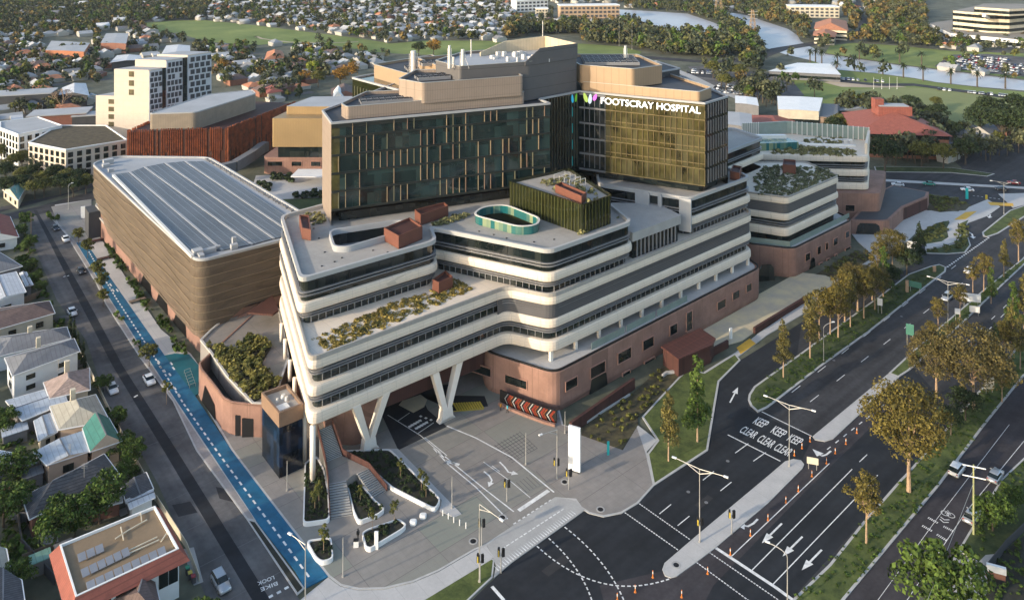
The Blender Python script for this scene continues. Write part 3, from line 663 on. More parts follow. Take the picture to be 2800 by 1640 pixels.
Wb,Wc=P2[1],P2[2]; wins=[]
for px,py,w,h in ((2208,702,2.6,2.),(2239,684,2.,2.2),(2260,673,1.4,2.),(2284,660,2.6,2.),(2316,641,2.4,1.8),(2244,726,1.8,1.5),(2264,714,1.6,1.4),(2285,702,1.2,1.4),(2318,683,3.2,1.5)):
    t,z=tp(px,py,Wb,Wc,0); wins.append((t,z,w,h))
wall_windows(Wb,Wc,wins)
t,z=tp(2324,569,P3[0],P3[1],0); wall_windows(P3[0],P3[1],[(t,z,3.,2.)])
# arched openings (dark) at the foot of the podium
def arch(a,c,t,w,h,z0=.1,slope=.8,parent=None):
    a=Vector(a); c=Vector(c); d=(c-a); L=d.length; d.normalize(); q=Vector((d.y,-d.x)); p=a+d*t*L
    P=[(-w/2,0),(-w/2+slope*.55,h*.75),(-w/2+slope*1.3,h),(w/2-slope*1.5,h),(w/2-slope*.5,h*.8),(w/2,0)]
    b=MB(); V=[]
    for o in (-.2,.06):
        for x,z in P: V.append((p.x+d.x*x+q.x*o,p.y+d.y*x+q.y*o,z0+z))
    n=len(P); b.add(V,[tuple(range(n,2*n))]+[(i,(i+1)%n,n+(i+1)%n,n+i) for i in range(n)]); 
    part(b,'arched_opening',M_glassd)
t,z=tp(1637,1075,PA,PB,0); arch(PA,PB,t,5.6,3.4,.1)
t,z=tp(2222,745,Wb,Wc,0); arch(Wb,Wc,t,3.2,3.,.1); t,z=tp(2110,710,(67.6,213),Wb,0); arch((60,221),Wb,.6,5,4.5,.1)
# black chevron wall at the corner
cw=[(1368,1097),(1400,1112),(1450,1132),(1490,1147),(1522,1156)]
cp=[G(x,y,.1) for x,y in cw]; b=MB(); 
for i in range(len(cp)-1): b.bar((*cp[i],1.35),(*cp[i+1],1.35),.3,2.5)
part(b,'chevron_wall',M_black)
def along(P,t):
    D=[0]
    for i in range(1,len(P)): D.append(D[-1]+math.dist(P[i],P[i-1]))
    d=t*D[-1]
    for i in range(1,len(P)):
        if d<=D[i]: 
            k=(d-D[i-1])/(D[i]-D[i-1]); v=Vector((P[i][0]-P[i-1][0],P[i][1]-P[i-1][1])).normalized(); return Vector((P[i-1][0]+(P[i][0]-P[i-1][0])*k,P[i-1][1]+(P[i][1]-P[i-1][1])*k)),v
bw,br,bo=MB(),MB(),MB()
for k in range(6):
    for bb,dt,th in ((bw,.10,.22),(br,.145,.5),(bo,.19,.35)):
        t=min(.93,.02+k*.15+dt); p,v=along(cp,t); q=Vector((v.y,-v.x))*.22
        A_=(p.x+q.x+v.x*.5,p.y+q.y+v.y*.5,2.55); B_=(p.x+q.x-v.x*.35,p.y+q.y-v.y*.35,1.35); C_=(p.x+q.x+v.x*.5,p.y+q.y+v.y*.5,.15)
        for s_,e_ in ((A_,B_),(B_,C_)): bb.add([s_,(s_[0]+v.x*th,s_[1]+v.y*th,s_[2]),(e_[0]+v.x*th,e_[1]+v.y*th,e_[2]),e_],[(0,1,2,3),(3,2,1,0)])
part(bw,'white_chevrons',M_white); part(br,'red_chevrons',M_red); part(bo,'orange_chevrons',mat('chevron_orange',(.33,.085,.03),.6))
b=MB(); b.strip([G(x,y+8,.2) for x,y in cw],.7,.5); 
b=MB()
for i in range(len(cp)-1):
    p0=G(cw[i][0]-4,cw[i][1]+10,.1); p1=G(cw[i+1][0]-4,cw[i+1][1]+10,.1); b.bar((*p0,.35),(*p1,.35),.5,.6)
part(b,'plinth',M_brick)
# V columns and round columns
for L_,R_,B_ in (((967,1128),(1050,1090),(1008,1230)),((1183,1028),(1254,994),(1219,1146))):
    l=W(*L_,10.4); r=W(*R_,10.4); p=W(*B_,.1); b=MB()
    l=Vector(l)+Vector((.0,1.5,.5)); r=Vector(r)+Vector((.0,1.5,.5)); p=Vector(p)
    def taper(b,a,c,w0,w1):
        a=Vector(a); c=Vector(c); t=(c-a).normalized(); u=RA; 
        V=[]
        for q,w in ((a,w0),(c,w1)):
            for i,j in ((-1,-1),(1,-1),(1,1),(-1,1)): V.append(q+RA*i*w/2+RB*j*.65)
        b.add(V,[(0,1,5,4),(1,2,6,5),(2,3,7,6),(3,0,4,7),(3,2,1,0),(4,5,6,7)])
    k=p+Vector((0,0,2.4)); taper(b,k-RA*.5,l,1.1,1.6); taper(b,k+RA*.5,r,1.1,1.6); taper(b,p,k,3.0,2.4); taper(b,p,p+Vector((0,0,.5)),4.,3.2)
    part(b,'v_column',M_column)
def rcol(px,py,z0,z1,r=.5): 
    x,y=G(px,py,z0); b=MB(); b.tube((x,y,z0),(x,y,z1),r,n=14); part(b,'column',M_column,True)
rcol(855,1322,.2,10.6,.5); rcol(831,1262,.2,10.6,.5)
for px,py in ((806,1090),(793,1040),(780,980),(770,935)): rcol(px,py,6.4,10.6,.42)
rcol(900,1187,.2,10.6,.4)
# ---- glass tower
T=[(-47,194.7),(-41.9,182.2),(9.8,202.8),(7.3,208.),(18.7,217.9),(49.8,202.8),(58,211.2),(52,240),(-30,240)]
Tc=T
b=MB(); b.loft(T,[(31.3,-2.2),(36.,-2.2)],1.,0,top=False,bot=False); part(b,'recessed_base',M_glassd)
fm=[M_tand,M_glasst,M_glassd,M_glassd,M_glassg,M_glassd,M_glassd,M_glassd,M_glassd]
nm=['mesh_facade','glass_facade','glass_facade','glass_facade','sunlit_gold_facade','glass_facade','glass_facade','glass_facade','glass_facade']
zb=[0,34.8,34.,34,33.6,33.6,0,0,0]
n=len(T)
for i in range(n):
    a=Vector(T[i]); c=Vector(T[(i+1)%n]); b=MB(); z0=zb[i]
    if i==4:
        m_=a.lerp(c,.22); b.quad((a.x,a.y,z0),(m_.x,m_.y,z0),(m_.x,m_.y,55),(a.x,a.y,55)); part(b,'glass_facade',M_glassd); b=MB(); a=m_  # dark glass here paints the shade near the inner corner
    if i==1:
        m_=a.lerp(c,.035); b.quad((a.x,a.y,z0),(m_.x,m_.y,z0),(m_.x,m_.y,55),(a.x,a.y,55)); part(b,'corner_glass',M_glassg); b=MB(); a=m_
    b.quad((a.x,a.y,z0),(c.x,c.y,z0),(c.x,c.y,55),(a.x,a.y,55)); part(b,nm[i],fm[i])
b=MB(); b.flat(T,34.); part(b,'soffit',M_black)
b=MB(); b.flat(T,54.5); part(b,'roof_deck',M_dgrey)
b=MB(); b.ring(T,.12,-.35,54.7,55.2,0); part(b,'parapet',M_decki)
flo=[34.8,39.,43.2,47.4,51.6]
# spandrel lines
b=MB()
a,c=Vector(T[1]),Vector(T[2]); d=(c-a).normalized(); q=Vector((d.y,-d.x))
for z in flo+[54.2]:
    p0=a+q*.08; p1=c+q*.08; b.bar((p0.x,p0.y,z),(p1.x,p1.y,z),.2,.5 if z<54 else .9)
part(b,'spandrel',mat('spandrel_dark',(.03,.035,.033),.35,metal=.3))
fcols=[mat('fin_tan',(.28,.215,.14),.5,metal=.2),mat('fin_bronze',(.22,.15,.11),.5,metal=.2),mat('fin_olive',(.17,.165,.11),.5,metal=.2)]
fb=[MB(),MB(),MB()]
L_=(c-a).length; k=int(L_/1.62)
for fl in range(5):
    for i in range(1,k):
        if rnd.random()<(.42 if fl<4 else .55): continue
        p=a+d*(L_*i/k)+q*.2; z0=flo[fl]+.3; h=3.7 if fl<4 else 2.6
        fb[rnd.choice((0,0,1,2))].box((p.x,p.y,z0),(.11,.34,h),math.atan2(d.y,d.x))
for x,m in zip(fb,fcols): part(x,'facade_fins',m)
# gold wing grid: bronze where sun is painted in, grey where shade is
a,c=Vector(T[4]),Vector(T[5]); d=(c-a).normalized(); q=Vector((d.y,-d.x)); L_=(c-a).length; k=23
b=MB(); b2=MB()
for i in range(1,k+1):
    p=a+d*(L_*i/k)+q*.12
    for fl in range(5):
        zz=33.8+fl*4.2; bb=b2 if i/k<.23 else b; bb.box((p.x,p.y,zz+.5),(.12,.3,3.5 if fl<4 else 2.),math.atan2(d.y,d.x))
for z in (33.7,38.,42.2,46.4,50.6,39.3,43.5,47.7,54.3): 
    s=a+d*(L_*.22); b.bar((s.x+q.x*.1,s.y+q.y*.1,z),(c.x+q.x*.1,c.y+q.y*.1,z),.16,.16); s2=a+q*.1; s3=a+d*(L_*.22)+q*.1
    if z not in (39.3,43.5,47.7): b2.bar((*s2,z),(*s3,z),.15,.5)
part(b,'facade_grid',mat('bronze_grid',(.17,.135,.07),.4,metal=.4)); part(b2,'facade_grid',M_mgrey)
a,c=Vector(T[5]),Vector(T[6]); d=(c-a).normalized(); q=Vector((d.y,-d.x)); b=MB()
for i in range(1,9):
    p=a.lerp(c,i/9)+q*.15
    for fl in range(5): b.box((p.x,p.y,34.2+fl*4.2),(.1,.3,3.5),math.atan2(d.y,d.x))
part(b,'facade_grid',M_fin)
b=MB()   # teal vertical light strip by the inner corner
a,c=Vector(T[3]),Vector(T[4]); p=a.lerp(c,.8); 
for fl in range(4): b.box((p.x+.1,p.y-.12,35+fl*4.5),(.35,.1,2.6),.72)
part(b,'teal_panels',M_stl)
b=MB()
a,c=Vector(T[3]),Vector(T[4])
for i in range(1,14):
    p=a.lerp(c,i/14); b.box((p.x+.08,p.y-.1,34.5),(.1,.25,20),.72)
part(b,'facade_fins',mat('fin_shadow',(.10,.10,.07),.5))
# sign
uv,fs=text_mesh('FOOTSCRAY HOSPITAL',.004); a=Vector(T[4]); c=Vector(T[5]); q=Vector(((c-a).y,-(c-a).x)).normalized()
P0=a.lerp(c,.185)+q*.45; P1=a.lerp(c,.968)+q*.45
V=[]; 
for u,v in uv: p=P0.lerp(P1,u); V.append((p.x,p.y,52.25+1.75*v))
nv=len(V); V+=[(x-q.x*.2,y-q.y*.2,z) for x,y,z in V]
b=MB(); b.add(V,[tuple(f) for f in fs]+[tuple(i+nv for i in f[::-1]) for f in fs])
sg=part(b,'sign_lettering',mat('sign_white',(.9,.9,.9),.5,var=0,emit=.6)); sg['label']='white hospital name lettering'
def petal(P,u,z,w,h,tilt,m):
    b=MB(); V=[]; n_=14
    for k in range(n_):
        t=2*math.pi*k/n_; x=math.cos(t)*w*(1-.25*math.sin(t)); y=math.sin(t)*h; X=x*math.cos(tilt)-y*math.sin(tilt); Y=x*math.sin(tilt)+y*math.cos(tilt)
        V.append((P.x+u.x*X,P.y+u.y*X,z+Y))
    qq=Vector((u.y,-u.x))*.12; V2_=[(x-qq.x,y-qq.y,z_) for x,y,z_ in V]
    b.add(V+V2_,[tuple(range(n_)),tuple(range(2*n_-1,n_-1,-1))]+[((i+1)%n_,i,n_+i,n_+(i+1)%n_) for i in range(n_)]); part(b,'logo_petal',m)
u=(c-a).normalized()
petal(a.lerp(c,.055)+q*.4,u,53.5,.55,1.35,.35,mat('petal_lime',(.45,.58,.12),.5,emit=.3)); petal(a.lerp(c,.095)+q*.5,u,53.3,.5,1.4,-.1,mat('petal_ice',(.62,.75,.82),.5,emit=.3)); petal(a.lerp(c,.135)+q*.4,u,53.8,.5,1.,-.45,mat('petal_purple',(.42,.10,.50),.5,emit=.3))
a2,c2=Vector(T[3]),Vector(T[4]); u2=(c2-a2).normalized(); q2=Vector((u2.y,-u2.x))
petal(a2.lerp(c2,.80)+q2*.3,u2,53.4,.4,1.2,.1,mat('petal_blue',(.03,.38,.60),.5,emit=.2)); petal(a2.lerp(c2,.89)+q2*.35,u2,53.5,.35,1.2,-.15,mat('petal_green',(.12,.35,.03),.5,emit=.2))
# ---- plant storey screens
def plant(P,z0,z1,m,r=.8,capm=None,name='plant_screen',rim=True):
    b=MB(); b.loft(P,[(z0,0),(z1-.5,0)],r,0,top=True,bot=False,mt=1) if False else b.ring(P,0,-.25,z0,z1,r); part(b,name,m)
    b=MB(); b.loft(P,[(z1-.9,-.24),(z1-.7,-.24)],r); part(b,'plant_roof',capm or M_dgrey)
    if rim: b=MB(); b.ring(P,.06,-.32,z1,z1+.12,r); part(b,'coping',M_pole)
T2=[(-41.6,191),(-39.4,187.2),(3.3,204.0),(1,212),(-38,205)]
T3=[(-28.8,199.),(-22,193.6),(2.9,203.2),(0,213),(-26,212)]
plant(T2,54.6,57.6,M_tand); plant(T3,57.,62,M_tand)
T4=[(-20.5,209),(-13.4,200.),(4.6,207.2),(18.2,218.6),(10,234),(-14,224)]
plant(T4,54.8,65.,M_slate,capm=M_decki)
b=MB()
w=[(-20.5,209,65),(-13.4,200.,65)]
A_,B_,C_=Vector((3.5,206.4)),Vector((7.6,209.4)),Vector((18.2,218.4)); D_,E_=Vector((10,233.5)),Vector((-2,228))
def wallq(b,p,q,z0a,z1a,z1b,t=.3,mi=0):
    d=(q-p).normalized(); o=Vector((-d.y,d.x))*t
    V=[(p.x,p.y,z0a),(q.x,q.y,z0a),(q.x,q.y,z1b),(p.x,p.y,z1a)]; V+=[(x+o.x,y+o.y,z) for x,y,z in V]
    b.add(V,[(0,1,2,3),(7,6,5,4),(3,2,6,7),(0,3,7,4),(1,5,6,2)],mi)
wallq(b,A_,B_,64.,65.,68.2); wallq(b,B_,C_,64.,68.2,68.2); part(b,'plant_screen',M_slate)
b=MB(); wallq(b,C_,D_,64,68.2,68.2); wallq(b,D_,E_,64,68.2,67.5); wallq(b,E_,Vector((-9,220.)),64,67.5,65.5); part(b,'plant_screen',mat('cream_screen',(.52,.44,.31),.6,lines=((A3,.9,.09,.8),)))
T6=[(19.6,219.2),(49.,205.3),(53.8,211.4),(46,232),(20,236)]; plant(T6,54.6,57.4,M_tan)
T7=[(18.9,219.6),(32.8,213.),(42,219.),(38,238),(15,238)]; plant(T7,57.,62,M_tan)
b=MB(); b.prism([(41,226),(49.7,233),(45,246),(34,242)],50,58.5); part(b,'plant_block',M_dgrey); b=MB(); b.ring([(41,226),(49.7,233),(45,246),(34,242)],.2,-.3,58.4,58.8); part(b,'coping',M_decki)
T9=[(-48,236.5),(-31.5,218.5),(-20,226),(-26,262)]
b=MB(); b.prism(T9,0,55); part(b,'glass_wing',M_glassgr); b=MB(); b.ring(T9,.15,-.5,54.9,55.4); part(b,'parapet',M_decki)
mulls(T9,E(T9[0],T9[1]),30,53,1.6,.1,.15,.3,fcols[2])
T10=[(-42,238),(-30,223),(-14,228),(-26,256)]; plant(T10,55.,59,M_tan)
T11=[(-27.5,228),(-20,214.5),(-9,219),(-14,236)]; plant(T11,57,62.6,M_tan)
# roof machines: rows of fan coolers, stacks
coolm=M_fin
def coolers(P0,P1,rows,n,z,w=2.2):
    P0=Vector(P0); P1=Vector(P1); d=(P1-P0).normalized(); q=Vector((-d.y,d.x)); L=(P1-P0).length; an=math.atan2(d.y,d.x)
    for r_ in range(rows):
        b=MB(); c0=P0+q*(r_*w*1.6)
        mid=c0+d*L/2; b.box((mid.x,mid.y,z),(L,w,.9),an)
        f=MB()
        for i in range(n):
            p=c0+d*(L*(i+.5)/n); f.tube((p.x,p.y,z+.9),(p.x,p.y,z+1.0),w*.36,n=10)
            p2=c0+d*(L*(i+.02)/n); f.bar((p2.x-q.x*w*.5,p2.y-q.y*w*.5,z+.95),(p2.x+q.x*w*.5,p2.y+q.y*w*.5,z+.95),.15,.3)
        u_=part(b,'cooling_unit',coolm); f.build('fan_row',M_black,u_) if False else part(f,'fan_row',M_black)
coolers((20.5,222.5),(36.,222.5),5,9,61.5,1.7); coolers((-37,192.5),(-24,196.8),2,9,57.0,1.9); coolers((-24,200.),(-16,203.),2,6,61.4,1.7)
coolers((-30,226),(-20,229),3,6,59,1.6); coolers((-25,218),(-15,222),2,6,62,1.6)
coolers((24,236),(40,236),3,8,57,1.8)
for px,py,zt,z0,r in ((1130,222,65.5,57.,.75),(1229,188,70.2,64.3,.32),(1265,188,69.2,64.3,.42),(1288,155,69.,64.3,.15),(1240,185,67,64.3,.3),(1710,168,66,61.5,.35),(1484,112,72,66,.12)):
    x,y=G(px,py,z0); b=MB(); b.tube((x,y,z0),(x,y,zt),r,n=12); 
    if r>.3:
        for s in (-1,1): b.tube((x+s*r*1.5,y,z0),(x+s*r*1.5,y,zt-.8),.07,n=5)
        b.tube((x+r*4,y,z0),(x+r,y,zt-1.5),.06,n=5)
    part(b,'exhaust_stack',M_whts)
b=MB()
for i in range(26):
    x,y=rnd.uniform(-8,12),rnd.uniform(211,224); b.box((x,y,64.2),(rnd.uniform(.4,1.4),rnd.uniform(.4,1.2),rnd.uniform(.5,1.6)),.7)
part(b,'roof_plant',M_whts)
b=MB()  # window washing pads along the roof edge
for t in (.04,.12,.20,.33,.43,.55,.65,.8,.88):
    p=Vector(T[1]).lerp(Vector(T[2]),t); b.box((p.x-.3,p.y+1.2,54.6),(1.3,.35,.35),.38)
part(b,'roof_pad',M_wht)
# ---- glass pavilion on the middle roof
pav=[(15.9,178.6),(23.2,184.2),(14.7,203.2),(-.8,194.8)]
pav=[G(1592,568,37.2),G(1672,541,37.2),G(1556,466,37.2),G(1391,502,37.2)]
b=MB(); b.loft(pav,[(31.2,0),(37.2,0)],.5,0,mt=1); part(b,'glass_pavilion',[M_glassgr,M_deck]); b=MB(); b.ring(pav,.1,-.3,36.9,37.9,.5); part(b,'parapet',M_glassgr)
mulls(pav,E(pav[3],pav[0],pav[1]),31.3,37.8,1.0,.05,.12,.3,mat('fin_green',(.085,.09,.028),.5,metal=.2))
b=MB()   # pergola on the pavilion roof
for i in range(5):
    for j in range(2):
        x,y=G(1545+i*14-j*30,487+i*5+j*10,37.2); b.tube((x,y,37.2),(x,y,39),.05,n=5)
for i in range(5):
    x0,y0=G(1545+i*14,487+i*5,37.2); x1,y1=G(1515+i*14,497+i*5,37.2); b.bar((x0,y0,39),(x1,y1,39),.09,.1)
part(b,'pergola',M_whts)
# ---- wings to the north-east
def wing(P,levels,ed,roof_z):
    for z0,z1 in levels: band(P,z0,z1,1.8)
    b=MB(); b.loft(P,[(8.3,-1.1),(roof_z-.6,-1.1)],1.8,0,bot=False); part(b,'glass_storey',M_glassd)
wing(R2,((11.,13.4),(15.6,17.6),(20.4,22.3)),None,22.3); b=MB(); b.loft(R2,[(17.5,-.4),(20.5,-.4)],1.8,0,top=False,bot=False); part(b,'louvre_screen',M_grey)
fins(R2,(13.9,14.6)); b=MB(); b.loft(R2,[(22.1,-.7),(22.15,-.7)],1.5); part(b,'terrace_deck',M_deck); b=MB(); b.ring(R2,-.1,-.45,22.2,22.7,1.8); part(b,'parapet',M_deck)
wing(R3,((11.,13.4),(15.6,17.9),(20.4,22.6)),None,22.3); fins(R3,(14.,14.7,18.4,19.2)); b=MB(); b.loft(R3,[(22.1,-.7),(22.15,-.7)],1.5); part(b,'terrace_deck',M_deck)
b=MB(); b.prism([(125.5,275),(121.,267.9),(131,288),(127,290)],22.,26.5) if False else b.bar((121.6,270,24.3),(130.5,287.5,24.3),.8,4.2); part(b,'end_wall',M_cream)
b=MB(); b.bar((104,297.5,25.),(130.5,287.8,25.),.4,4.5); b.bar((86,294,25),(104,297.5,25),.4,4.5); part(b,'glass_screen',M_clear)
b=MB()
for i in range(26):
    p=Vector((86,294)).lerp(Vector((104,297.5)),i/25*1) if i<10 else Vector((104,297.5)).lerp(Vector((130.5,287.8)),(i-9)/16)
    b.box((p.x,p.y-.3,22.3),(.25,.3,5.2),0)
part(b,'screen_post',M_whts)
b=MB(); b.loft([(84,283),(98,283),(101,276),(86,274)],[(22.2,0),(25.2,0)],1.); part(b,'roof_pavilion',M_tealg)
b=MB(); b.prism([(84,282),(97.5,282),(98,280.5),(84,280)],25.2,26.4); part(b,'roof_canopy',M_wht)
b=MB()
for x0,y0,x1,y1 in ((2180,398,2340,404),(2200,384,2330,388)):
    p,q=W(x0,y0,22.2),W(x1,y1,22.2); b.bar((p[0],p[1],22.7),(q[0],q[1],22.7),.5,1.)
part(b,'planter_wall',M_wht)
b=MB(); b.loft(R3,[(22.2,-3.2),(22.24,-3.2)],1.5); part(b,'roof_paving',M_mgrey)
b=MB()
for i in range(7):
    x,y=G(2225+i*17,392,22.2); b.box((x,y,22.2),(1.6,1.2,.8+.5*(i%2)),.3*i)
part(b,'terrace_seating',M_whts)
wing(Q,((25.,27.),(20.4,22.3),(15.6,17.5)),None,22.3); glass(Q,27,31.6,-.8); fins(Q,(28.2,28.8)); b=MB(); b.loft(Q,[(31.,-.9),(31.16,-.9)],1.5); part(b,'roof_deck',M_deck); b=MB(); b.ring(Q,-.3,-.9,31.1,32.,1.8); part(b,'parapet',M_decki)
# low brick garage court
b=MB()
g1=[G(2325,640),G(2415,643),G(2432,640),G(2470,603),G(2535,574),G(2540,560),G(2440,540),G(2400,560)]
b.prism(g1,0,4.6); part(b,'garage_wing',M_brick); b=MB(); b.flat(offset(ccw(g1),-.8),4.7); part(b,'garage_roof',M_dgrey)
b=MB(); a_,c_=Vector(G(2470,603)),Vector(G(2535,574)); q_=Vector(((c_-a_).y,-(c_-a_).x)).normalized()*.1; b.quad((a_.x+q_.x,a_.y+q_.y,.2),(c_.x+q_.x,c_.y+q_.y,.2),(c_.x+q_.x,c_.y+q_.y,4.2),(a_.x+q_.x,a_.y+q_.y,4.2)); part(b,'steel_gate',M_cortd)
arch(G(2325,640),G(2415,643),.55,8,3.6,.1,1.1)
# balustrades on terraces
b=MB()
a,c=Vector((8.8,162.)),Vector((67.6,213.)); d=(c-a).normalized(); q=Vector((d.y,-d.x))
for t0,t1 in ((.16,.30),(.31,.44),(.45,.60)):
    p=a.lerp(c,t0)-q*1.4; r_=a.lerp(c,t1)-q*1.4; b.bar((p.x,p.y,9.15),(r_.x,r_.y,9.15),.06,1.5)
part(b,'glass_balustrade',M_clear)
b=MB(); 
for i in (0,1): 
    p,r_=(P2[0],P2[1]) if i==0 else (P2[1],P2[2]); b.bar((p[0]-.6,p[1]+1.6,9.2),(r_[0]-.6,r_[1]+1.6,9.2),.06,1.6)
part(b,'glass_balustrade',M_clear)
# rear tan building
B2=[(-97.6,319.5),(-55,319.5),(-50,350),(-92,348)]
b=MB(); b.loft(B2,[(11.4,0),(23,0)],.8,0); part(b,'gold_screen_wing',M_gold); b=MB(); b.loft([(-94,327),(-56,326),(-52,348),(-88,346)],[(23,0),(26.2,0)],.8,0,mt=1); part(b,'plant_screen',[M_gold,M_decki]); b=MB(); b.loft(B2,[(6.8,-1.5),(11.4,-1.5)],.8); part(b,'glass_storey',M_glassd)
b=MB(); b.loft([(-102,321),(-58,320.5),(-56,346),(-100,346)],[(0,0),(6.8,0)],3.); part(b,'podium_wall',M_brick)
wall_windows((-102,321),(-58,320.5),[(.12,4.2,6,1.8),(.32,4.2,4.,1.8),(.5,4.2,4,1.8)])
b=MB(); b.prism([G(795,483,4),G(885,484,4),G(885,463,4),G(815,463,4)],3.7,4.1); part(b,'canopy',M_wht)
# ================= other buildings =================
def bldg(name,label,cat,loc,group=None): return thing(name,label,cat,(loc[0],loc[1],0),0,group)
# --- multi-storey car park with mesh screen and solar roof
ZC=22.5
cpA,cpT,cpD,cpE,cpC,cpB=[G(x,y,ZC) for x,y in ((250,447),(322,428),(572,431),(815,575),(900,625),(540,716))]
CPK=[cpA,cpT,cpD,cpE,cpC,cpB]
cpk=bldg('car_park_building','long car park with rippled tan mesh screen and rows of solar panels on its roof','car park',G(400,800))
def cp_(b,n,m,s=False): return b.build(n,m,cpk,s)
b=MB(); b.loft(CPK,[(0,-1.2),(8,-1.2)],2.); cp_(b,'base_wall',M_brick)
b=MB(); b.loft(CPK,[(4,-1.6),(ZC-1,-1.6)],2.); cp_(b,'inner_structure',M_dgrey)
b=MB(); b.loft(CPK,[(ZC-.4,-.3),(ZC-.25,-.3)],3.5); cp_(b,'roof',M_decki)
b=MB(); b.ring(CPK,.15,-.35,ZC-.3,ZC+.3,3.5,seg=8); cp_(b,'coping',M_decki)
# rippling screen: wall strip with variable bottom edge
def screen(P,zt,botf,mat_,nrow=9,amp=.35,seg=10,r=3.5):
    Q_=rounded(ccw(P),r,seg); 
    out=[]; n=len(Q_)
    D=0
    for i in range(n):
        a=Vector(Q_[i]); c=Vector(Q_[(i+1)%n]); L=(c-a).length; k=max(1,int(L/1.2))
        for j in range(k): 
            d=(c-a).normalized(); out.append((a.lerp(c,j/k),Vector((d.y,-d.x)),D+L*j/k))
        D+=L
    b=MB(); n=len(out); rows=nrow+1
    for p,q,s in out:
        zb=botf(p)
        for r_ in range(rows):
            z=zb+(zt-zb)*r_/(rows-1)
            off=amp*(math.sin(z*2.*math.pi/3.1+math.sin(s*.10)*.5)+.4*math.sin(s*.35+z))
            b.v.append((p.x+q.x*off,p.y+q.y*off,z))
    for i in range(n):
        for r_ in range(rows-1):
            j=(i+1)%n; b.f.append((i*rows+r_,j*rows+r_,j*rows+r_+1,i*rows+r_+1)); b.m.append(0)
    return b
def bot(p):
    t=(p-Vector(cpA)).dot((Vector(cpB)-Vector(cpA)).normalized())/(Vector(cpB)-Vector(cpA)).length
    u=(p-Vector(cpB)).dot((Vector(cpC)-Vector(cpB)).normalized())/(Vector(cpC)-Vector(cpB)).length
    if abs((p-Vector(cpB)).dot(Vector((-(Vector(cpC)-Vector(cpB)).y,(Vector(cpC)-Vector(cpB)).x)).normalized()))<3 and u>.02:
        return 4.+min(1,max(0,(u-.05)/.3))*5.
    if t<.05: return 11.9
    if t<.13: return 11.9-(t-.05)/.08*3
    if t<.2: return 8.9-(t-.13)/.07*3.6
    return 5.3-1.*(t-.2)
cp_(screen(CPK,ZC,bot,M_park_s,22,.10),'mesh_screen',M_park_s,True)
Q_=rounded(ccw(CPK),3.5,10); RP=[]; D_=0
for i in range(len(Q_)):
    a=Vector(Q_[i]); c=Vector(Q_[(i+1)%len(Q_)]); L=(c-a).length
    if L<1e-4: continue
    d=(c-a).normalized(); k=max(1,int(L/1.6))
    for j in range(k): p=a.lerp(c,j/k)+Vector((d.y,-d.x))*.2; RP.append((p,D_+L*j/k,bot(a.lerp(c,j/k))))
    D_+=L
for row in range(8):
    b=MB(); prev=None
    for p,s,zb in RP:
        z=5.6+row*2.15+.32*math.sin(s*.13+row*.8)+.15*math.sin(s*.31+row)
        cur=None if z<zb+.3 or z>ZC-.2 else (p.x,p.y,z)
        if prev and cur and math.dist(prev,cur)<4: b.bar(prev,cur,.10,.12)
        prev=cur
    if b.v: cp_(b,'mesh_rib',mat('mesh_rib',(.235,.18,.12),.6))
for zf_ in range(6): b=MB(); b.loft(CPK,[(6.+zf_*2.75,-.7),(6.5+zf_*2.75,-.7)],2.); cp_(b,'floor_edge',M_conc)
# solar strips
a=Vector(cpA); e=(Vector(cpB)-a).normalized(); f=Vector((-e.y,e.x))
if f.x<0: f=-f
strips=[((314,476),(352,471),(604,683),(526,693)),((358,470),(394,457),(686,668),(610,683)),((399,456),(448,446),(746,652),(692,667)),((455,446),(503,441),(800,641),(752,651)),((509,441),(556,441),(845,628),(806,640))]
for st in strips:
    b=MB(); P=[G(x,y,ZC+.05) for x,y in st]; b.prism(P,ZC-.22,ZC+.03); cp_(b,'solar_array',M_pv)
for p0,p1 in (((355,471),(607,683)),((396,457),(689,668)),((452,446),(749,652)),((506,441),(803,641))):
    b=MB(); b.bar(W(*p0,ZC),W(*p1,ZC),.6,.25); cp_(b,'roof_walkway',M_decki)
for p0,p1 in (((310,480),(527,702)),):
    b=MB(); b.bar(W(*p0,ZC+.3),W(*p1,ZC+.3),.7,.7); cp_(b,'roof_duct',M_whts)
for x,y,d in ((540,694,(2.2,2.2,1.3)),(548,700,(1.2,3.,.9)),(572,688,(3.,1.2,1.)),(585,682,(3.,.8,.9)),(640,678,(1.6,1.2,1.2)),(303,468,(1.5,1.5,1.)),(296,446,(3,2,1.5)),(290,455,(2,2,1)),(640,668,(.9,.9,2.))):
    x_,y_=G(x,y,ZC); b=MB(); b.box((x_,y_,ZC-.2),d,.65); cp_(b,'roof_unit',M_decki)
b=MB()
for i in range(40):
    p=Vector(cpD).lerp(Vector(cpE),(i+.5)/40); b.box((p.x-.9,p.y-1.,ZC-.2),(.9,.6,.35),rnd.uniform(-.6,.6))
cp_(b,'roof_vent_row',M_mgrey)
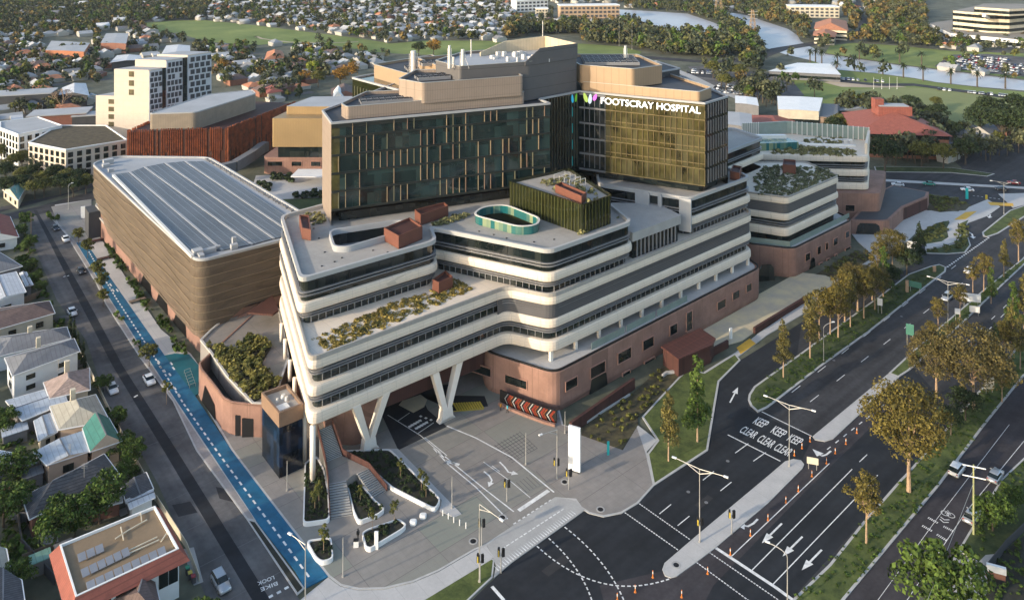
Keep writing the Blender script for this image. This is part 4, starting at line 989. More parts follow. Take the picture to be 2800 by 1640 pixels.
# arches along the foot of the base wall
for t in (.56,.70,.84):
    a_=Vector(cpA).lerp(Vector(cpB),t-.05); c_=Vector(cpA).lerp(Vector(cpB),t+.05); d=(c_-a_).normalized(); q=Vector((d.y,-d.x)); 
    if q.x>0: q=-q
    b=MB(); a2=a_-q*1.12; c2=c_-q*1.12
    b.add([(a2.x,a2.y,.1),(c2.x,c2.y,.1),(c2.x-d.x*1,c2.y-d.y*1,3.9),(a2.x+d.x*3,a2.y+d.y*3,4.2)],[(0,1,2,3),(3,2,1,0)]); cp_(b,'arched_opening',M_black)
b=MB(); a_=Vector(cpA); b.box((a_.x+2.,a_.y-3.,0),(3.4,7.,8.6),.65); cp_(b,'stair_wall',M_dgrey)
b=MB(); a_=Vector(cpB).lerp(Vector(cpC),.07); c_=Vector(cpB).lerp(Vector(cpC),.9); q=Vector(((c_-a_).y,-(c_-a_).x)).normalized(); 
b.bar((a_.x-q.x*.6,a_.y-q.y*.6,3.2),(c_.x-q.x*.6,c_.y-q.y*.6,10.5),.7,2.6); cp_(b,'brick_sweep',M_brick)
b=MB(); b.quad((a_.x+4,a_.y+1-q.y,.2),(c_.x,c_.y-q.y,.2),(c_.x,c_.y-q.y,6.5),(a_.x+9,a_.y+3-q.y,4.)); cp_(b,'entry_glass',M_glassd)
# --- low landscaped podium between car park and hospital
lp=bldg('landscaped_podium','low terracotta podium with dark slot and planted garden roof beside blue path','podium',G(620,1100))
z=6.4
lpo=[G(543,1075),G(548,1092),G(590,1148),G(608,1175),G(633,1189),G(683,1195),G(716,1197),(-44,158),(-46,185),(-62,196),(-67,172)]
b=MB(); b.loft(lpo,[(0,0),(z,0)],.4,top=False); lp_w=b.build('podium_wall',M_brick,lp)
b=MB(); b.ring(lpo,.0,-.35,z-.2,z+.15,.4); b.build('coping',M_brick,lp)
b=MB(); b.loft(lpo,[(3.,-.5),(3.1,-.5)],.4); b.build('sunken_floor',M_black,lp)
gd=[W(x,y,z)[:2] for x,y in ((548,932),(575,905),(700,800),(765,850),(790,980),(760,1070),(716,1106),(690,1105),(620,1030),(575,965))]
b=MB(); b.prism(gd,2.,z); b.build('terrace',M_plaza,lp); b=MB(); b.ring(gd,.1,-.35,z,z+.35); b.build('planter_wall',M_concl,lp)
gd2=[W(x,y,z)[:2] for x,y in ((555,938),(600,955),(640,960),(692,915),(742,950),(715,995),(765,1050),(722,1085),(692,1100),(625,1028),(578,965))]
b=MB(); b.prism(gd2,z+.02,z+.3); b.build('planting_bed',M_soil,lp)
for x,y in ((584,1000),(605,1024),(627,1048)):
    p=G(x,y,3.1); b=MB(); b.tube((*p,3.1),(*p,6.6),.3,n=10); b.build('column',M_column,lp)
for pts in (((549,1092),(590,1150),.7),):
    a_,c_=Vector(G(*pts[0])),Vector(G(*pts[1])); a_,c_=a_.lerp(c_,.1),a_.lerp(c_,1.); d=(c_-a_).normalized(); q=Vector((d.y,-d.x)); q=-q if q.x>0 else q; q*=.12
    b=MB(); b.add([(a_.x+q.x,a_.y+q.y,.1),(c_.x+q.x,c_.y+q.y,.1),(c_.x-d.x*.8+q.x,c_.y-d.y*.8+q.y,3.),(a_.x+d.x*2+q.x,a_.y+d.y*2+q.y,4.4)],[(0,1,2,3),(3,2,1,0)]); b.build('garage_opening',M_black,lp)
a_,c_=Vector(G(633,1189)),Vector(G(683,1195))
b=MB(); b.box(((a_.x*.65+c_.x*.35),(a_.y*.65+c_.y*.35)-.05,.1),(.9,.4,4.),.05); b.box(((a_.x*.1+c_.x*.9),(a_.y*.1+c_.y*.9)-.05,.1),(2.2,.4,3.6),.05); b.build('door',M_black,lp)
# pedestrian bridge canopy between (dark brown flat roof)
b=MB(); b.prism([W(x,y,5)[:2] for x,y in ((677,912),(745,862),(762,905),(745,918))],9.6,10.); b.build('canopy',M_cortd,lp)
# --- black glass lift tower
lt=bldg('lift_tower','black glazed lift tower with brown parapet standing beside the white pillars','lift tower',(-43,147))
LT=[(-42.3,143.),(-47.4,149.2),(-43.5,152),(-38.8,145.8)]
b=MB(); b.prism(LT,0,9.6); b.build('glass_shaft',mat('navy_glass',(.005,.008,.013),.12,var=.4,scale=.5,spec=.25,cells=(((A3,1.5),(B3,1.5),(UZ,2.)),.3,(.02,.06,.15))),lt)
b=MB(); b.ring(LT,.12,-.25,9.4,12.1); b.build('parapet',mat('bronze_panel',(.24,.16,.11),.6,metal=.2),lt); b=MB(); b.flat(offset(ccw(LT),-.2),11.4); b.build('roof',M_deck,lt)
for dx,dy,r in ((-43.2,148.6,.55),(-42.4,147.9,.4),(-44.,147.4,.3)):
    b=MB(); b.tube((dx,dy,11.4),(dx,dy,12.1),r,r*.7,n=12); b.build('roof_cowl',M_whts,lt)
b=MB(); b.box((-42.6,145.4,11.42),(2.6,1.8,.25),.7); b.build('roof_hatch',M_wht,lt)
# --- bus shelter in weathered steel
sh=bldg('entry_pavilion','brown weathered steel pavilion roof with orange lit doorway beside the podium','pavilion',G(1880,960))
sp=[G(1807,948,4.2),G(1914,898,4.2),G(1957,927,4.2),G(1947,945,4.2),G(1855,984,4.2)]
b=MB(); b.prism(sp,4.,4.4); b.build('roof',mat('steel_roof',(.075,.028,.022),.6,lines=((A3,1.4,.08,1.9),(B3,2.4,.1,1.9))),sh); b=MB(); b.prism(offset(ccw(sp),-.4),.1,4.); b.build('wall',M_cortd,sh)
a_=Vector(offset(ccw(sp),-.4)[0])
p=G(1838,1006); b=MB(); b.box((p[0]-.2,p[1]-.35,.2),(1.5,.25,2.2),.6); b.build('lit_door',mat('orange_glow',(.8,.3,.03),.5,emit=1.2),sh)
def lowwall(name,label,pts,z,t,m,z0=0,cat='wall'):
    o=MB(); P=[G(x,y) for x,y in pts]
    for i in range(len(P)-1): o.bar((*P[i],(z0+z)/2),(*P[i+1],(z0+z)/2),t,z-z0)
    return tag(o.build(name,m),label,cat)
lowwall('garden_wall','long dark brown steel wall at foot of podium behind the mulch garden',((1560,1186),(1733,1062)),2.3,.6,M_cortd)
lowwall('garden_wall','dark brown steel ramp wall running from pavilion to the small white sign',((1858,1020),(1990,950)),1.8,.5,M_cortd)
lowwall('garden_wall','dark red steel wall between yellow lit forecourt and footpath',((2062,912),(2215,818)),1.5,.6,M_cortd)
lowwall('garden_wall','pale curved concrete seat wall at the top of the lawn',((1812,1032),(1822,1024),(1850,1020)),.7,.5,M_concl)
lowwall('garden_wall','pale kerb wall along front of mulch garden',((1570,1178),(1722,1082)),.5,.3,M_concl)
# --- rust red finned building
rb=bldg('rust_clad_building','wide building wrapped in rust red vertical fins with grey plant box on top','building',(-125,345))
Rw=[(-158,318.5),(-117,323.7),(-102.5,371),(-165,380)]
Rw=[G(350,353,19),G(623,344,19),G(806,275,19),G(560,262,19)]
b=MB(); b.prism(Rw,0,17.6); b.build('wall',M_rustb,rb)
b=MB()
for i in (0,1,3):
    P_=ccw(Rw); a_,c_=Vector(P_[i]),Vector(P_[(i+1)%4]); L=(c_-a_).length; k=int(L/.85); an=math.atan2((c_-a_).y,(c_-a_).x)
    for j in range(k+1):
        p=a_.lerp(c_,j/k); 
        if rnd.random()<.9: z0_=rnd.choice((1,1,1,6,9)); b.box((p.x,p.y,z0_),(.5,.6,18.6-z0_-rnd.choice((0,0,0,.4))),an+.25)
b.build('fin_screen',M_rustf,rb)
Rt=[G(405,313,24.5),G(536,309,24.5),G(700,258,24.5),G(690,247,24.5),G(567,260,24.5)]
b=MB(); b.loft(Rt,[(17,0),(24.5,0)],2.); b.build('plant_screen',mat('putty_screen',(.24,.20,.155),.6,lines=((A3,.8,.1,.85),)),rb); b=MB(); b.ring(Rt,.05,-.3,24.4,24.9,2.); b.build('coping',M_decki,rb)
b=MB(); b.loft(Rt,[(24.6,-.6),(24.65,-.6)],2.); b.build('roof',M_decki,rb)
# curved dark ramp roof beside it
b=MB(); P=[W(x,y,6) for x,y in ((600,465),(640,455),(690,425),(715,405),(728,400))]
for i in range(4): b.bar(P[i],P[i+1],3.,4)
tag(b.build('curved_canopy',M_mgrey),'grey curved canopy sweeping between the rust building and tan wing','canopy')
# --- white apartment tower
at=bldg('apartment_tower','tall pale apartment tower stepping up in blocks with checkered white window grid','apartment building',(-170,385))
def facade(parent,a,c,z0,z1,cols,rows,wf,hf,m=M_glassd,frame=None,out=.06,prob=1.,stag=0.,name='window',limit=100):
    a=Vector(a);c=Vector(c);d=(c-a);L=d.length;d.normalize();q=Vector((d.y,-d.x));an=math.atan2(d.y,d.x);n=0
    for r_ in range(rows):
        for i in range(cols):
            if rnd.random()>prob: continue
            t=(i+.5+(stag if r_%2 else 0))/cols; 
            if t>1: continue
            p=a+d*(t*L)+q*out; w=L/cols*wf; h=(z1-z0)/rows*hf; zz=z0+(z1-z0)*(r_+.5)/rows-h/2
            b=MB(); b.box((p.x,p.y,zz),(w,.2,h),an); b.build(name,m,parent); n+=1
M_apt=mat('apartment_panel',(.58,.50,.41),.7,var=.05,lines=((UZ,3.,.08,.85),(A3,3.4,.08,.88)))  # beige carries the sunlit tone of the tower's left face
M_aptg=mat('apartment_grid',(.55,.56,.58),.7,var=.05)  # cool blue-white puts the shade of the tower's right side into the colour
def rect(px0,px1,z,depth):
    a=Vector(G(*px0,z)); c=Vector(G(*px1,z)); d=(c-a).normalized(); n_=Vector((-d.y,d.x)); 
    if n_.y<0: n_=-n_
    return [tuple(a),tuple(c),tuple(c+n_*depth),tuple(a+n_*depth)]
# low block: lit end + grid side
q0=G(262,261,20); q1=G(367,264,20); q2=G(410,255,20)
lo=[q0,q1,(q1[0]+9,q1[1]+13),(q0[0]+9,q0[1]+13)]
b=MB(); b.prism(lo,0,20,0,1); b.build('low_block',[M_apt,M_decki],at)
facade(at,q0,q1,1,19,1,5,.33,.62,mat('bronze_window',(.10,.085,.045),.3,var=.4,scale=1.))
facade(at,q1,(q1[0]+9,q1[1]+13),1,19.4,3,6,.75,.72,M_dgrey,stag=.5,prob=.9)
h0=G(312,189,33); h1=G(407,192,33); v=Vector((h1[0]+20,h1[1]+29))
ex=Vector(G(578,150,36))-Vector(h1); 
hi=[h0,h1,tuple(Vector(h1)+ex*.3),tuple(Vector(h0)+ex*.3)]
b=MB(); b.prism(hi,0,33,0,1); b.build('high_block',[M_apt,M_decki],at)
facade(at,h0,h1,20,33,1,3,.14,.6,mat('bronze_window',(.10,.085,.045),.3))
fr=(0.0,.30,.62,1.0); zz=(33,36.5,38.,36.)
for k,(t0,t1,zt) in enumerate(((0.,.26,33),(.26,.60,36.5),(.60,1.,37.5))):
    a_=Vector(h1)+ex*t0; c_=Vector(h1)+ex*t1; w_=Vector(h0)-Vector(h1)
    if k: b=MB(); b.prism([tuple(a_),tuple(c_),tuple(c_+w_*.9),tuple(a_+w_*.9)],0,zt,0,1); b.build('high_block',[M_apt,M_decki],at)
    e_=(c_-a_)
    b=MB(); d=e_.normalized(); q=Vector((d.y,-d.x)); m_=(a_+c_)/2+q*.15; b.box((m_.x,m_.y,4),(e_.length*.98,.3,zt-4.5),math.atan2(d.y,d.x)); b.build('grid_facade',M_aptg,at)
    facade(at,tuple(a_+e_*.02),tuple(a_+e_*(.72 if k<2 else .95)),6,zt-1,4 if k else 3,10,.70,.74,M_dgrey,out=.36,stag=.25,prob=.97)
    if k<2: b=MB(); m2=a_+e_*.86+q*.4; b.box((m2.x,m2.y,5),(e_.length*.2,.3,zt-5),math.atan2(d.y,d.x)); b.build('dark_bay',M_glassd,at)
# --- pale low apartments at far left
for k,(pts,zt,lab,rm) in enumerate(((((0,352),(50,370),(170,345),(105,322),(0,335)),13.,'white panelled low apartment block with pale flat roof at left edge',M_decki),(((78,392),(180,412),(348,385),(290,345),(160,345)),12.,'cream framed apartment block with brown roof garden beside the car park',mat('roof_garden',(.075,.06,.035),.95,var=.4,scale=.5)))):
    P=ccw([G(x,y,zt) for x,y in pts]); bb=bldg('apartment_block',lab,'apartment building',P[0])
    b=MB(); b.prism(P,0,zt); b.build('wall',M_apt if k else M_wht,bb); b=MB(); b.flat(offset(P,-.4),zt+.12); b.build('roof',rm,bb); b=MB(); b.ring(P,.1,-.4,zt,zt+.5); b.build('parapet',M_wht,bb)
    n=len(P)
    for i in range(n):
        a_,c_=P[i],P[(i+1)%n]
        if (c_[1]-a_[1])*-(.0)-1 and ((Vector(c_)-Vector(a_)).length>4): 
            nrm=Vector((c_[1]-a_[1],-(c_[0]-a_[0])))
            if nrm.y<0 or (nrm.x>0 and abs(nrm.y)<nrm.x): facade(bb,a_,c_,.8,zt-.6,max(2,int((Vector(c_)-Vector(a_)).length/3.)),4,.55,.74,M_glassd)
for k,(px,py,w,d,h,m,lab) in enumerate(((35,300,40,15,9,M_dgrey,'dark slatted flat block behind the pale apartments'),(165,345,26,14,7,mat('redbrick',(.22,.09,.06),.85),'red brick hall end between pale apartments and tower'),(245,345,14,9,6,M_dgrey,'low dark plant roof at foot of the apartment tower'))):
    p=G(px,py); bb=bldg('low_building',lab,'building',p); b=MB(); b.box((p[0],p[1],0),(w,d,h),.3); b.build('wall',m,bb); b=MB(); b.box((p[0],p[1],h),(w+1,d+1,.5),.3); b.build('roof',M_decki,bb)
# ================= houses =================
def rmat(n,c,per=.9,k=.75,d=A3): return mat('roof_'+n,c,.75,var=.15,scale=.6,fine=.15,lines=((d,per,.12,k),))
RC={'white':rmat('white',(.52,.54,.56)),'grey':rmat('grey',(.17,.175,.185)),'dark':mat('roof_slate_tile',(.075,.078,.085),.8,var=.35,scale=1.5,fine=.4,lines=((B3,.45,.12,.5),)),'pink':mat('roof_old_tile',(.33,.25,.215),.85,var=.3,scale=1.,fine=.4,lines=((B3,.5,.1,.7),)),
 'brown':mat('roof_brown_tile',(.135,.095,.085),.85,var=.25,scale=.8,fine=.3,lines=((B3,.5,.1,.7),)),'red':mat('roof_red_tile',(.27,.085,.06),.8,var=.2,scale=.8,fine=.2,lines=((B3,.5,.1,.75),)),'green':rmat('green',(.035,.15,.125)),'beige':rmat('beige',(.36,.335,.27)),'blue':rmat('palegrey',(.40,.44,.48)),'mint':rmat('mint',(.16,.30,.25)),'terra':mat('roof_terracotta',(.40,.17,.09),.8,var=.2,scale=.6)}
WC={'white':M_wht,'cream':mat('cream_wall',(.56,.50,.38),.8),'brick':mat('house_brick',(.26,.12,.08),.85,var=.15,scale=1.),'grey':M_mgrey,'pinky':mat('peach_render',(.52,.40,.30),.8)}
def house(px,z,rise,roof,wall,label,hip=True,gab=None,ov=.45,chim=None,name='house',wins=True,group=None,g2=None):
    """four eave corners in the photo -> house with walls, hipped or gabled roof"""
    E4=ccw([G(x,y,z) for x,y in px]); L01=(Vector(E4[1])-Vector(E4[0])).length; L12=(Vector(E4[2])-Vector(E4[1])).length
    if L01<L12: E4=E4[1:]+E4[:1]; L01,L12=L12,L01
    c=sum((Vector(p) for p in E4),Vector((0,0)))/4; h=thing(name,label,'house',(c.x,c.y,0),0,group)
    b=MB(); b.prism(offset(E4,-ov),0,z-.02,bot=False); b.build('wall',wall,h)
    m0=(Vector(E4[3])+Vector(E4[0]))/2; m1=(Vector(E4[1])+Vector(E4[2]))/2
    ins=min(L12/2,L01*.35)/L01 if hip else 0.
    r0=m0.lerp(m1,ins); r1=m1.lerp(m0,ins); V=[(*p,z) for p in E4]+[(r0.x,r0.y,z+rise),(r1.x,r1.y,z+rise)]
    b=MB(); b.add(V,[(0,1,5,4),(2,3,4,5)],0); b.add(V,[(1,2,5),(3,0,4)],0 if hip else 1); b.add(V,[(3,2,1,0)],1)
    b.build('roof',[roof,wall],h)
    b=MB(); 
    for i in range(4):
        a_,c_=E4[i],E4[(i+1)%4]; b.bar((*a_,z-.05),(*c_,z-.05),.14,.18)
    b.build('gutter',M_wht,h)
    b=MB(); b.bar(V[4],V[5],.22,.12); b.build('ridge',RC['grey'] if roof!=RC['grey'] else M_mgrey,h)
    if wins:
        for i in range(4):
            a_,c_=Vector(offset(E4,-ov)[i]),Vector(offset(E4,-ov)[(i+1)%4]); nn=Vector(((c_-a_).y,-(c_-a_).x))
            if nn.y<0: 
                k=max(1,int((c_-a_).length/5)); facade(h,a_,c_,.6,2.7 if z<4.5 else z-.6,k,1 if z<4.5 else 2,.28,.62 if z<4.5 else .45,M_glassd,name='window')
    if chim:
        for (cx,cy) in chim:
            x,y=G(cx,cy,z+rise); b=MB(); b.box((x,y,z),(.9,.9,rise+1.1),.65); b.build('chimney',WC['cream'],h)
    return h
house(((-60,775),(44,742),(72,798),(-40,835)),4.2,.6,RC['white'],WC['white'],'white gabled house with pale metal roof beside the side street',hip=False)
house(((53,746),(72,743),(91,778),(70,783)),3.,.3,RC['white'],WC['grey'],'small pale skillion annex in front of the white house',hip=False,wins=False)
house(((-60,600),(28,592),(52,648),(-50,665)),3.5,2.,RC['red'],WC['white'],'red tiled gabled house at the left edge',hip=False)
house(((-90,700),(0,690),(62,728),(-40,755)),3.5,1.6,RC['grey'],WC['grey'],'dark grey roofed house between red tiled and white houses')
house(((-110,858),(136,822),(151,856),(-90,925)),3.6,1.8,RC['brown'],WC['cream'],'long brown tiled house with cream wall beside parked white car')
house(((-30,925),(183,893),(194,925),(-5,975)),3.6,1.6,RC['grey'],WC['white'],'grey metal hipped house behind the two storey white house',chim=((82,905),(105,935)))
house(((12,978),(203,925),(219,960),(33,1028)),5.6,1.5,RC['grey'],WC['white'],'two storey white rendered house with slate grey hip roof')
house(((118,1045),(245,1005),(247,1065),(135,1090)),3.6,2.,RC['pink'],WC['cream'],'old pinkish tiled cottage with tall cream chimneys',chim=((183,1000),(199,1078)))
house(((15,1095),(172,1050),(185,1100),(60,1150)),3.2,.4,RC['blue'],WC['grey'],'flat pale metal roof extension behind the pink tiled cottage',hip=False,wins=False)
house(((135,1110),(262,1078),(300,1150),(160,1175)),3.6,1.9,RC['beige'],WC['pinky'],'beige ribbed metal hipped house with peach wall')
house(((92,1150),(138,1128),(158,1180),(105,1205)),3.,.25,RC['blue'],WC['cream'],'small square pale roofed rear annex of the beige house',hip=False)
house(((90,1235),(232,1175),(248,1232),(128,1272)),3.6,.5,RC['blue'],WC['pinky'],'long pale blue metal roof house behind the green gable',hip=False)
gh=house(((225,1170),(298,1142),(334,1205),(246,1235)),3.8,2.2,RC['green'],WC['pinky'],'house front with dark green gabled roof and white return',hip=False)
house(((60,1360),(285,1240),(330,1300),(80,1420)),3.4,2.4,RC['dark'],WC['brick'],'house with mossy dark slate tiled hip roof',chim=None)
house(((330,1330),(400,1290),(420,1335),(345,1375)),2.6,.4,RC['dark'],WC['grey'],'small dark carport beside the slate roofed house',hip=False,wins=False)
house(((345,1365),(418,1337),(424,1360),(355,1392)),2.7,.3,RC['white'],WC['white'],'small pale carport roof behind the brown flat roofed block',hip=False,wins=False)
house(((215,1360),(330,1340),(335,1372),(225,1400)),2.4,.3,RC['beige'],WC['brick'],'beige lean-to roof beside the round garden trees',hip=False,wins=False)
house(((-40,1540),(60,1585),(75,1690),(-60,1700)),4.2,.6,RC['dark'],WC['grey'],'dark roofed shed in the bottom left corner',hip=False,wins=False)
house(((-60,1480),(18,1500),(35,1590),(-50,1620)),3.2,.4,RC['beige'],WC['cream'],'beige shed roof at the bottom left edge',hip=False,wins=False)
house(((-30,1225),(38,1238),(42,1262),(-30,1285)),2.5,.4,RC['blue'],WC['grey'],'small pale garden shed at the left edge',hip=False,wins=False)
house(((5,518),(28,512),(75,505),(50,548)),3.3,2.,RC['mint'],WC['cream'],'cottage with pale green gabled roof behind the corner pole',hip=False)
house(((300,1640),(365,1590),(425,1590),(450,1700)),4.2,1.8,RC['brown'],WC['white'],'brown tiled front roof of the arched window block at bottom',hip=True,wins=False)
# two storey flats with brown flat roof, tiled skirt and arched windows
zf=7.2
fp=[G(x,y,zf) for x,y in ((165,1490),(423,1385),(487,1500),(208,1630))]
fl_=bldg('flat_roofed_block','two storey white block with brown flat roof, orange and red tiled skirt','apartment building',G(320,1600))
fpc=ccw(fp)
b=MB(); b.prism(offset(fpc,.1),0,zf-.6); b.build('wall',M_wht,fl_)
b=MB(); b.flat(offset(fpc,-.2),zf-.25); b.build('roof',mat('brown_membrane',(.215,.155,.095),.85,var=.1,scale=.3,fine=.1),fl_)
b=MB(); b.ring(fpc,.1,-.15,zf-.4,zf+.12); b.build('parapet',M_wht,fl_)
b=MB(); o1=offset(fpc,1.3); n=4
for i in range(4): j=(i+1)%4; b.quad((*o1[i],zf-1.6),(*o1[j],zf-1.6),(*offset(fpc,.1)[j],zf+.02),(*offset(fpc,.1)[i],zf+.02))
b.build('tiled_skirt',RC['red'],fl_)
for p0,p1,k in (((212,1530),(284,1498),3),((222,1572),(354,1508),6),((236,1608),(454,1505),9)):
    a_=Vector(G(*p0,zf)); c_=Vector(G(*p1,zf)); d=(c_-a_).normalized(); an=math.atan2(d.y,d.x); L=(c_-a_).length/k; q=Vector((-d.y,d.x))
    for i in range(k):
        m_=a_+d*(L*(i+.5)); V=[]
        for sx,sy,zz in ((-.44,-.5,.25),(.44,-.5,.25),(.44,.5,.6),(-.44,.5,.6)): V.append((m_.x+d.x*sx*L+q.x*sy*1.3,m_.y+d.y*sx*L+q.y*sy*1.3,zf+zz-.2))
        b=MB(); b.add(V+[(x,y,z-.08) for x,y,z in V],[(0,1,2,3),(7,6,5,4),(0,4,5,1),(1,5,6,2),(2,6,7,3),(3,7,4,0)]); b.build('solar_panel',mat('pv_small',(.26,.27,.29),.35,metal=.2),fl_)
for p0,p1 in (((330,1440),(338,1476)),((315,1472),(352,1448)),((352,1448),(402,1420)),((385,1402),(387,1424)),((350,1505),(430,1467)),((355,1511),(435,1475)),((440,1480),(456,1456))):
    b=MB(); b.bar(W(*p0,zf),W(*p1,zf),.14,.14); b.build('roof_pipe',WC['cream'],fl_)
P_=offset(fpc,.1)
def arched_win(a,c,t,z,w,h,par):
    a=Vector(a);c=Vector(c);d=(c-a);L=d.length;d.normalize();q=Vector((d.y,-d.x))*.08;p=a+d*t*L+q; V=[(p.x-d.x*w/2,p.y-d.y*w/2,z),(p.x+d.x*w/2,p.y+d.y*w/2,z)]
    for k in range(7): th_=math.pi*k/6; V.append((p.x+d.x*w/2*math.cos(th_),p.y+d.y*w/2*math.cos(th_),z+h-w/2+w/2*math.sin(th_)))
    b=MB(); b.add(V,[tuple(range(len(V)))]); b.build('arched_window',M_glassd,par)
for i in range(4):
    a_,c_=P_[i],P_[(i+1)%4]; nn=Vector((c_[1]-a_[1],-(c_[0]-a_[0])))
    if nn.y<0 and nn.x>0:
        for t in (.28,.42,.84,.94): arched_win(a_,c_,t,2.6,1.3,3.2,fl_)
# --- halls and landmarks on the right
def hall(name,label,px,z,rise,roof,wall,hip=True,cat='building',ov=1.2,storeys=0,inset=None):
    E4=ccw([G(x,y,z) for x,y in px]); L01=(Vector(E4[1])-Vector(E4[0])).length; L12=(Vector(E4[2])-Vector(E4[1])).length
    if L01<L12: E4=E4[1:]+E4[:1]; L01,L12=L12,L01
    c=sum((Vector(p) for p in E4),Vector((0,0)))/4; h=thing(name,label,cat,(c.x,c.y,0))
    b=MB(); b.prism(offset(E4,-ov),0,z-.05,bot=False); b.build('wall',wall,h)
    m0=(Vector(E4[3])+Vector(E4[0]))/2; m1=(Vector(E4[1])+Vector(E4[2]))/2; ins=(inset or min(L12/2,L01*.4)/L01) if hip else 0
    r0=m0.lerp(m1,ins); r1=m1.lerp(m0,ins); V=[(*p,z) for p in E4]+[(r0.x,r0.y,z+rise),(r1.x,r1.y,z+rise)]
    b=MB(); b.add(V,[(0,1,5,4),(2,3,4,5)],0); b.add(V,[(1,2,5),(3,0,4)],0 if hip else 1); b.add(V,[(3,2,1,0)],1); b.build('roof',[roof,wall],h)
    for s in range(storeys):
        b=MB(); b.loft(offset(E4,-ov),[(1.5+s*3.6,.08),(3.1+s*3.6,.08)],0,top=False,bot=False); b.build('window_band',M_glassd,h)
    return h,V
hr,V=hall('brick_hall','large brick hall with broad red tiled pyramid roof beside the oval',((2345,348),(2500,375),(2605,372),(2515,312),(2330,305)) [:0] or ((2340,365),(2606,374),(2500,308),(2300,308)),10.5,6.5,RC['red'],WC['brick'],storeys=3)
x,y=G(2438,300,17); b=MB(); b.box((x,y,15),(15,8,4.),-.05); b.build('roof_lantern',RC['red'],hr); b=MB(); b.box((x,y,19),(13,6,.3),-.05); b.build('lantern_roof',M_decki,hr)
b=MB(); b.box((x-6,y+1,18),(4,4,4),0); b.build('roof_tower',RC['red'],hr)
b=MB(); b.box((x,y-6.5,13.3),(15,2.5,1.6),-.05); b.build('skylight_row',M_black,hr)
hall('white_hall','white institutional building with parapet at the end of the oval road',((2128,300),(2240,305),(2250,268),(2125,263)),11,.3,M_wht,WC['cream'],hip=False,storeys=2,ov=.2)
hall('brick_annex','weathered brick building joined to white institutional hall',((2210,318),(2290,325),(2292,285),(2212,285)),8,.3,M_mgrey,mat('old_brick',(.26,.19,.14),.9,var=.25,scale=.6,fine=.3),hip=False,ov=.2)
hall('long_shed','long low pale metal roofed shed between brick annex and red roofed hall',((2290,304),(2410,305),(2400,277),(2285,275)),6,1.5,rmat('shed',(.30,.33,.35)),M_mgrey,hip=False)
hall('red_roofed_house','long red metal roof behind the green terrace wing',((2060,350),(2192,360),(2165,318),(2050,315)),6,2.5,RC['red'],WC['brick'])
hall('grey_block','grey flat roofed block peeping past right edge of glass tower',((1990,340),(2058,352),(2055,312),(1990,305)),12,.3,M_decki,M_mgrey,hip=False,ov=.1)
hall('white_block','small white roofed block behind grey block by the tower',((2010,282),(2075,290),(2070,268),(2010,262)),8,.3,M_wht,M_mgrey,hip=False,ov=.1)
hall('curved_house','white low building facing the river bend with dark windows',((2100,195),(2300,205),(2270,175),(2180,172)),5,.5,M_wht,M_mgrey,hip=False,storeys=1,ov=.4)
hall('club_house','cream clubhouse with orange tiled roofs beside the bridge',((2225,80),(2320,85),(2315,58),(2230,62)),9,5,RC['terra'],WC['cream'],storeys=2)
hall('club_wing','front wing of the clubhouse with curved orange roof',((2222,98),(2285,103),(2290,85),(2225,85)),7,3,RC['terra'],WC['cream'],storeys=2)
# grandstand
gs_=bldg('grandstand','white racecourse grandstand with sloping dark red seating at top right','grandstand',G(2700,90))
M_gr=mat('stand_roof',(.24,.22,.19),.9,var=.1,scale=.05)
GP=[((2535,62),(2640,52),(2700,75),(2735,88),(2650,90),(2560,78),8),]
for k,(px,z0,z1,m) in enumerate(((((2540,64),(2640,50),(2760,80),(2900,82),(2900,120),(2740,105),(2600,92)),0,7,M_wht),(((2606,30),(2700,38),(2760,40),(2900,28),(2850,12),(2700,10)),7,24,WC['cream']),(((2665,20),(2760,26),(2840,22),(2830,12),(2690,10)),24,30,WC['cream']))):
    P=[G(x,y,z1) for x,y in px]; b=MB(); b.prism(P,z0,z1,0,1); b.build('tier',[m,M_gr],gs_)
    for s_ in range(3 if k==1 else 1):
        b=MB(); zz=z0+1.5+s_*5.5; b.loft(P,[(zz,.3),(zz+2.6,.3)],0,top=False,bot=False); b.build('window_band',M_glassd,gs_)
b=MB(); b.add([W(2690,40,24),W(2830,38,24),W(2860,62,8),W(2735,68,8)],[(0,1,2,3)]); b.build('seating_bank',mat('seat_red',(.12,.03,.03),.8),gs_)
b=MB(); b.bar(W(2690,43,24),W(2740,70,8),2.5,2.5); b.bar(W(2740,71,8),W(2860,64,8),2.5,2.5); b.build('balcony_edge',M_wht,gs_)
hall('stable_row','long white barn on the far river flats',((2498,105),(2550,110),(2550,102),(2500,98)),4,1,M_wht,WC['cream'],hip=False)
# apartment rows by the lake
def flats(label,p0,p1,z,dep,cols,rows,wall):
    a_=Vector(G(*p0,0)); c_=Vector(G(*p1,0)); d=(c_-a_).normalized(); n_=Vector((-d.y,d.x)); n_=n_ if n_.y>0 else -n_
    h=thing('lakeside_flats',label,'apartment building',(a_.x,a_.y,0)); P=[tuple(a_),tuple(c_),tuple(c_+n_*dep),tuple(a_+n_*dep)]
    b=MB(); b.prism(P,0,z); b.build('wall',wall,h); b=MB(); b.prism(offset(ccw(P),.6),z,z+.8); b.build('roof',M_wht,h); facade(h,a_,c_,.5,z-.4,cols,rows,.6,.55,M_dgrey,out=.3)
flats('long terracotta and cream flats on the lake shore',(1532,52),(1694,50),14,18,14,3,mat('flats_tan',(.42,.30,.20),.8)); flats('white stepped flats left of the lake',(1412,34),(1498,30),13,16,8,3,M_wht); flats('small yellow lit flats below white stepped flats',(1465,50),(1498,50),10,12,4,3,WC['cream'])
flats('cream riverside flats behind the golden trees',(2160,48),(2295,50),12,20,10,3,WC['cream'])
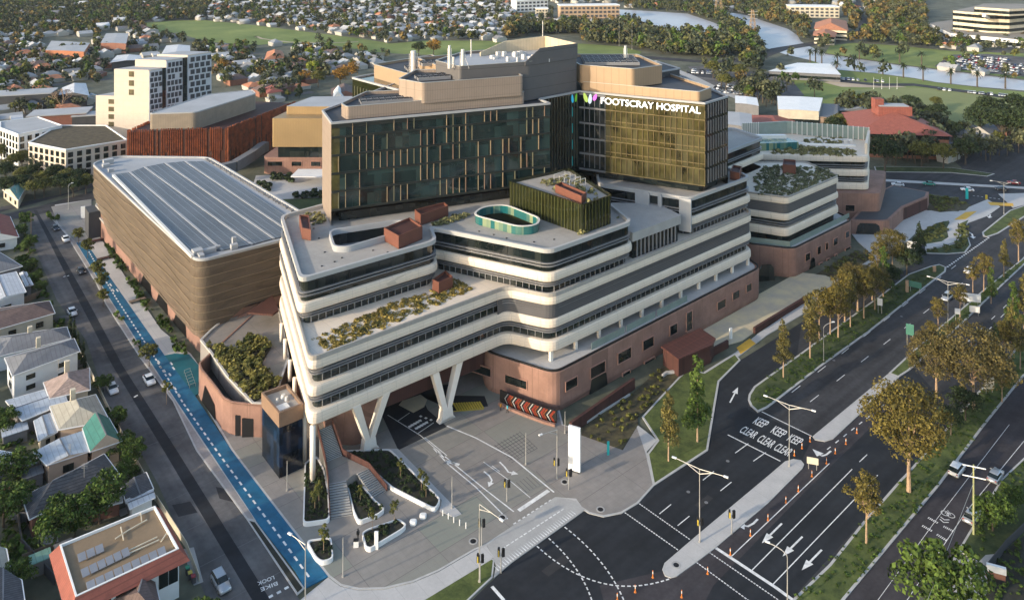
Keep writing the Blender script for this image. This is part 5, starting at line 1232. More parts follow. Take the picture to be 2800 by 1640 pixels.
hall('school_block','orange brick school block with pale flat roofs in left suburb',((124,138),(230,142),(246,118),(140,112)),8,.3,M_decki,mat('orange_brick',(.40,.16,.08),.85),hip=False,ov=.2,storeys=1)
hall('school_block','second brick school block with white framed windows in left suburb',((275,118),(345,120),(352,92),(290,92)),8,.3,M_decki,WC['brick'],hip=False,ov=.2,storeys=1)
hall('solar_house','long white house with sawtooth roof below the apartment trees',((160,260),(245,262),(235,228),(170,240)),7,1.5,RC['white'],M_dgrey,hip=False)
hall('white_shed','large white roofed shed behind the apartment tower',((440,150),(520,150),(520,125),(455,125)),7,.8,RC['white'],M_dgrey,hip=False)
hall('white_shed','low white veranda roofed hall left of the apartment tower',((300,172),(390,165),(385,152),(320,152)),6,.8,RC['white'],M_dgrey,hip=False)
hall('red_roofed_house','bright terracotta roofed villa at edge of the park',((722,165),(780,158),(772,140),(730,142)),6,3.,RC['terra'],WC['white'])
hall('brick_church','red roofed brick hall with white gable near the tan wing',((905,265),(985,262),(975,240),(905,243)),6,3,RC['brown'],WC['brick'],hip=False)
hall('white_gable','white gabled porch in front of brick hall near the tan wing',((908,270),(942,270),(940,252),(910,252)),6,4,M_wht,M_wht,hip=False)
hall('red_roofed_house','dull red roofed long house behind the rust building',((728,258),(775,250),(765,232),(725,240)),5,2.,RC['red'],WC['cream'])
# ================= trees =================
def leafcloud(blobs,n,size,seed,flat=.0):
    r=np.random.RandomState(seed); vol=np.array([b_[3]*b_[4]*b_[5] for b_ in blobs])**.75; idx=r.choice(len(blobs),n,p=vol/vol.sum()); B=np.array(blobs)[idx]
    d=r.normal(size=(n,3)); d/=np.linalg.norm(d,axis=1)[:,None]; d[:,2]=np.where((d[:,2]<-.35),-d[:,2]*.6,d[:,2]); rad=r.uniform(.45,1.05,n)**.6
    c=B[:,:3]+d*B[:,3:]*rad[:,None]; nn=d+r.normal(size=(n,3))*.55; nn/=np.linalg.norm(nn,axis=1)[:,None]
    a=np.cross(nn,r.normal(size=(n,3))); a/=np.linalg.norm(a,axis=1)[:,None]; b_=np.cross(nn,a); s=(size*r.uniform(.6,1.35,n))[:,None]
    V=np.stack([c+a*s*.62,c+b_*s*.42+nn*s*.1,c-a*s*.6,c-b_*s*.42-nn*s*.08],axis=1).reshape(-1,3); Fq=np.arange(4*n).reshape(n,4); return V,Fq
def npmesh(name,V,Fq,mats,parent):
    me=bpy.data.meshes.new(name); nf=len(Fq)
    me.vertices.add(len(V)); me.vertices.foreach_set('co',V.reshape(-1)); me.loops.add(nf*4); me.loops.foreach_set('vertex_index',Fq.reshape(-1).astype(np.int32)); me.polygons.add(nf)
    me.polygons.foreach_set('loop_start',(np.arange(nf)*4).astype(np.int32)); me.polygons.foreach_set('loop_total',np.full(nf,4,dtype=np.int32)); me.materials.append(mats); me.update(calc_edges=True)
    o=bpy.data.objects.new(name,me); col.objects.link(o); o.parent=parent; return o
TREES={}
def mktree(key,name,label,h,th,rx,shape,nb,nl,ls,lm,bm,seed,tr=.25,lean=0.,clump=.38):
    r=random.Random(seed); root=thing(name,label,'tree'); blobs=[]
    for i in range(nb):
        if shape=='cone':
            t=(i+.5)/nb; z=th+(h-th)*t*.94; R_=rx*(1-t*.80)*(.75+.5*r.random()); a=i*2.4+r.random(); blobs.append((R_*.5*math.cos(a),R_*.5*math.sin(a),z,R_*.62,R_*.62,(h-th)/nb*1.5+.2))
        else:
            a=i*2.39996; t=(i+.5)/nb; z=1-1.5*t if shape=='dome' else 1-1.9*t; rr=math.sqrt(max(0,1-z*z)); k=.5+.42*r.random()
            cx,cy,cz=rr*math.cos(a+r.uniform(-.5,.5))*rx*k,rr*math.sin(a)*rx*k,(h+th)/2+z*(h-th)/2*(.72); s=clump*(.7+.6*r.random()); blobs.append((cx+lean,cy,cz,rx*s,rx*s,(h-th)/2*s*(.9 if shape=='dome' else 1.)))
    if shape!='cone': blobs.append((lean,0,(h+th)/2,rx*.5,rx*.5,(h-th)*.28))
    V,Fq=leafcloud(blobs,nl,ls,seed); npmesh('crown',V,Fq,lm,root)
    b=MB(); top=Vector((lean*.6,0,th+(h-th)*(.75 if shape=='cone' else .35))); mid=Vector((lean*.2,0,th*.6)); b.tube((0,0,-.2),mid,tr,tr*.8,7); b.tube(mid,top,tr*.8,tr*.35,6)
    if shape!='cone' and nl>300:
        for q in blobs[::max(1,len(blobs)//9)]: b.tube(mid.lerp(top,.35+.5*r.random()),(q[0]*.8+lean*.2,q[1]*.8,q[2]-.1*h*.3),tr*.4,tr*.1,5)
    b.build('trunk',bm,root); p=Proto(root); TREES[key]=p; return p
mktree('bigeuc','eucalyptus_tree','x',19.5,5.2,7.2,'ball',66,9000,.36,L_gold,M_bark,3,.40,clump=.225)
mktree('bigeuc2','eucalyptus_tree','x',17.5,4.,8.2,'ball',60,8500,.36,mat('golden_leaf_b',(.060,.055,.017),.75,var=.25,c2=(.11,.085,.022),island=.5),M_bark,4,.38,clump=.215)
mktree('euc','eucalyptus_tree','x',11.,3.8,3.,'ball',24,2200,.27,L_gold,M_bark,5,.18,clump=.27)
mktree('young','young_eucalyptus','x',14.,4.6,2.5,'cone',14,2400,.29,mat('olive_gold_leaf',(.055,.056,.014),.75,var=.3,c2=(.12,.10,.02),island=.5),M_bark,6,.17)
mktree('young2','young_eucalyptus','x',14.,2.4,2.7,'cone',12,2000,.36,L_green,M_bark,7,.17)
mktree('dark','conifer_tree','x',13.,1.2,3.,'cone',12,3000,.40,L_dark,M_barkd,8,.25)
mktree('round','garden_tree','x',6.5,1.6,3.2,'ball',16,2600,.34,L_green,M_barkd,9,.2)
mktree('round2','street_tree','x',6.5,2.2,2.3,'ball',12,1500,.34,L_oliv,M_barkd,10,.14)
mktree('midg','park_tree','x',13.,3.5,6.4,'dome',22,2600,.62,L_dark,M_barkd,12,.4)
mktree('mido','park_tree','x',12.,3.5,5.6,'dome',20,2200,.62,L_oliv,M_barkd,13,.4)
mktree('lime','lime_tree','x',8.5,2.,4.2,'ball',14,1500,.5,L_lime,M_barkd,14,.3)
mktree('autumn','autumn_tree','x',9.5,2.,4.6,'ball',14,1500,.55,L_rust,M_barkd,15,.3)
mktree('sapling','sapling','x',4.2,1.6,.9,'ball',6,260,.26,L_oliv,M_bark,16,.05)
mktree('cypress','cypress_tree','x',7.5,.4,.8,'cone',10,900,.28,L_dark,M_barkd,17,.1)
def tree(key,px,py,hs,label,group=None,z=0,rz=None):
    p=TREES[key]; x,y=G(px,py,z); return p.put((x,y,z),rnd.uniform(0,6.28) if rz is None else rz,hs,label,group)
# near trees (photo base point, scale)
tree('bigeuc',2485,1345,1.02,'biggest golden eucalyptus with forked pale trunk on the avenue verge',rz=1.)
tree('bigeuc2',2662,1118,1.,'broad golden eucalyptus standing behind the biggest tree on the verge',rz=2.)
tree('bigeuc2',2560,1085,.80,'dark shaded eucalyptus crown overlapping the broad golden tree')
tree('euc',2369,1486,1.06,'small golden eucalyptus alone on the verge nearest the camera')
tree('young',1828,1262,.98,'golden conical young tree on lawn left of its greener twin')
tree('young2',1907,1209,1.22,'tall green conical young tree on lawn beside the slip lane')
tree('young',2142,1034,.95,'thin golden young tree on the verge nearest the slip lane mouth')
tree('young',2215,980,1.12,'golden young tree second along the verge beside curved lamp')
tree('euc',2270,915,1.05,'dense dark young tree behind the curved lamp'); tree('euc',2310,880,1.25,'spreading olive tree on the verge behind curved lamp')
tree('bigeuc2',2345,850,.72,'bushy golden tree beside the forecourt steps end')
tree('bigeuc2',2385,820,.58,'dark bushy tree right of golden forecourt tree')
tree('bigeuc',2440,745,.66,'tall golden flowering tree in front of the garage court')
tree('euc',2400,770,1.05,'half shaded golden tree between garage court and slip lane')
tree('midg',2480,752,.62,'dark bushy tree shading the slip lane')
tree('dark',2512,710,.88,'narrow dark conifer by the court path')
tree('euc',2690,800,1.0,'golden tree on the median near white car'); tree('euc',2625,868,.8,'small golden tree on the median behind white signboards')
tree('euc',2785,715,1.15,'golden tree on the median at the right edge'); tree('euc',2565,905,.75,'small shaded median tree beside lamp with two arms')
tree('euc',2545,965,.7,'small yellow tree at the near end of grass median')
tree('dark',2722,1032,.92,'dark green conifer on the far verge'); tree('young',2765,985,.95,'slender golden tree at the right edge behind conifer'); tree('young',2800,900,1.0,'slender golden tree cut by the right edge'); tree('young2',2770,905,.9,'slender green tree beside right edge signs')
tree('round',2575,1700,1.7,'large leafy green tree in the bottom right corner'); tree('round',2715,1452,.95,'leafy green street tree behind parked hatchback'); tree('round',2775,1392,.6,'small leafy tree over the footpath at right')
for k,(px,py,s,l) in enumerate(((215,668,.8,'first'),(240,706,.9,''),(268,772,.95,''),(278,800,.85,''),(282,838,.7,''))): tree('round2',px,py,s,('street tree beside start of blue path','street tree at the blue path bend','bushy street tree by parked dark car','street tree in front of the red planter','small street tree above pale paving')[k],'street trees along the blue path')
tree('round2',408,1003,.8,'golden street tree beside the parked white car with bay markings'); tree('sapling',455,1105,1.25,'thin leafless-looking sapling beside the blue path')
tree('round',282,1070,.55,'round bush behind the parked white hatch on side street'); tree('round',325,1165,.6,'shrubby tree in front of the beige house'); tree('round',330,1250,.7,'garden tree before green gable'); tree('round',360,1275,.75,'garden tree overhanging the footpath by slate roof'); tree('round',335,1320,.6,'low garden tree beside slate tiled roof')
tree('round',150,1490,1.1,'big round garden tree left of brown flat roof'); tree('round',272,1430,1.2,'big round garden tree behind brown flat roof'); tree('round',205,1470,.7,'small garden tree between the two big round ones')
tree('round',45,1330,1.0,'garden tree at left edge behind slate roof house'); tree('round',60,1385,.7,'shaded shrub tree at left edge'); tree('round',10,1440,1.1,'dark garden tree cut by the left edge'); tree('round',45,1620,.7,'garden tree in bottom left yards'); tree('round',560,1725,.7,'street tree cut by the bottom edge'); tree('round',10,1190,.8,'dark garden tree at left edge below grey yard')
for k,(px,py) in enumerate(((193,925),(204,945),(214,985),(228,1010))): tree('cypress',px,py,.9,('dark cypress by first grey roofed house','second dark cypress by grey roofed house','tall dark cypress beside white two storey house','dark cypress nearest the parked hatch')[k],'cypresses along the side street')
for k,(px,py,s) in enumerate(((60,650,.7),(78,690,.8),(80,745,.6),(95,780,.6),(110,800,.5),(130,850,.45),(70,622,.8))): tree('round',px,py,s,'hedge tree in front garden along upper side street','front garden trees along the side street')
for px,py,s,k,l in ((2240,925,1.1,'euc','olive tree in the verge row above curved lamp'),(2292,925,1.2,'euc','second olive tree of the verge row'),(2325,895,1.0,'young','tall thin tree of the verge row'),(2362,872,1.2,'euc','third olive tree of the verge row'),(2392,848,1.1,'euc','fourth olive tree of the verge row'),(2415,812,1.,'young2','green tree closing the verge row'),(2330,800,.55,'midg','dark shrubby tree behind the forecourt path'),(2435,790,.5,'midg','dark tree at the slip lane edge'),(2740,1100,.8,'euc','thin tree on the far verge below conifer'),(2790,1010,.9,'young','golden tree on far verge at right edge'),(2745,985,.85,'euc','airy tree on far verge behind conifer'),(2710,830,.7,'young2','green median sapling near right edge'),(2660,800,.7,'euc','small airy median tree'),(2745,760,.8,'young','slim median tree near right edge'),(2640,1150,.5,'midg','dark understorey tree below broad golden tree'),(2600,1190,.42,'midg','low dark tree between the big golden trees')): tree(k,px,py,s,l)
# planter trees
for px,py,s,l in ((861,1395,1.,'golden green sapling in the planter under the white pillars'),(872,1370,.9,'second sapling in planter under white pillars'),(985,1370,.7,'small sapling in the triangular planter'),(1095,1310,.9,'green sapling in the long sloping planter'),(1152,1340,.95,'leafy sapling near the tip of long planter'),(1165,1360,.9,'golden sapling at the tip of long planter'),(1018,1450,.9,'bare golden sapling behind the white marker'),(1078,1432,1.,'upright golden sapling in the small front planter'),(885,1512,1.1,'spreading sapling in rounded corner planter')): tree('sapling',px,py,s,l,None,.6)
# trees around the court and behind
for px,py,s,k,l in ((2300,372,.9,'mido','olive tree between red roofs'),(2420,470,1.15,'midg','large dark tree before the red roofed hall'),(2280,380,.8,'midg','dark tree left of the red roofed hall'),(2520,455,.9,'mido','green tree along the front of the brick hall'),(2580,462,.9,'mido','green tree at right corner of brick hall'),(2560,350,.95,'midg','dark tree behind the red roof'),(2490,320,.9,'midg','dark tree at back left of red roof'),(2605,385,.7,'midg','dark pine shape beside the oval'),(2560,300,.6,'mido','small tree beyond the red roof'),(2680,380,1.2,'midg','broad dark tree right of the brick hall'),(2740,390,1.3,'midg','broad dark tree near right edge'),(2800,400,1.4,'midg','massive dark tree cut by the right edge'),(2700,340,1.1,'midg','dark tree beside the oval boundary'),(2780,340,1.2,'midg','dark tree at right of oval'),(2640,450,.9,'midg','dark tree on the street corner behind the brick hall'),(2350,420,.8,'midg','dark tree close behind the white terrace wing'),(2220,330,.75,'midg','dark tree between annex and red roof'),(2110,285,.8,'midg','tall olive tree beside curved river building'),(1950,215,1.0,'mido','large round tree in the parking lot'),(2020,225,1.,'mido','olive tree in the parking lot'),(1985,250,.9,'mido','grey green tree beside parking lot road'),
  (740,165,.8,'lime','x'),): 
    if l!='x': tree(k,px,py,s,l)
tree('lime',845,158,.95,'bright yellow green tree near the park edge'); tree('lime',110,252,.9,'bright lime tree in left suburb'); tree('lime',150,490,.5,'small lime tree by pale apartments')
tree('autumn',612,195,.9,'orange autumn tree right of the apartment tower'); tree('autumn',835,228,.9,'orange autumn tree group front'); tree('autumn',930,232,1.2,'rusty autumn tree behind tan wing'); tree('autumn',960,215,1.2,'rusty autumn tree furthest behind tan wing'); tree('lime',855,208,1.2,'yellow green tree left of orange trees'); tree('mido',870,240,.9,'green tree before orange trees'); tree('autumn',1185,150,1.3,'wide rust tinted tree in the park'); tree('midg',1145,155,.9,'tall dark tree in the park beside rust tinted tree')
tree('dark',818,270,1.0,'dark cypress left of the white gable')
for i,(px,py) in enumerate(((60,535),(120,540),(200,540),(235,530),(100,470),(60,460),(15,500),(60,510),(90,505),(118,520),(150,505),(185,512),(215,520),(35,470),(20,540),(95,545),(165,535),(5,440),(130,475))): tree('mido' if i%2 else 'midg',px,py,.62,'tree in the dense row before the pale apartments','trees before the pale apartments')
# bare tree
bt=thing('bare_tree','large leafless pale tree between white roofs and apartment tower','tree',(*G(168,312),0)); b=MB(); rr=random.Random(4)
def br_(p,d,l,r,k):
    q=p+d*l; b.tube(p,q,r,r*.6,5,cap=False)
    if k:
        for i in range(3):
            dd=(d+Vector((rr.uniform(-1,1),rr.uniform(-1,1),rr.uniform(-.2,.8)))*.75).normalized(); br_(q,dd,l*.72,r*.6,k-1)
x,y=G(168,312); br_(Vector((x,y,0)),Vector((0,0,1)),4.5,.45,5); b.build('branches',M_bark,bt)
# palms along the river
pr=thing('palm_tree','x','tree'); b=MB(); b.tube((0,0,0),(0,0,7.5),.45,.35,7); b.build('trunk',M_barkd,pr); b=MB(); rr=random.Random(2)
for i in range(34):
    a=i*2.4; e=rr.uniform(-.3,1.1); p=Vector((0,0,7.6)); d=Vector((math.cos(a)*math.cos(e),math.sin(a)*math.cos(e),math.sin(e))); s=Vector((-math.sin(a),math.cos(a),0))
    for k in range(4):
        q=p+d*1.05; w0=.42*(1-k*.18); w1=.42*(1-(k+1)*.2); b.quad(tuple(p+s*w0),tuple(p-s*w0),tuple(q-s*w1),tuple(q+s*w1)); p=q; d=(d+Vector((0,0,-.38))).normalized()
b.build('fronds',L_dark,pr); TREES['palm']=Proto(pr)
for px,py in ((2290,184),(2337,192),(2350,164),(2414,203),(2470,213),(2524,222),(2600,231),(2672,238),(2749,243),(2215,172),(2247,174),(2230,170),(2460,172),(2520,180),(2286,207)): tree('palm',px,py,1.1,'palm tree along the lower river bank','palms along the river')
# ---- shrubs and ground cover (nobody could count these)
def cover(name,label,polys,dens,size,hh,m,z,seed=1,world=False,sizev=.5):
    r=random.Random(seed); T=[]
    for P in polys:
        P=P if world else [G(x,y,z) for x,y in P]; xs=[p[0] for p in P]; ys=[p[1] for p in P]; A_=abs(area(P)); n=int(A_*dens); k=0; tries=0
        while k<n and tries<n*30:
            tries+=1; x=r.uniform(min(xs),max(xs)); y=r.uniform(min(ys),max(ys))
            if inpoly(x,y,P): s=size*(1-sizev+2*sizev*r.random()); T.append((x,y,z,r.uniform(0,6.28),s,s,s*hh*(.7+.6*r.random()))); k+=1
    V,Fq=leafcloud([(0,0,.35,.5,.5,.45)],26,.42,seed); o=mergestuff(name,V,Fq,T,m); o['kind']='stuff'; o['label']=label; return o
tz=22.06
cover('roof_garden_shrubs','yellow green and rusty shrubs on the lower white terrace',[[G(x,y,tz) for x,y in ((852,930),(905,962),(1290,795),(1232,757),(1180,800),(1080,830))]],3.0,.92,.6,mat('roof_shrub_leaf',(.115,.125,.025),.8,var=.4,scale=.4,c2=(.24,.17,.04),island=.5),tz,3,True)
cover('roof_garden_shrubs','pale shrubs in the corner bed of the upper deck',[[G(x,y,31.2) for x,y in ((818,590),(880,582),(890,608),(850,618))],[G(x,y,31.2) for x,y in ((1165,628),(1220,590),(1290,588),(1240,610),(1180,625))],[G(x,y,31.2) for x,y in ((1478,602),(1575,640),(1700,600),(1690,590),(1590,647),(1480,610))]],1.1,1.0,.8,L_pale,31.2,4,True)
cover('roof_garden_shrubs','grey green shrubs dotting the pavilion roof',[[G(x,y,37.2) for x,y in ((1500,520),(1600,560),(1660,540),(1560,480),(1470,500))]],.55,.95,.8,L_pale,37.2,5,True)
gr=mat('terrace_gravel',(.40,.39,.36),.95,var=.25,scale=.5,fine=.3)
b=MB(); b.flat([G(x,y,22.2) for x,y in ((2065,530),(2150,536),(2280,482),(2230,464),(2100,462))],22.2); b.build('gravel_roof',gr,hosp)
cover('roof_garden_shrubs','dense grey green shrubs covering the north east wing roof',[[G(x,y,22.2) for x,y in ((2068,532),(2150,540),(2290,483),(2262,460),(2090,456),(2058,490))]],1.5,.85,.8,mat('sage_leaf',(.07,.085,.045),.8,var=.35,c2=(.15,.16,.08),island=.5),22.2,6,True)
cover('roof_garden_shrubs','yellow green shrubs on the terrace of furthest wing',[[G(x,y,22.2) for x,y in ((2110,424),(2340,430),(2335,412),(2200,405),(2110,414))],[G(x,y,22.2) for x,y in ((2200,395),(2300,398),(2300,385),(2200,382))]],1.3,1.2,.9,L_pale,22.2,7,True)
cover('podium_garden','thick green and gold planting on the low podium',[gd2],1.6,1.15,.8,mat('podium_leaf',(.05,.08,.015),.8,var=.35,scale=.3,c2=(.15,.13,.03),island=.5),6.7,8,True)
PLN=[[(833,1422),(896,1413),(893,1345),(884,1290),(862,1256),(838,1270)],[(950,1308),(965,1301),(1018,1370),(1046,1390),(1030,1400),(985,1420),(972,1395)],[(945,1236),(1060,1236),(1196,1366),(1184,1385),(1075,1328),(1010,1272)],[(996,1456),(1090,1424),(1104,1436),(1010,1492)],[(845,1484),(902,1474),(906,1526),(880,1530)]]
cover('planter_shrubs','low dark groundcover filling the white rimmed planters',PLN,1.6,.6,.8,L_dark,.75,9)
cover('garden_shrubs','low shrubs in the mulch garden beside podium',[[(1583,1173),(1664,1117),(1722,1081),(1803,1009),(1830,1000),(1855,1031),(1792,1098),(1744,1140),(1703,1225),(1589,1189)]],.30,.8,1.,L_oliv,.16,10)
cover('garden_shrubs','shrubs in the beds of the court by the garage',[[(2510,540),(2560,533),(2620,545),(2650,560),(2570,578),(2545,560)],[(2500,650),(2560,612),(2590,606),(2590,645),(2530,665)],[(2622,612),(2645,604),(2648,670),(2600,690),(2535,688),(2612,666)],[(2240,745),(2340,688),(2380,703),(2300,750)]],.7,1.0,.7,mat('bed_leaf',(.06,.085,.025),.8,var=.35,c2=(.10,.11,.03),island=.5),.18,11)
cover('verge_plants','rough grass and low shrubs on avenue verges',[[(2172,1632),(2358,1427),(2480,1291),(2614,1139),(2755,978),(2800,925),(2800,1020),(2697,1150),(2572,1318),(2308,1638)],[(2052,1108),(2100,1108),(2378,900),(2580,740),(2544,730),(2411,804),(2178,973),(2100,1028)],[(2490,1005),(2600,910),(2800,720),(2790,712),(2560,905)]],.9,.5,.55,L_green,.13,12)
cover('verge_plants','green ivy and hedges in the right hand gardens',[[(2705,1568),(2752,1505),(2800,1465),(2800,1640),(2705,1640)],[(2665,1450),(2740,1320),(2800,1262),(2800,1350),(2690,1520)]],1.2,.6,.7,L_green,.14,13)
cover('yard_plants','shrubs and hedges in the back yards of left houses',[[(0,1170),(85,1150),(100,1220),(60,1240),(0,1230)],[(40,1280),(130,1270),(100,1330),(60,1345),(30,1320)],[(0,1400),(60,1440),(120,1500),(150,1560),(40,1560),(0,1500)],[(75,640),(110,760),(150,860),(168,900),(150,905),(120,850),(60,760),(40,690)],[(205,925),(235,1000),(215,1010),(200,950)],[(240,1010),(262,1100),(290,1130),(330,1240),(385,1290),(370,1330),(310,1240)]],.35,1.5,.8,L_green,.0,14)
cover('courtyard_shrubs','dark shrubs around the rear courtyard lawn',[[(745,478),(790,480),(800,500),(740,495)],[(800,530),(880,525),(880,540),(800,545)],[(700,495),(740,505),(735,525),(700,510)]],.35,2.,.8,L_dark,.05,15)
for px,py,w_ in ((300,690,1),):
    cover('path_planting','dark shrubs between pale path and the car park foot',[[(285,665),(300,672),(320,700),(345,745),(330,748),(306,712)],[(345,765),(365,770),(400,820),(418,850),(400,850),(370,805)],[(425,865),(450,880),(478,905),(470,915),(440,900)],[(470,925),(508,945),(515,975),(475,960)],[(312,860),(335,868),(338,878),(322,876)],[(355,925),(370,930),(378,942),(360,938)],[(368,940),(385,945),(392,958),(374,952)],[(130,585),(165,600),(150,605),(135,600)]],1.2,1.1,1.,L_green,.13,16)
# ================= far suburbs =================
RC['farwhite']=mat('roof_farwhite',(.42,.43,.435),.8,var=.2,scale=.05,island=.35); RC['fargrey']=mat('roof_fargrey',(.24,.26,.28),.8,var=.2,scale=.05,island=.35)
CORE=[(-200,1700),(-200,445),(0,445),(0,350),(100,320),(240,310),(260,250),(310,180),(580,150),(585,232),(700,252),(740,300),(800,275),(870,225),(990,190),(1180,150),(1460,95),(1590,95),(1600,130),(1700,125),(1860,165),(2000,262),(2110,300),(2380,340),(2400,455),(2700,440),(2900,400),(3000,1700)]
EXC=[P_park,P_park2,P_oval,P_riv1,P_riv2,P_cp,P_cp2,P_bank]
ROADS=[[(1560,140),(1780,148),(1960,162),(2060,150),(2130,127),(2210,112),(2340,92),(2355,60),(2325,0),(2355,0),(2385,80),(2350,112),(2215,132),(2130,145),(2060,170),(1960,184),(1560,160)]]
LAND=[[(1500,10),(1710,10),(1710,60),(1520,62)],[(1400,5),(1505,5),(1505,55),(1400,50)],[(2150,12),(2310,18),(2310,62),(2150,55)],[(2210,50),(2330,50),(2330,115),(2210,112)],[(2530,0),(2900,0),(2900,120),(2530,100)],[(110,100),(260,100),(260,150),(110,150)],[(270,85),(360,85),(360,130),(270,130)],[(2080,160),(2310,165),(2310,212),(2080,205)],[(2120,255),(2300,255),(2300,330),(2120,325)],[(140,225),(260,225),(260,275),(140,275)],[(430,120),(530,120),(530,160),(430,160)],[(295,148),(395,148),(395,180),(295,180)],[(700,130),(800,130),(800,172),(700,172)]]
def pxok(x,y,extra=()):
    px,py=PX(x,y); 
    if px<-60 or px>2860 or py<-12: return None
    if (inpoly(px,py-17,P_park) or inpoly(px,py-20,P_riv1) or inpoly(px,py-20,P_riv2) or inpoly(px,py-14,P_oval)) and rn.random()<.85: return None
    for P in [CORE]+EXC+ROADS+LAND: 
        if inpoly(px,py,P): return None
    return px,py
def woods(px,py):
    return min(1.6,1.45*woods0(px,py))
def woods0(px,py):  # tree density by place
    if px>1380 and py>60: return 1.0 if px<2000 else .55
    if px>1380: return .75
    if py<60 and px<560: return 1.
    if py<120 and 360<px<900: return .7
    if px<1000 and py>115: return .75
    return .62
def hprob(px,py):
    if px>1700 and px<2560: return .0 if py>35 else .3
    if px>=2560: return .45 if py>5 else .2
    if 1380<px<=1700: return .85 if py<80 else 0
    if px<=560 and py<95: return .35
    if 340<px<740 and py<70: return .5
    return .93
Hs=[];Ts=[]
rn=random.Random(5)
u=-1100
ca,sa=A3[0],A3[1]
for i in range(-90,150):
    for j in range(-8,60):
        U=i*12.6; Vv=(j//2)*42+(j%2)*19+40; x=U*ca-Vv*sa; y=U*sa+Vv*ca
        x+=rn.uniform(-1.5,1.5); y+=rn.uniform(-1.5,1.5)
        if y<250 or y>1200: continue
        q=pxok(x,y)
        if q and q[0]>2740 and q[1]>110: continue
        if q and rn.random()<hprob(*q): Hs.append((x,y,q))
def hv(px,py): 
    r=rn.random()
    if py<130 and px>560: return 0 if r<.5 else 1 if r<.75 else 2 if r<.86 else 3 if r<.93 else 4
    return 0 if r<.3 else 1 if r<.5 else 2 if r<.7 else 3 if r<.87 else 4
Hs.sort(key=lambda t:math.hypot(t[0],t[1]))
WC['far']=mat('far_wall',(.40,.38,.34),.85,var=.1,scale=.05,island=.3)
hm=[('farwhite','far'),('fargrey','far'),('grey','far'),('brown','brick'),('terra','far')]
hlab=['white metal roofed house','pale grey roofed house','dark grey roofed house','brown tiled brick house','terracotta tiled house']
HP=[]
def hmesh(L=13.,Wd=10.,z=3.1,rise=2.4,hip=True,wing=True):
    V=[];Fh=[];mi=[]
    def add(cx,cy,L,Wd,rise,ins):
        o=len(V); a,b_=L/2,Wd/2; 
        V.extend([(cx-a+.4,cy-b_+.4,0),(cx+a-.4,cy-b_+.4,0),(cx+a-.4,cy+b_-.4,0),(cx-a+.4,cy+b_-.4,0),(cx-a,cy-b_,z),(cx+a,cy-b_,z),(cx+a,cy+b_,z),(cx-a,cy+b_,z),(cx-a+ins,cy,z+rise),(cx+a-ins,cy,z+rise)])
        for f,m in (((0,1,5,4),1),((1,2,6,5),1),((2,3,7,6),1),((3,0,4,7),1),((4,5,9,8),0),((6,7,8,9),0),((5,6,9,9),0 if ins else 1),((7,4,8,8),0 if ins else 1)): Fh.append(tuple(k+o for k in f)); mi.append(m)
    add(0,0,L,Wd,rise,Wd/2 if hip else 0)
    if wing: add(3.,-Wd*.55,6.,8.,rise*.75,3. if hip else 0)
    return V,Fh,mi
far_h={k:[] for k in range(5)}; nind=0
for k in range(5):
    V,Fh,mi=hmesh(hip=k not in (0,2),wing=k!=1)
    b=MB(); b.v=V; b.f=[tuple(dict.fromkeys(f)) for f in Fh]; b.m=mi
    root=thing('suburban_house','x','house')
    bw_=MB(); bw_.v=V; bw_.f=[tuple(dict.fromkeys(f)) for f,m in zip(Fh,mi) if m==1]; bw_.m=[0]*len(bw_.f); bw_.build('wall',WC[hm[k][1]],root)
    br2=MB(); br2.v=V; br2.f=[tuple(dict.fromkeys(f)) for f,m in zip(Fh,mi) if m==0]; br2.m=[0]*len(br2.f); br2.build('roof',RC[hm[k][0]],root)
    b3=MB()
    for xx in (-4,-1,2.5): b3.box((xx,-4.63,1.),(1.3,.08,1.2))
    b3.build('window_row',M_glassd,root)
    HP.append((Proto(root),V,Fh,mi))
base=math.atan2(sa,ca)
for (x,y,(px,py)) in Hs:
    k=hv(px,py); rz=base+rn.choice((0,math.pi/2,math.pi,-math.pi/2))+rn.uniform(-.05,.05); s=rn.uniform(.72,1.02)
    if nind<290:
        where='left suburb' if px<650 else 'far suburb beyond the park' if py<110 else 'streets behind the hospital'
        HP[k][0].put((x,y,0),rz,(s,s,s*rn.uniform(.9,1.3)),hlab[k]+' in the '+where,hlab[k]+'s in the '+where); nind+=1
    else: far_h[k].append((x,y,0,rz,s,s,s*rn.uniform(.9,1.4)))
for k,T_ in far_h.items():
    if T_:
        V,Fh,mi=HP[k][1:]; V2=V; F4=[tuple(f) for f in Fh]
        o=mergestuff('distant_houses',V2,F4,T_,[RC[hm[k][0]],WC[hm[k][1]]],mi); o['kind']='stuff'; o['label']='mass of distant '+hlab[k]+'s'
# local streets between house rows
b=MB()
for jj in range(-4,30):
    Vv=jj*42+40+30; seg=None
    for i in range(-90,150):
        U=i*12.; x=U*ca-Vv*sa; y=U*sa+Vv*ca
        ok=260<y<1200 and pxok(x,y) and hprob(*PX(x,y))>.3
        if ok and seg is None: seg=(x,y)
        if seg and not ok: b.strip([seg,(x,y)],6.5,.03); seg=None
b.build('suburban_streets',M_asphold,kind='structure')
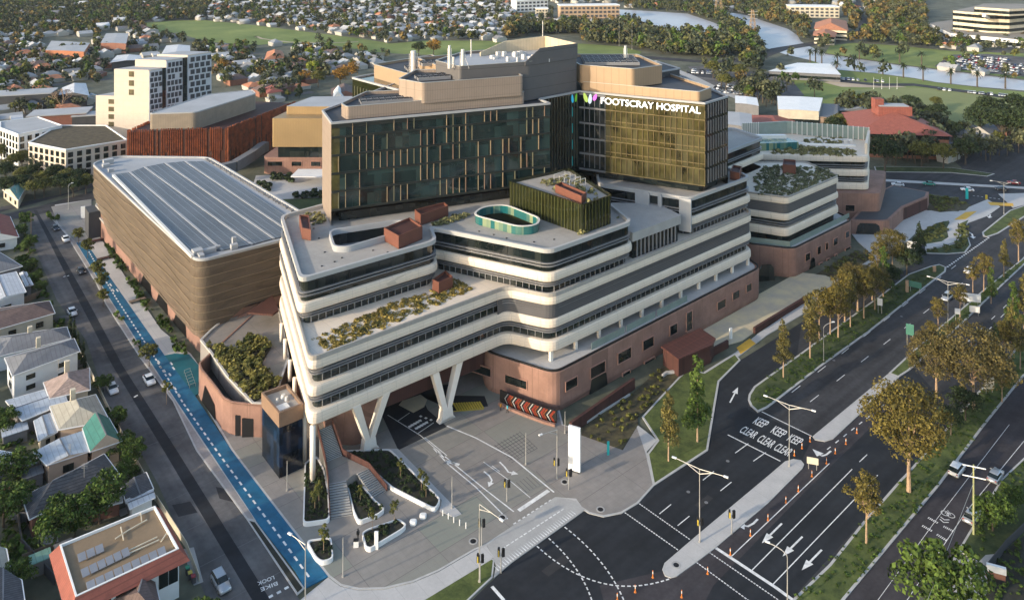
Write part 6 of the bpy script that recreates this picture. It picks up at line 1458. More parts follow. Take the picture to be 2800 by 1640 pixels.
# distant trees
FT={}
def ftree(key,lab,h,rx,nl,ls,lm,seed):
    root=thing('distant_tree',lab,'tree'); r=random.Random(seed); bl=[(r.uniform(-.4,.4)*rx,r.uniform(-.4,.4)*rx,h*(.45+.35*r.random()),rx*.55,rx*.55,h*.24) for _ in range(7)]
    V,Fq=leafcloud(bl,nl,ls,seed); npmesh('crown',V,Fq,lm,root); b=MB(); b.tube((0,0,0),(0,0,h*.5),.3,.15,5); b.build('trunk',M_barkd,root); FT[key]=(Proto(root),V,Fq,lm)
ftree(0,'x',9.,4.2,150,1.15,L_far,21); ftree(1,'x',11.,4.8,170,1.2,L_fard,22); ftree(2,'x',8.,3.8,140,1.1,L_oliv,23); ftree(3,'x',7.5,3.4,130,1.05,mat('far_gold_leaf',(.10,.075,.02),.8,var=.3,c2=(.15,.10,.025),island=.5),24); ftree(4,'x',7.,3.2,130,1.,L_green,25)
tl=['mid green tree','dark evergreen tree','olive tree','golden brown tree','fresh green tree']
hgrid={}
for (x,y,q) in Hs: hgrid.setdefault((int(x//12),int(y//12)),[]).append((x,y))
cand=[]
for _ in range(72000):
    y=rn.uniform(255,1250); x=rn.uniform(-.68,.68)*y
    q=pxok(x,y)
    if not q or rn.random()>woods(*q)*(.40 if hprob(*q)<.4 else .19)*(1.15 if hprob(*q)<.1 else 1.): continue
    near=False
    for a_ in (-1,0,1):
        for c_ in (-1,0,1):
            for hx,hy in hgrid.get((int(x//12)+a_,int(y//12)+c_),()):
                if (hx-x)**2+(hy-y)**2<36: near=True
    if near: continue
    cand.append((x,y,q))
# scattered trees within parks and river banks
for P,n in ((P_park2,60),(P_bank,40),(P_cp2,14),(P_park,14)):
    xs=[p[0] for p in P]; ys=[p[1] for p in P]
    for _ in range(n):
        px,py=rn.uniform(min(xs),max(xs)),rn.uniform(min(ys),max(ys))
        if inpoly(px,py,P) and not inpoly(px,py,P_oval) and not inpoly(px,py,P_riv2) and (P is not P_park or py>100) and not (P is P_park2 and 218<py<275 and px>2230): x,y=G(px,py); cand.append((x,y,(px,py)))
cand.sort(key=lambda t:math.hypot(t[0],t[1]))
tgrp={k:[] for k in FT}; ni=0
for x,y,(px,py) in cand:
    r=rn.random(); k=(0 if r<.3 else 1 if r<.62 else 2 if r<.8 else 3 if r<.88 else 4) if not(px>2100 and py<120) else (0 if r<.3 else 1 if r<.4 else 2 if r<.65 else 3 if r<.92 else 4)
    s=rn.uniform(.6,1.15)*(1.25 if hprob(px,py)<.1 else .95); 
    if ni<285:
        where='in the left suburb' if px<650 else 'on the river side of hospital' if px>1500 else 'in streets behind the hospital'
        FT[k][0].put((x,y,0),rn.uniform(0,6.28),(s,s,s*rn.uniform(.85,1.2)),tl[k]+' '+where,'suburban trees: '+tl[k]+'s '+where); ni+=1
    else: tgrp[k].append((x,y,0,rn.uniform(0,6.28),s,s,s*rn.uniform(.85,1.2)))
for k,T_ in tgrp.items():
    V,Fq=leafcloud([(rn.uniform(-1.6,1.6),rn.uniform(-1.6,1.6),3+i*.9,2.4,2.4,2.) for i in range(5)],64,1.75,30+k)
    o=mergestuff('distant_woods',V,Fq,T_,FT[k][3]); o['kind']='stuff'; o['label']='mass of distant '+tl[k]+'s'
# neighbourhood just outside the frame, mirrored in the glass of the towers
oh={k:[] for k in range(5)}; ot={k:[] for k in FT}
for _ in range(5200):
    x,y=rn.uniform(-330,330),rn.uniform(-160,330); px,py=PX(x,y) if y>5 else (0,99999)
    if y>60 and -150<px<2950 and py<1850: continue
    if -75<x<110 and 60<y: continue
    if abs((x-60)*.66-(y-60)*.75)<22: continue
    r=rn.random()
    if r<.16: oh[rn.randrange(5)].append((x,y,0,base+rn.choice((0,math.pi/2)),1.,1.,1.2))
    elif r<.8: 
        s=rn.uniform(.6,1.2); ot[rn.choice(list(ot))].append((x,y,0,rn.uniform(0,6.28),s,s,s))
for k in range(5):
    V,Fh,mi=HP[k][1:]; o=mergestuff('outlying_houses',V,[tuple(f) for f in Fh],oh[k],[RC[hm[k][0]],WC[hm[k][1]]],mi); o['kind']='stuff'; o['label']='neighbouring houses with '+hm[k][0].replace('far','')+' roofs around the block'
    V,Fq=leafcloud([(rn.uniform(-1.6,1.6),rn.uniform(-1.6,1.6),3+i*.9,2.4,2.4,2.) for i in range(5)],120,1.3,50+k); o=mergestuff('outlying_trees',V,Fq,ot[k],FT[k][3]); o['kind']='stuff'; o['label']='neighbouring '+tl[k]+'s around the block'
for p,*_ in list(FT.values()): 
    if not p.used: bpy.data.objects.remove(p.root)
print('HOUSES',len(Hs),'TREES',len(cand))
# ================= vehicles =================
def car_proto(name,paint,suv=False,low=False):
    root=thing(name,'x','car'); L,Wd=(4.5,1.82); h1=.95 if not suv else 1.05; h2=1.45 if not suv else 1.7
    sec=[(-L/2,.35,.62,.86),(-L/2+.25,.25,.82,.95),(-L/2+1.,.2,h1-.08,1.),(-L/2+1.45,.2,h1,1.),(L/2-1.2 if not suv else L/2-.5,.2,h1+.02,1.),(L/2-.35,.22,h1-.02,.96),(L/2,.38,.72,.88)]
    b=MB()
    for x,z0,z1,w in sec: b.v+=[(x,-Wd/2*w,z0),(x,-Wd/2*w*1.0,z0+(z1-z0)*.6),(x,-Wd/2*w*.9,z1),(x,Wd/2*w*.9,z1),(x,Wd/2*w,z0+(z1-z0)*.6),(x,Wd/2*w,z0)]
    n=len(sec)
    for i in range(n-1):
        for k in range(6): b.f.append((i*6+k,i*6+(k+1)%6,(i+1)*6+(k+1)%6,(i+1)*6+k)[::-1]); b.m.append(0)
    b.f.append(tuple(range(6))); b.m.append(0); b.f.append(tuple(range((n-1)*6+5,(n-1)*6-1,-1))); b.m.append(0)
    body=b.build('body',paint,root,True)
    x0,x1,x2,x3=(-.95,-.25,1.05,1.75) if not suv else (-.95,-.3,1.6,2.1)
    g=MB(); w0,w1=Wd/2*.9,Wd/2*.74
    V=[(x0,-w0,h1-.03),(x3,-w0,h1-.03),(x3,w0,h1-.03),(x0,w0,h1-.03),(x1,-w1,h2-.05),(x2,-w1,h2-.05),(x2,w1,h2-.05),(x1,w1,h2-.05)]
    g.add(V,[(0,1,5,4),(1,2,6,5),(2,3,7,6),(3,0,4,7),(4,5,6,7)]); g.build('window_glass',M_black if low else M_glassd,root)
    r=MB(); r.add([(x1-.08,-w1-.03,h2-.06),(x2+.08,-w1-.03,h2-.06),(x2+.08,w1+.03,h2-.06),(x1-.08,w1+.03,h2-.06),(x1+.1,-w1+.1,h2+.02),(x2-.1,-w1+.1,h2+.02),(x2-.1,w1-.1,h2+.02),(x1+.1,w1-.1,h2+.02)],[(0,1,5,4),(1,2,6,5),(2,3,7,6),(3,0,4,7),(4,5,6,7)]); r.build('roof',paint,root)
    if not low:
        for sx in (-1.38,1.32):
            for sy in (-1,1):
                w_=MB(); w_.tube((sx,sy*.70,.33),(sx,sy*.93,.33),.33,n=14); wo=w_.build('wheel',M_black,root)
                h_=MB(); h_.tube((sx,sy*.93,.33),(sx,sy*.95,.33),.19,n=10); h_.build('rim',M_pole,wo)
        for sy in (-1,1):
            l=MB(); l.box((-L/2+.12,sy*.62,.62),(.12,.34,.14)); l.build('headlight',M_wht,root); l=MB(); l.box((L/2-.08,sy*.66,.70),(.1,.26,.16)); l.build('tail_light',M_red,root)
            m_=MB(); m_.box((-.75,sy*.98,.95),(.14,.2,.14)); m_.build('mirror',paint,root)
    return Proto(root)
CP={'white':mat('paint_white',(.75,.75,.74),.3,var=.02,spec=.6),'silver':mat('paint_silver',(.42,.44,.46),.28,var=.02,metal=.5),'dark':mat('paint_dark',(.03,.032,.038),.25,var=.02,spec=.7),'red':mat('paint_red',(.28,.03,.035),.3,var=.02),'teal':mat('paint_teal',(.03,.22,.17),.3,var=.02),'blue':mat('paint_blue',(.03,.06,.16),.3,var=.02)}
CARS={(c,s):car_proto('parked_car' ,CP[c],s) for c,s in (('white',False),('silver',False),('silver',True),('white',True),('dark',False),('red',False),('teal',False))}
sd=math.atan2(RB.y,RB.x); md=math.atan2(.66,.75)
def car(px,py,c,s,hd,label,grp=None): x,y=G(px,py); return CARS[(c,s)].put((x,y,.012),hd,1.,label,grp)
car(604,1600,'silver',True,sd,'silver wagon with roof rails parked by the brown flat roofed block')
car(307,1068,'white',False,sd,'white hatchback parked in front of pink tiled cottage'); car(408,1044,'white',False,sd,'white hatchback parked between golden street tree and blue path')
car(197,858,'white',False,sd,'white hatchback parked outside the brown tiled house'); car(180,658,'white',False,sd,'white car parked under the blue path street trees'); car(152,628,'dark',False,sd,'dark hatchback parked nearest the top of side street'); car(222,745,'dark',False,sd,'dark car parked beyond the fourth street tree')
car(2617,1290,'white',True,heading((2572,1340),(2697,1180))+math.pi,'white four wheel drive parked beside the big eucalyptus verge'); car(2722,1308,'silver',False,heading((2572,1340),(2697,1180))+math.pi,'silver sedan on the service road next to white wagon'); car(2658,1418,'silver',False,heading((2572,1340),(2697,1180))+math.pi,'silver hatchback parked behind the power pole')
hv_=heading((2165,1072),(2640,705)); car(2650,745,'white',False,hv_,'white sedan driving on the avenue beside golden median tree'); car(2590,818,'silver',True,hv_,'silver wagon driving on the avenue behind two armed lamp')
hx=heading((2405,480),(2800,510)); car(2455,508,'white',False,hx,'white car on cross road nearest the hospital wing'); car(2645,522,'white',False,hx,'white car on cross road above the teal sign'); car(2540,506,'teal',False,hx,'green car on the cross road'); car(2737,520,'dark',False,hx,'dark car waiting at the far intersection'); car(2772,503,'red',False,hx,'dark red car at the far intersection')
car(2715,560,'dark',False,hx,'x') if False else None
# small cars far away: body and glass only
LOW=[car_proto('distant_car',CP[c],s,True) for c,s in (('white',False),('silver',False),('dark',False),('white',True),('red',False),('blue',False))]
rc=random.Random(9); nc=0
def lot(px0,px1,rows,n,dpx,where,drop=.2):
    global nc
    a=Vector(G(*px0)); c=Vector(G(*px1)); d=(c-a).normalized(); q=Vector((-d.y,d.x)); hd=math.atan2(q.y,q.x)
    for r_ in range(rows):
        for i in range(n):
            if rc.random()<drop or nc>285: continue
            p=a+d*((c-a).length*i/n)+q*(r_*dpx)
            LOW[rc.choice((0,0,0,1,1,2,2,3,4,5))].put((p.x,p.y,.1),hd+rc.choice((0,math.pi)),1.,'car parked '+where,'cars parked '+where); nc+=1
lot((2565,182),(2700,197),7,26,11.,'in the racecourse lot beyond the river'); lot((2705,196),(2800,206),4,18,13.,'in the racecourse lot beyond the river',.35)
lot((1945,250),(2060,262),3,14,9.,'in the lot behind the hospital',.25); lot((1880,200),(1990,205),2,16,9.,'in the lot behind the hospital',.3); lot((2235,214),(2420,226),1,28,9,'along the oval road',.35); lot((2560,246),(2790,268),1,30,9,'along the oval road',.4)
for p in LOW:
    if not p.used:
        for ch in list(p.root.children): bpy.data.objects.remove(ch)
        bpy.data.objects.remove(p.root)
# ================= street furniture =================
def pole(b,p,h,r0=.10,r1=.055): b.tube((p[0],p[1],0),(p[0],p[1],h),r0,r1,n=8)
def lamp(px,py,h,arms,label,grp=None,name='street_lamp',col_=M_pole,rise=.7):
    x,y=G(px,py); t=thing(name,label,'street lamp',(x,y,0),0,grp); b=MB(); pole(b,(x,y),h); b.tube((x,y,0),(x,y,.35),.22,.2,8); b.build('pole',col_,t)
    for ang,L in arms:
        dx,dy=math.cos(ang)*L,math.sin(ang)*L; b=MB(); b.tube((x,y,h-.8),(x+dx*.55,y+dy*.55,h+rise*.3),.07,.06,6); b.tube((x,y,h),(x+dx,y+dy,h+rise*.5),.06,.05,6); ar_=b.build('arm',col_,t)
        b=MB(); b.box((x+dx,y+dy,h+rise*.5-.08),(.75,.32,.16),ang); b.build('lamp_head',M_wht,ar_)
    return t
def curved(px,py,h,ang,L,label): 
    x,y=G(px,py); t=thing('street_lamp',label,'street lamp',(x,y,0)); b=MB(); pole(b,(x,y),h-1.2); P=[(x,y,h-1.2)]
    for k in range(1,7): a=k/6*1.45; P.append((x+math.cos(ang)*L*(1-math.cos(a)),y+math.sin(ang)*L*(1-math.cos(a)),h-1.2+1.2*math.sin(a)))
    for i in range(6): b.tube(P[i],P[i+1],.07,.06,6)
    b.build('pole',M_pole,t); b=MB(); b.box(P[-1],(.7,.3,.14),ang); b.build('lamp_head',M_wht,t)
def cross(px0,px1,z): a=G(*px0,z); b_=G(*px1,z); return math.atan2(b_[1]-a[1],b_[0]-a[0]),math.hypot(b_[0]-a[0],b_[1]-a[1])
an,L=cross((1913,1285),(1985,1312),12); lamp(1913,1483,12,((an,L),(an+math.pi,L)),'two armed lamp on the near concrete median with traffic signals')
lamp(2158,1276,11.5,((an,L),(an+math.pi,L)),'two armed lamp at the far tip of near median beside KEEP CLEAR lettering'); lamp(2592,896,11.5,((an,L),(an+math.pi,L)),'two armed lamp on the grass median beside white signboards')
lamp(2745,585,11.,((an+.3,4),(an+.3+math.pi,4)),'two armed lamp at far intersection',); 
curved(2153,1668,9.,math.pi*.85,3.2,'curved single lamp at bottom edge beside lane arrows'); curved(2252,990,9.,.2,2.8,'curved single lamp on verge beside golden young trees')
lamp(835,1665,9.5,((2.6,3.2),),'tall lamp with side arm at the bottom edge of plaza'); lamp(938,1578,6.2,(),'plain plaza pole beside the curved footpath edge'); lamp(1236,1391,5.6,(),'slim plaza pole on pale wedge tip'); lamp(785,1342,5.4,(),'slim plaza pole before black lift tower'); lamp(1545,1185,4.4,(),'short mast at the chevron wall corner'); lamp(1438,1271,6.,(),'slim pole beside paver grid')
an2,L2=cross((1522,1155),(1466,1178),8); lamp(1523,1310,9.,((an2,3.6),),'lamp beside the white pylon with arm over plaza')
an3,L3=cross((1312,1367),(1365,1410),8); lamp(1311,1592,12.,((an3,5.),),'tall mast lamp on the grass corner with signals'); lamp(2800,560,10,(),'x') if False else None
for px,py,h,l in ((187,574,9.,'slender pale pole at the top of side street'),(85,668,10.,'orange lit timber pole at the corner gardens'),(46,560,6.5,'small pole by corner cottage')): lamp(px,py,h,((.6,1.2),) if h==9. else (),l,None,'street_pole',M_timber if h!=9. else M_pole)
# traffic signals
def signal(px,py,z,label,pole_h=None,name='traffic_signal'):
    x,y=G(px,py); t=thing(name,label,'traffic signal',(x,y,0))
    if pole_h: b=MB(); pole(b,(x,y),pole_h,.09,.07); b.build('pole',M_pole,t)
    for k,(dx,dy) in enumerate(((.35,0),(-.35,.1))):
        b=MB(); b.box((x+dx,y+dy,z),(.42,.3,1.25),.4+k); h_=b.build('signal_head',M_black,t); 
    b=MB(); b.box((x-.35,y-.2,z+.1),(.1,.25,.9),.4); b.build('visor_strip',M_yl,t)
    return t
signal(1914,1484,2.9,'traffic signal heads on the near median lamp',3.4); signal(1313,1594,3.2,'traffic signal heads on the grass corner mast',3.4); signal(1369,1418,2.3,'small signal post beside crossing with yellow strip',2.6) if False else None
signal(1555,1340,2.5,'traffic signal post on the pink paving between lawn and crossing',3.2); signal(1521,1308,2.4,'traffic signal low on the lamp beside white pylon'); signal(1386,1372,2.6,'traffic signal post in the forecourt lane',3.4); signal(1317,1492,3.1,'traffic signal post at left end of the crossing',3.4); signal(1370,1566,2.6,'black signal post at crossing edge',3.2); signal(2001,1460,2.7,'black pedestrian signal on the near median',3.2)
# bollards
bp=thing('lane_bollard','x','bollard'); b=MB(); b.tube((0,0,0),(0,0,.06),.2,.18,10); b.tube((0,0,.06),(0,0,.6),.07,.07,8); b.build('post',M_or,bp); b=MB(); b.tube((0,0,.6),(0,0,.95),.075,.075,8); b.build('white_sleeve',M_white,bp); b=MB(); b.tube((0,0,.95),(0,0,1.1),.07,.05,8); b.build('cap',M_or,bp)
BPp=Proto(bp)
for px,py in ((1785,1578),(1737,1618),(1864,1632),(1935,1568),(1997,1516),(2052,1464),(2100,1422),(2149,1374),(2183,1343),(2220,1302),(2260,1267),(2284,1240),(2313,1214),(2343,1184),(2215,1207),(2193,1226),(2172,1245),(1688,1640)): x,y=G(px,py); BPp.put((x,y,.012),0,1.,'orange and white flexible bollard along the turning lane','bollards along the turning lane')
sp_=thing('plaza_bollard','x','bollard'); b=MB(); b.tube((0,0,0),(0,0,.9),.08,.08,8); b.build('post',M_wht,sp_); SP=Proto(sp_)
for px,py in ((1211,1411),(1226,1420),(1241,1430),(1257,1438),(1274,1446)): x,y=G(px,py); SP.put((x,y,.12),0,1.1,'thin white bollard in row below the pale wedge','thin bollards below the pale wedge')
for px,py,l in ((1130,1435,'round white stone seat nearest the small front planter'),(1157,1418,'round white stone seat nearer the pale wedge tip')):
    x,y=G(px,py); b=MB(); b.loft([(x-.6,y-.5),(x+.6,y-.5),(x+.6,y+.5),(x-.6,y+.5)],[(.12,-.1),(.35,0),(.75,-.02),(.85,-.15)],.5); tag(b.build('stone_seat',M_wht,smooth=False),l,'seat')
# planters with white rims
def planter(px,label,z=.75):
    P=ccw([G(x,y,z) for x,y in px]); c=sum((Vector(p) for p in P),Vector((0,0)))/len(P); t=thing('planter',label,'planter',(c.x,c.y,0)); b=MB(); b.ring(P,.06,-.16,.05,z+.1,.8,seg=4); b.build('rim',M_wht,t); b=MB(); b.loft(P,[(.1,-.25),(z-.05,-.25)],.8); b.build('soil',M_soil,t)
planter([(829,1430),(901,1420),(897,1342),(886,1284),(866,1246),(834,1264)],'tall white rimmed planter under the white pillars')
planter([(945,1306),(968,1297),(1025,1368),(1053,1390),(1035,1405),(980,1426),(966,1395)],'triangular white planter between the two stairs')
planter([(940,1232),(1066,1228),(1205,1365),(1190,1392),(1072,1332),(1004,1272)],'long white edged planter bordering the pale wedge')
planter([(990,1457),(1004,1447),(1090,1418),(1111,1434),(1100,1446),(1012,1499),(1000,1494)],'small white planter beside the white marker')
planter([(838,1478),(905,1468),(911,1526),(880,1536),(862,1522)],'rounded corner planter nearest the blue path end')
slab('pavement',[(1058,1226),(1088,1226),(1262,1404),(1240,1413),(1202,1396),(1208,1366)],.2,M_concl)
# stairs
def stairs(a0,a1,b0,b1,z0,z1,n,label):
    A0,A1,B0,B1=[Vector((*G(*p,z),z)) for p,z in ((a0,z0),(a1,z0),(b0,z1),(b1,z1))]; c=(A0+B1)/2; t=thing('plaza_stairs',label,'stairs',(c.x,c.y,0)); b=MB()
    for i in range(n):
        s0,s1=i/n,(i+1)/n; q=[A0.lerp(B0,s0),A1.lerp(B1,s0),A1.lerp(B1,1),A0.lerp(B0,1)]; b.prism([(p.x,p.y) for p in q],.05,z0+(z1-z0)*s1) 
    b.build('flight',M_conc,t)
    nz=MB()
    for i in range(n):
        p,q=A0.lerp(B0,i/n),A1.lerp(B1,i/n); z=z0+(z1-z0)*(i+1)/n; nz.bar((p.x,p.y+.05,z+.01),(q.x,q.y+.05,z+.01),.12,.03)
    nz.build('nosing',M_dgrey,t)
stairs((902,1418),(964,1408),(898,1322),(946,1313),.12,2.3,13,'lower stone stairs on the left of the triangular planter')
stairs((1023,1362),(1056,1342),(975,1294),(1006,1280),.12,2.3,13,'lower stone stairs on the right of the triangular planter')
stairs((893,1262),(935,1245),(872,1175),(905,1160),2.3,6.3,20,'upper stone stairs climbing under the white banded block')
b=MB(); b.prism([G(x,y,2.3) for x,y in ((890,1262),(935,1245),(1008,1280),(975,1294),(966,1298),(946,1313),(898,1322))],.05,2.3); tag(b.build('stair_landing',M_plaza),'grey landing between the stone stairs','landing')
def rail(label,pts,m):
    b=MB(); P=[Vector(W(x,y,z)) for x,y,z in pts]
    for i in range(len(P)-1):
        p,q=P[i],P[i+1]; b.add([tuple(p-Vector((0,0,.2))),tuple(q-Vector((0,0,.2))),tuple(q+Vector((0,0,1.05))),tuple(p+Vector((0,0,1.05)))]+[tuple(v+Vector((.12,.06,dz))) for v,dz in ((p,-.2),(q,-.2),(q,1.05),(p,1.05))],[(0,1,2,3),(7,6,5,4),(3,2,6,7),(0,4,5,1),(0,3,7,4),(1,5,6,2)])
    tag(b.build('stair_balustrade',m),label,'balustrade')
rail('rust brown balustrade on left side of the stairs',((868,1176,6.3),(889,1262,2.3),(897,1322,2.3),(901,1420,.15)),M_cortd); rail('rust brown balustrade on right side of the stairs',((908,1160,6.3),(937,1243,2.3),(1008,1280,2.3),(1058,1342,.15)),M_cortd)
# signs
def board(px,py,w,h,z0,label,m,t=.2,posts=True,ang=None,cat='sign',name='sign'):
    x,y=G(px,py); an_=(.0 if ang is None else ang); o=thing(name,label,cat,(x,y,0)); b=MB(); b.box((x,y,z0),(w,t,h),an_); b.build('panel',m,o)
    if posts and z0>.3:
        for s in (-.35,.35): b=MB(); b.tube((x+s*w*math.cos(an_),y+s*w*math.sin(an_),0),(x+s*w*math.cos(an_),y+s*w*math.sin(an_),z0),.06,n=6); b.build('post',M_pole,o)
    return o
o=board(1571,1290,2.3,8.,.35,'tall white pylon sign beside crossing footpath',M_wht,.5,False,-.45,'sign','pylon_sign'); x,y=G(1571,1290); b=MB(); b.box((x,y,.1),(2.1,.4,.3),-.45); b.build('base',M_black,o)
board(1029,1503,.62,2.9,.1,'narrow white marker slab against small front planter',M_wht,.25,False,0,'sign','marker_sign'); board(227,597,1.3,4.,.1,'white pylon at the far end of the pale paving',M_wht,.4,False,.3,'sign','pylon_sign')
board(1663,1245,.45,2.6,.1,'slim teal totem on paving right of pylon',M_stl,.15,False,.2); board(2644,545,.9,4.,.1,'teal totem near the cross road',M_stl,.3,False,0)
board(1998,928,.8,2.6,.2,'small white totem at the yellow tactile ramp',M_wht,.3,False,.5); board(2222,1283,2.,1.2,1.,'cream roadwork board beside median tip',WC['cream'],.1,True,-.3)
board(2488,950,1.7,2.6,3.,'green direction sign at the near end of grass median',mat('board_green',(.05,.17,.13),.6),.12,True,-.5); board(2502,800,3.2,1.6,1.4,'large green direction board on the verge',mat('board_green',(.05,.17,.13),.6),.12,True,-.6)
board(2655,845,4.6,2.1,2.,'large white signboard on the grass median',M_wht,.12,True,-.3); board(2665,862,2.4,1.6,.8,'smaller white signboard below large one',M_wht,.12,True,-.3); board(2618,880,1.2,1.4,2.,'small square white sign on median',M_wht,.1,True,-.3)
board(2406,858,1.2,1.8,2.2,'white sign on verge beside golden trees',M_wht,.1,True,-.5); board(2408,640,3.3,2.6,.6,'white blank board in front of garage court',M_wht,.15,True,0); board(2494,690,2.8,2.2,1.2,'white and yellow notice board on the court corner',M_wht,.12,True,-.3)
board(2697,547,.7,1.6,.3,'yellow crossing marker near the far ramp',M_yl,.3,False,0); board(2705,1075,2.2,2.2,1.,'pale timber frame by broad golden tree',WC['cream'],.3,True,.2); board(2555,748,.8,1.6,.6,'orange lit utility box under the lamp',M_bark,.4,False,0)
board(2480,800,.8,3.4,0.,'orange lit marker post on verge before green board',M_bark,.25,False,0)
# small things in the plaza
for px,py,l in ((975,1490,'white topped black litter bin beside front planter'),):
    x,y=G(px,py); t=thing('litter_bin',l,'bin',(x,y,0)); b=MB(); b.box((x,y-.4,.12),(.8,.6,1.),.1); b.build('bin_body',M_wht,t); b=MB(); b.box((x,y-.4,1.12),(.84,.64,.12),.1); b.build('lid',M_black,t)
for px,py,l in ((1374,1416,'round black drain in the white ringed island tip'),(1642,1394,'round black drain on the plaza nose'),(1849,1546,'round black drain on the near median nose'),(1294,1481,'round grey drain beside crossing mast'),(1544,1319,'small grey drain beside the pylon')):
    x,y=G(px,py); t=thing('drain_cover',l,'drain cover',(x,y,.13)); b=MB(); b.tube((x,y,.125),(x,y,.16),.45,n=16); b.build('cover',M_black,t); b=MB(); b.ring([(x+.75*math.cos(k*.524),y+.75*math.sin(k*.524)) for k in range(12)],0,-.2,.12,.17); b.build('collar',M_conc,t)
bb_=MB(); x,y=G(1432,1394); x2,y2=G(1500,1345)
for px,py,l,m in ((263,662,'first dark red bench on pale paving',0),(286,710,'second dark red bench on pale paving',0),(375,826,'brown slatted bench on the pale paving',1)):
    x,y=G(px,py); t=thing('bench',l,'bench',(x,y,0)); b=MB(); b.box((x,y,.5),(4.,1.3,.22),sd+1.57); b.build('seat',(M_cortd,M_timber)[m],t); 
    for s in (-1.4,1.4): b=MB(); b.box((x+s*.77,y+s*.64,.12),(.25,1.1,.38),sd+1.57); b.build('leg',M_dgrey,t)
for px,py,m,l in ((513,1568,mat('bin_green',(.01,.22,.12),.5),'green lidded wheelie bin'),(520,1582,M_yl,'yellow lidded wheelie bin'),(529,1592,mat('bin_red',(.25,.02,.03),.5),'red lidded wheelie bin')):
    x,y=G(px,py); t=thing('wheelie_bin',l+' beside white block','bin',(x,y,0)); b=MB(); b.box((x,y,.05),(.55,.65,.95),.6); b.build('bin_body',M_dgrey,t); b=MB(); b.box((x,y,1.),(.6,.7,.1),.6); b.build('lid',m,t)
# bike rack on teal pad
t=thing('bike_rack','steel bike rack with parked bicycles on the teal paving','bike rack',(*G(522,1035),0)); b=MB()
for i in range(6):
    x,y=G(512+i*3,1018+i*8,.14); b.tube((x-.5,y-.4,.14),(x-.5,y-.4,.9),.04); b.tube((x-.5,y-.4,.9),(x+.5,y+.4,.9),.04); b.tube((x+.5,y+.4,.9),(x+.5,y+.4,.14),.04)
b.build('hoops',M_pole,t)
# power pole and wires on the right
x,y=G(2662,1462); t=thing('power_pole','mossy power pole with two crossarms beside the service road','power pole',(x,y,0)); b=MB(); b.tube((x,y,0),(x,y,11.6),.17,.12,9); b.build('pole',mat('mossy_pole',(.30,.31,.15),.9,var=.2),t)
for z,w in ((11.3,3.4),(9.6,3.4)): b=MB(); b.box((x,y-.15,z),(w,.12,.14),-.35); b.build('crossarm',M_wht,t)
b=MB(); e=W(2460,1640,6); 
for k in (0,): b.tube((x,y,8.6),(e[0]-3,e[1]-9,8.2),.03,n=4)
b.build('cable',M_pole,t)
# electricity lattice pylons by the river
def lattice(px,py,h,label):
    x,y=G(px,py); t=thing('lattice_pylon',label,'pylon',(x,y,0)); b=MB(); n=7
    for i in range(n):
        w0=h*.09*(1-i/n)+.8; w1=h*.09*(1-(i+1)/n)+.8; z0,z1=h*i/n,h*(i+1)/n
        for k in range(4):
            c0=[(x+sx*w0,y+sy*w0,z0) for sx,sy in ((-1,-1),(1,-1),(1,1),(-1,1))]; c1=[(x+sx*w1,y+sy*w1,z1) for sx,sy in ((-1,-1),(1,-1),(1,1),(-1,1))]
            b.tube(c0[k],c1[k],.22,n=4); b.tube(c0[k],c1[(k+1)%4],.13,n=4); b.tube(c0[(k+1)%4],c1[k],.13,n=4)
    b.build('lattice',mat('rusty_steel',(.28,.2,.12),.7),t); b=MB()
    for z in (.72,.84,.95): b.bar((x-h*.16,y,h*z),(x+h*.16,y,h*z),.5,.5)
    b.build('crossarms',M_pole,t)
lattice(2058,110,27,'nearer lattice electricity pylon between the river channels'); lattice(1965,50,40,'further lattice electricity pylon beyond the lake')
for px,py,h,l in ((1693,126,24,'left floodlight mast on park edge'),(1728,136,22,'right floodlight mast on park edge')): lamp(px,py,h,((0,1.2),),l,None,'floodlight_mast')
for i,px in enumerate((2389,2411,2432,2453)): lamp(px,244,7.5,(),'white goal post at near end of the oval','goal posts of the oval','goal_post',M_wht)
# rooftop boxes on the decks
def rbox(pxq,z,h,label):
    P=ccw([G(x,y,z) for x,y in pxq]); c=sum((Vector(p) for p in P),Vector((0,0)))/len(P); t=thing('rooftop_enclosure',label,'plant enclosure',(c.x,c.y,z)); WL[t.name]=Vector((c.x,c.y,z)); b=MB(); b.ring(P,0,-.2,z+.15,z+h); b.build('screen_wall',mat('roof_box_steel',(.15,.055,.036),.65,var=.15,lines=((UZ,.35,.06,.7),)),t); b=MB(); b.flat(offset(P,-.2),z+h-.5); b.build('top',M_cortd,t)
rbox(((826,655),(850,660),(845,618),(818,618)),31.2,2.6,'small rust steel box at left of the upper deck'); rbox(((1050,660),(1090,683),(1155,655),(1120,630)),31.2,3.,'large rust steel enclosure beside the light well'); rbox(((1134,603),(1150,618),(1226,592),(1215,582)),31.2,2.6,'long rust steel enclosure at foot of glass tower'); rbox(((1182,798),(1200,806),(1238,790),(1218,772)),22.1,2.7,'open topped rust box on the planted terrace')
rbox(((1518,528),(1590,560),(1604,550),(1535,520)),37.2,2.,'orange rust bench-like box on pavilion roof'); rbox(((1996,492),(2022,497),(2028,478),(2004,474)),31.2,2.4,'dark red box on the right roof corner'); rbox(((2140,475),(2176,478),(2176,463),(2142,460)),22.3,3.,'dark red box on the shrubby north east roof')
board(1868,1262,2.4,2.2,9.6,'white square sign hung from the lamp arm over lawn edge',M_wht,.15,False,-.3) if False else None
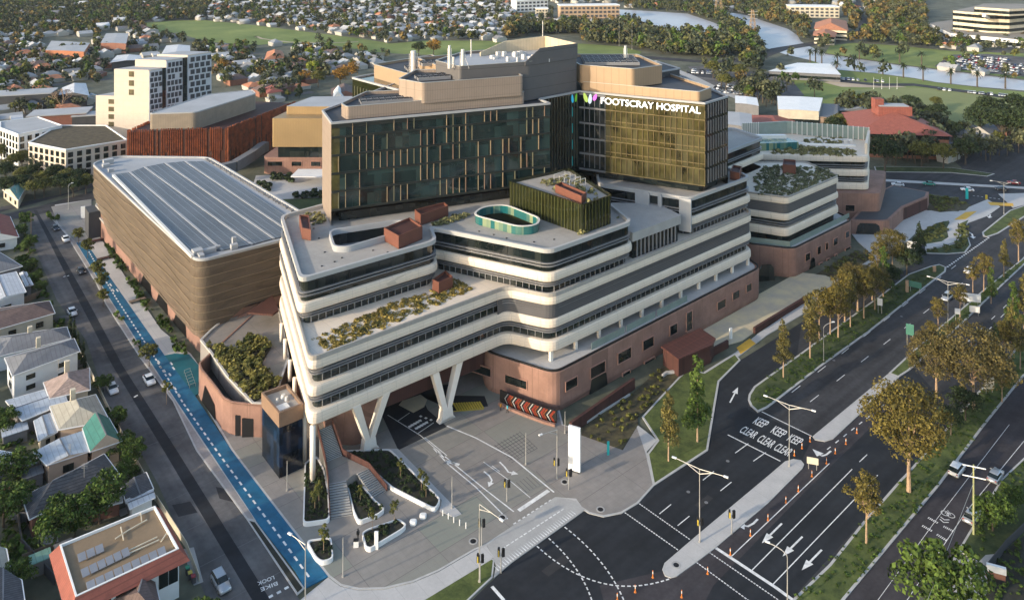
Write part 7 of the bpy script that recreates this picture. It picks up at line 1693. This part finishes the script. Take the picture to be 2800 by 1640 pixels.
# people: a few tiny standing figures
def person(px,py,top,bot,label,rz=0.,stride=.25,z=.13):
    x,y=G(px,py,z); root=thing('person',label,'person',(x,y,z),rz)
    J=[(0,0,.98),(0,0,1.2),(0,0,1.45),(0,.02,1.62),(0,.03,1.74),(.20,0,1.42),(.25,.03,1.13),(.24,.12,.88),(-.20,0,1.42),(-.25,-.02,1.13),(-.24,.05,.88),(.10,0,.92),(.11,stride*.5,.5),(.11,stride*.4,.06),(.11,stride*.4+.16,.03),(-.10,0,.92),(-.11,-stride*.2,.5),(-.11,-stride*.7,.08),(-.11,-stride*.7+.16,.03)]
    R_=[.15,.14,.16,.065,.1,.07,.05,.04,.07,.05,.04,.1,.07,.05,.045,.1,.07,.05,.045]
    E_=[(0,1),(1,2),(2,3),(3,4),(2,5),(5,6),(6,7),(2,8),(8,9),(9,10),(0,11),(11,12),(12,13),(13,14),(0,15),(15,16),(16,17),(17,18)]
    me=bpy.data.meshes.new('body'); me.from_pydata(J,E_,[]); o=bpy.data.objects.new('body',me); col.objects.link(o); o.parent=root; sk=o.modifiers.new('s','SKIN')
    for i,v in enumerate(me.skin_vertices[0].data): v.radius=(R_[i],R_[i]*.8); v.use_root=(i==0)
    o.modifiers.new('u','SUBSURF').levels=1; me.materials.append(bot)
    b=MB(); b.loft([(-.2,-.13),(.2,-.13),(.2,.13),(-.2,.13)],[(.9,.03),(1.15,.0),(1.4,.03),(1.5,-.06)],.1); ob=b.build('shirt',top,None); ob.parent=root; ob.location=ob.location
    b=MB(); b.tube((0,.02,1.72),(0,.0,1.84),.115,.06,10); oh=b.build('hair',M_black,None); oh.parent=root
M_skin=mat('skin',(.45,.27,.18),.6)
person(1369,1122,mat('hi_vis',(.6,.25,.03),.6),M_black,'worker in orange and yellow vest beside chevron wall',1.); person(1388,1128,mat('cyan_top',(.08,.5,.6),.6),M_black,'person in cyan top beside the chevron wall',2.); person(979,1475,M_black,M_black,'person in black beside front planter',.5)
person(386,1238,mat('lime_vest',(.5,.6,.05),.6),M_black,'person in lime vest on the side street footpath',.7,z=.0)
# fences between yards
for k,(p,z_) in enumerate(((((150,1600),(60,1500),(45,1400)),1.7),(((0,985),(60,968)),1.6),(((2700,1565),(2752,1500),(2820,1435)),1.5))): lowwall('garden_fence',('dark paling fence along bottom left yards','short paling fence at the left edge','dark fence beside the right hand garden')[k],p,z_,.12,M_dgrey,0,'fence')
lowwall('side_fence','long pale fence along the side street gardens',((178,905),(236,1000),(300,1130),(390,1300),(425,1370)),1.1,.1,WC['cream'],0,'fence'); lowwall('side_fence','pale fence beside the white block drive',((428,1372),(510,1500),(545,1590)),1.2,.1,WC['cream'],0,'fence')
x,y=G(2722,1580); t=thing('brick_letterbox','small brick and white sign wall at right garden corner','wall',(x,y,0)); b=MB(); b.box((x,y,0),(2.6,.6,1.1),-.4); b.build('brick_base',WC['brick'],t); b=MB(); b.box((x,y-.2,1.1),(2.6,.5,1.),-.4); b.build('white_panel',M_wht,t)

# yard clutter and fences between the left-hand houses
for k,(p,lab) in enumerate(((((-20,850),(60,832),(118,808)),'paling fence between white house and brown tiled house'),(((0,905),(190,880)),'grey paling fence behind the brown tiled house'),(((60,1040),(235,1000)),'paling fence below the two storey white house'),(((-20,1165),(100,1140)),'paling fence at the rear of beige house'),(((20,1290),(130,1262)),'paling fence behind the pale blue metal roof'),(((20,1430),(85,1425),(130,1470)),'paling fence behind slate roofed house'),(((60,1545),(150,1510)),'paling fence beside tiled skirt of flat block'))):
    lowwall('garden_fence',lab,p,1.7,.1,(M_timber,M_mgrey,RC['grey'])[k%3],0,'fence')
for k,(px,py,w,d,h,rm,lab) in enumerate(((40,1205,4,3,2.3,RC['blue'],'small pale shed among left edge yards'),(88,1325,3.,2.4,2.2,RC['grey'],'small grey shed beside pale washing area'),(70,1300,3.4,2.,2.2,RC['white'],'white roofed lean-to in cluttered yard'),(20,1385,3,3,2.2,RC['red'],'small red roofed shed at left edge'),(175,1530,2.2,2.2,2.1,RC['grey'],'dark shed beside tiled skirt'),(110,1560,2.6,2.,2.2,RC['mint'],'pale green roofed shed in bottom left yards'),(15,875,3,3,2.4,RC['blue'],'pale shed at left edge by brown tiled house'))):
    x,y=G(px,py); t=thing('garden_shed',lab,'shed',(x,y,0)); b=MB(); b.box((x,y,0),(w,d,h),.65); b.build('wall',M_mgrey,t); b=MB(); b.box((x,y,h),(w+.4,d+.4,.12),.65); b.build('roof',rm,t)
for px,py,z,lab in ((192,1245,4.2,'television aerial on the pale blue metal roof'),(160,1010,6.8,'television aerial on two storey white house'),(230,1300,5.2,'television aerial on slate tiled roof')):
    x,y=G(px,py,z); b=MB(); b.tube((x,y,z-.3),(x,y,z+2.2),.04,n=5); 
    for i in range(4): b.tube((x-.5,y,z+1.3+i*.25),(x+.5,y+.2,z+1.3+i*.25),.025,n=4)
    tag(b.build('roof_aerial',M_pole),lab,'aerial')
# manholes, patches on the carriageways
b=MB()
for q in (((1900,1380),(1935,1352),(1950,1362),(1915,1390)),((2310,960),(2350,930),(2362,938),(2322,968)),((1480,1560),(1540,1515),(1560,1530),(1500,1575)),((2330,1460),(2390,1400),(2400,1408),(2342,1468)),((350,1190),(385,1200),(392,1222),(358,1214)),((470,1380),(520,1370),(540,1400),(488,1412)),((590,1330),(640,1340),(650,1375),(600,1362))): b.flat([G(x,y,.009) for x,y in q],.009)
b.build('road_patches',mat('patch_asphalt',(.028,.028,.03),.9,var=.2,fine=.2),kind='structure')
for k,(px,py) in enumerate(((1882,1344),(1931,1373),(1990,1260),(2280,985),(2465,865))):
    x,y=G(px,py); b=MB(); b.tube((x,y,.005),(x,y,.018),.33,n=12); tag(b.build('manhole_cover',M_mgrey),'round grey manhole cover in the near '+('left','middle','upper','far','furthest')[k]+' carriageway','manhole cover')
for k,q in enumerate((((30,1330),(100,1318),(110,1345),(45,1362)),((95,1440),(150,1425),(160,1480),(120,1490)),((500,1500),(530,1495),(556,1590),(530,1600)),((320,1395),(345,1385),(352,1402),(330,1412)))):
    sheet('yard_paving',q,.03,M_conc)

# ================= camera, light =================
cam=bpy.data.cameras.new('camera'); co=bpy.data.objects.new('camera',cam); col.objects.link(co); sc.camera=co
co.location=(0,0,H); co.rotation_euler=(RD(90),0,0)
cam.sensor_fit='HORIZONTAL'; cam.sensor_width=36; cam.lens=F/2800*36; cam.shift_y=-(820-HY)/2800; cam.clip_start=1; cam.clip_end=9000
EL=15.; sdir=Vector((-.84,-.54)).normalized()
w=bpy.data.worlds.new('World'); sc.world=w; w.use_nodes=True; nt=w.node_tree; N=nt.nodes; bg=N['Background']
sky=N.new('ShaderNodeTexSky'); sky.sky_type='NISHITA'; sky.sun_disc=False; sky.sun_elevation=RD(EL)
az=math.atan2(sdir.x,sdir.y); sky.sun_rotation=az; sky.air_density=1.; sky.dust_density=1.5; sky.ozone_density=1.
nt.links.new(sky.outputs[0],bg.inputs[0]); bg.inputs[1].default_value=.15
sl=bpy.data.lights.new('sun','SUN'); so=bpy.data.objects.new('sun',sl); col.objects.link(so); so.location=(-300,-200,400)
sv=Vector((sdir.x*math.cos(RD(EL)),sdir.y*math.cos(RD(EL)),math.sin(RD(EL)))); so.rotation_euler=(-sv).to_track_quat('-Z','Y').to_euler()
sl.energy=2.0; sl.angle=RD(.6); sl.color=(1,.84,.64)
sc.view_settings.view_transform='Standard'; sc.view_settings.look='None'; sc.view_settings.exposure=1.3; sc.view_settings.gamma=1; sc.view_settings.use_curve_mapping=False

b=MB(); b.prism([(-1500,-200),(1500,-200),(1500,1500),(-1500,1500)],-1.1,112)
hz=bpy.data.materials.new('haze_air'); hz.use_nodes=True; hn=hz.node_tree; hn.nodes.remove(hn.nodes['Principled BSDF'])
pv=hn.nodes.new('ShaderNodeVolumePrincipled'); pv.inputs['Color'].default_value=(.80,.86,.95,1); pv.inputs['Density'].default_value=.00004; pv.inputs['Anisotropy'].default_value=.1
hn.links.new(pv.outputs[0],hn.nodes['Material Output'].inputs['Volume'])
b.build('haze',hz,kind='stuff')
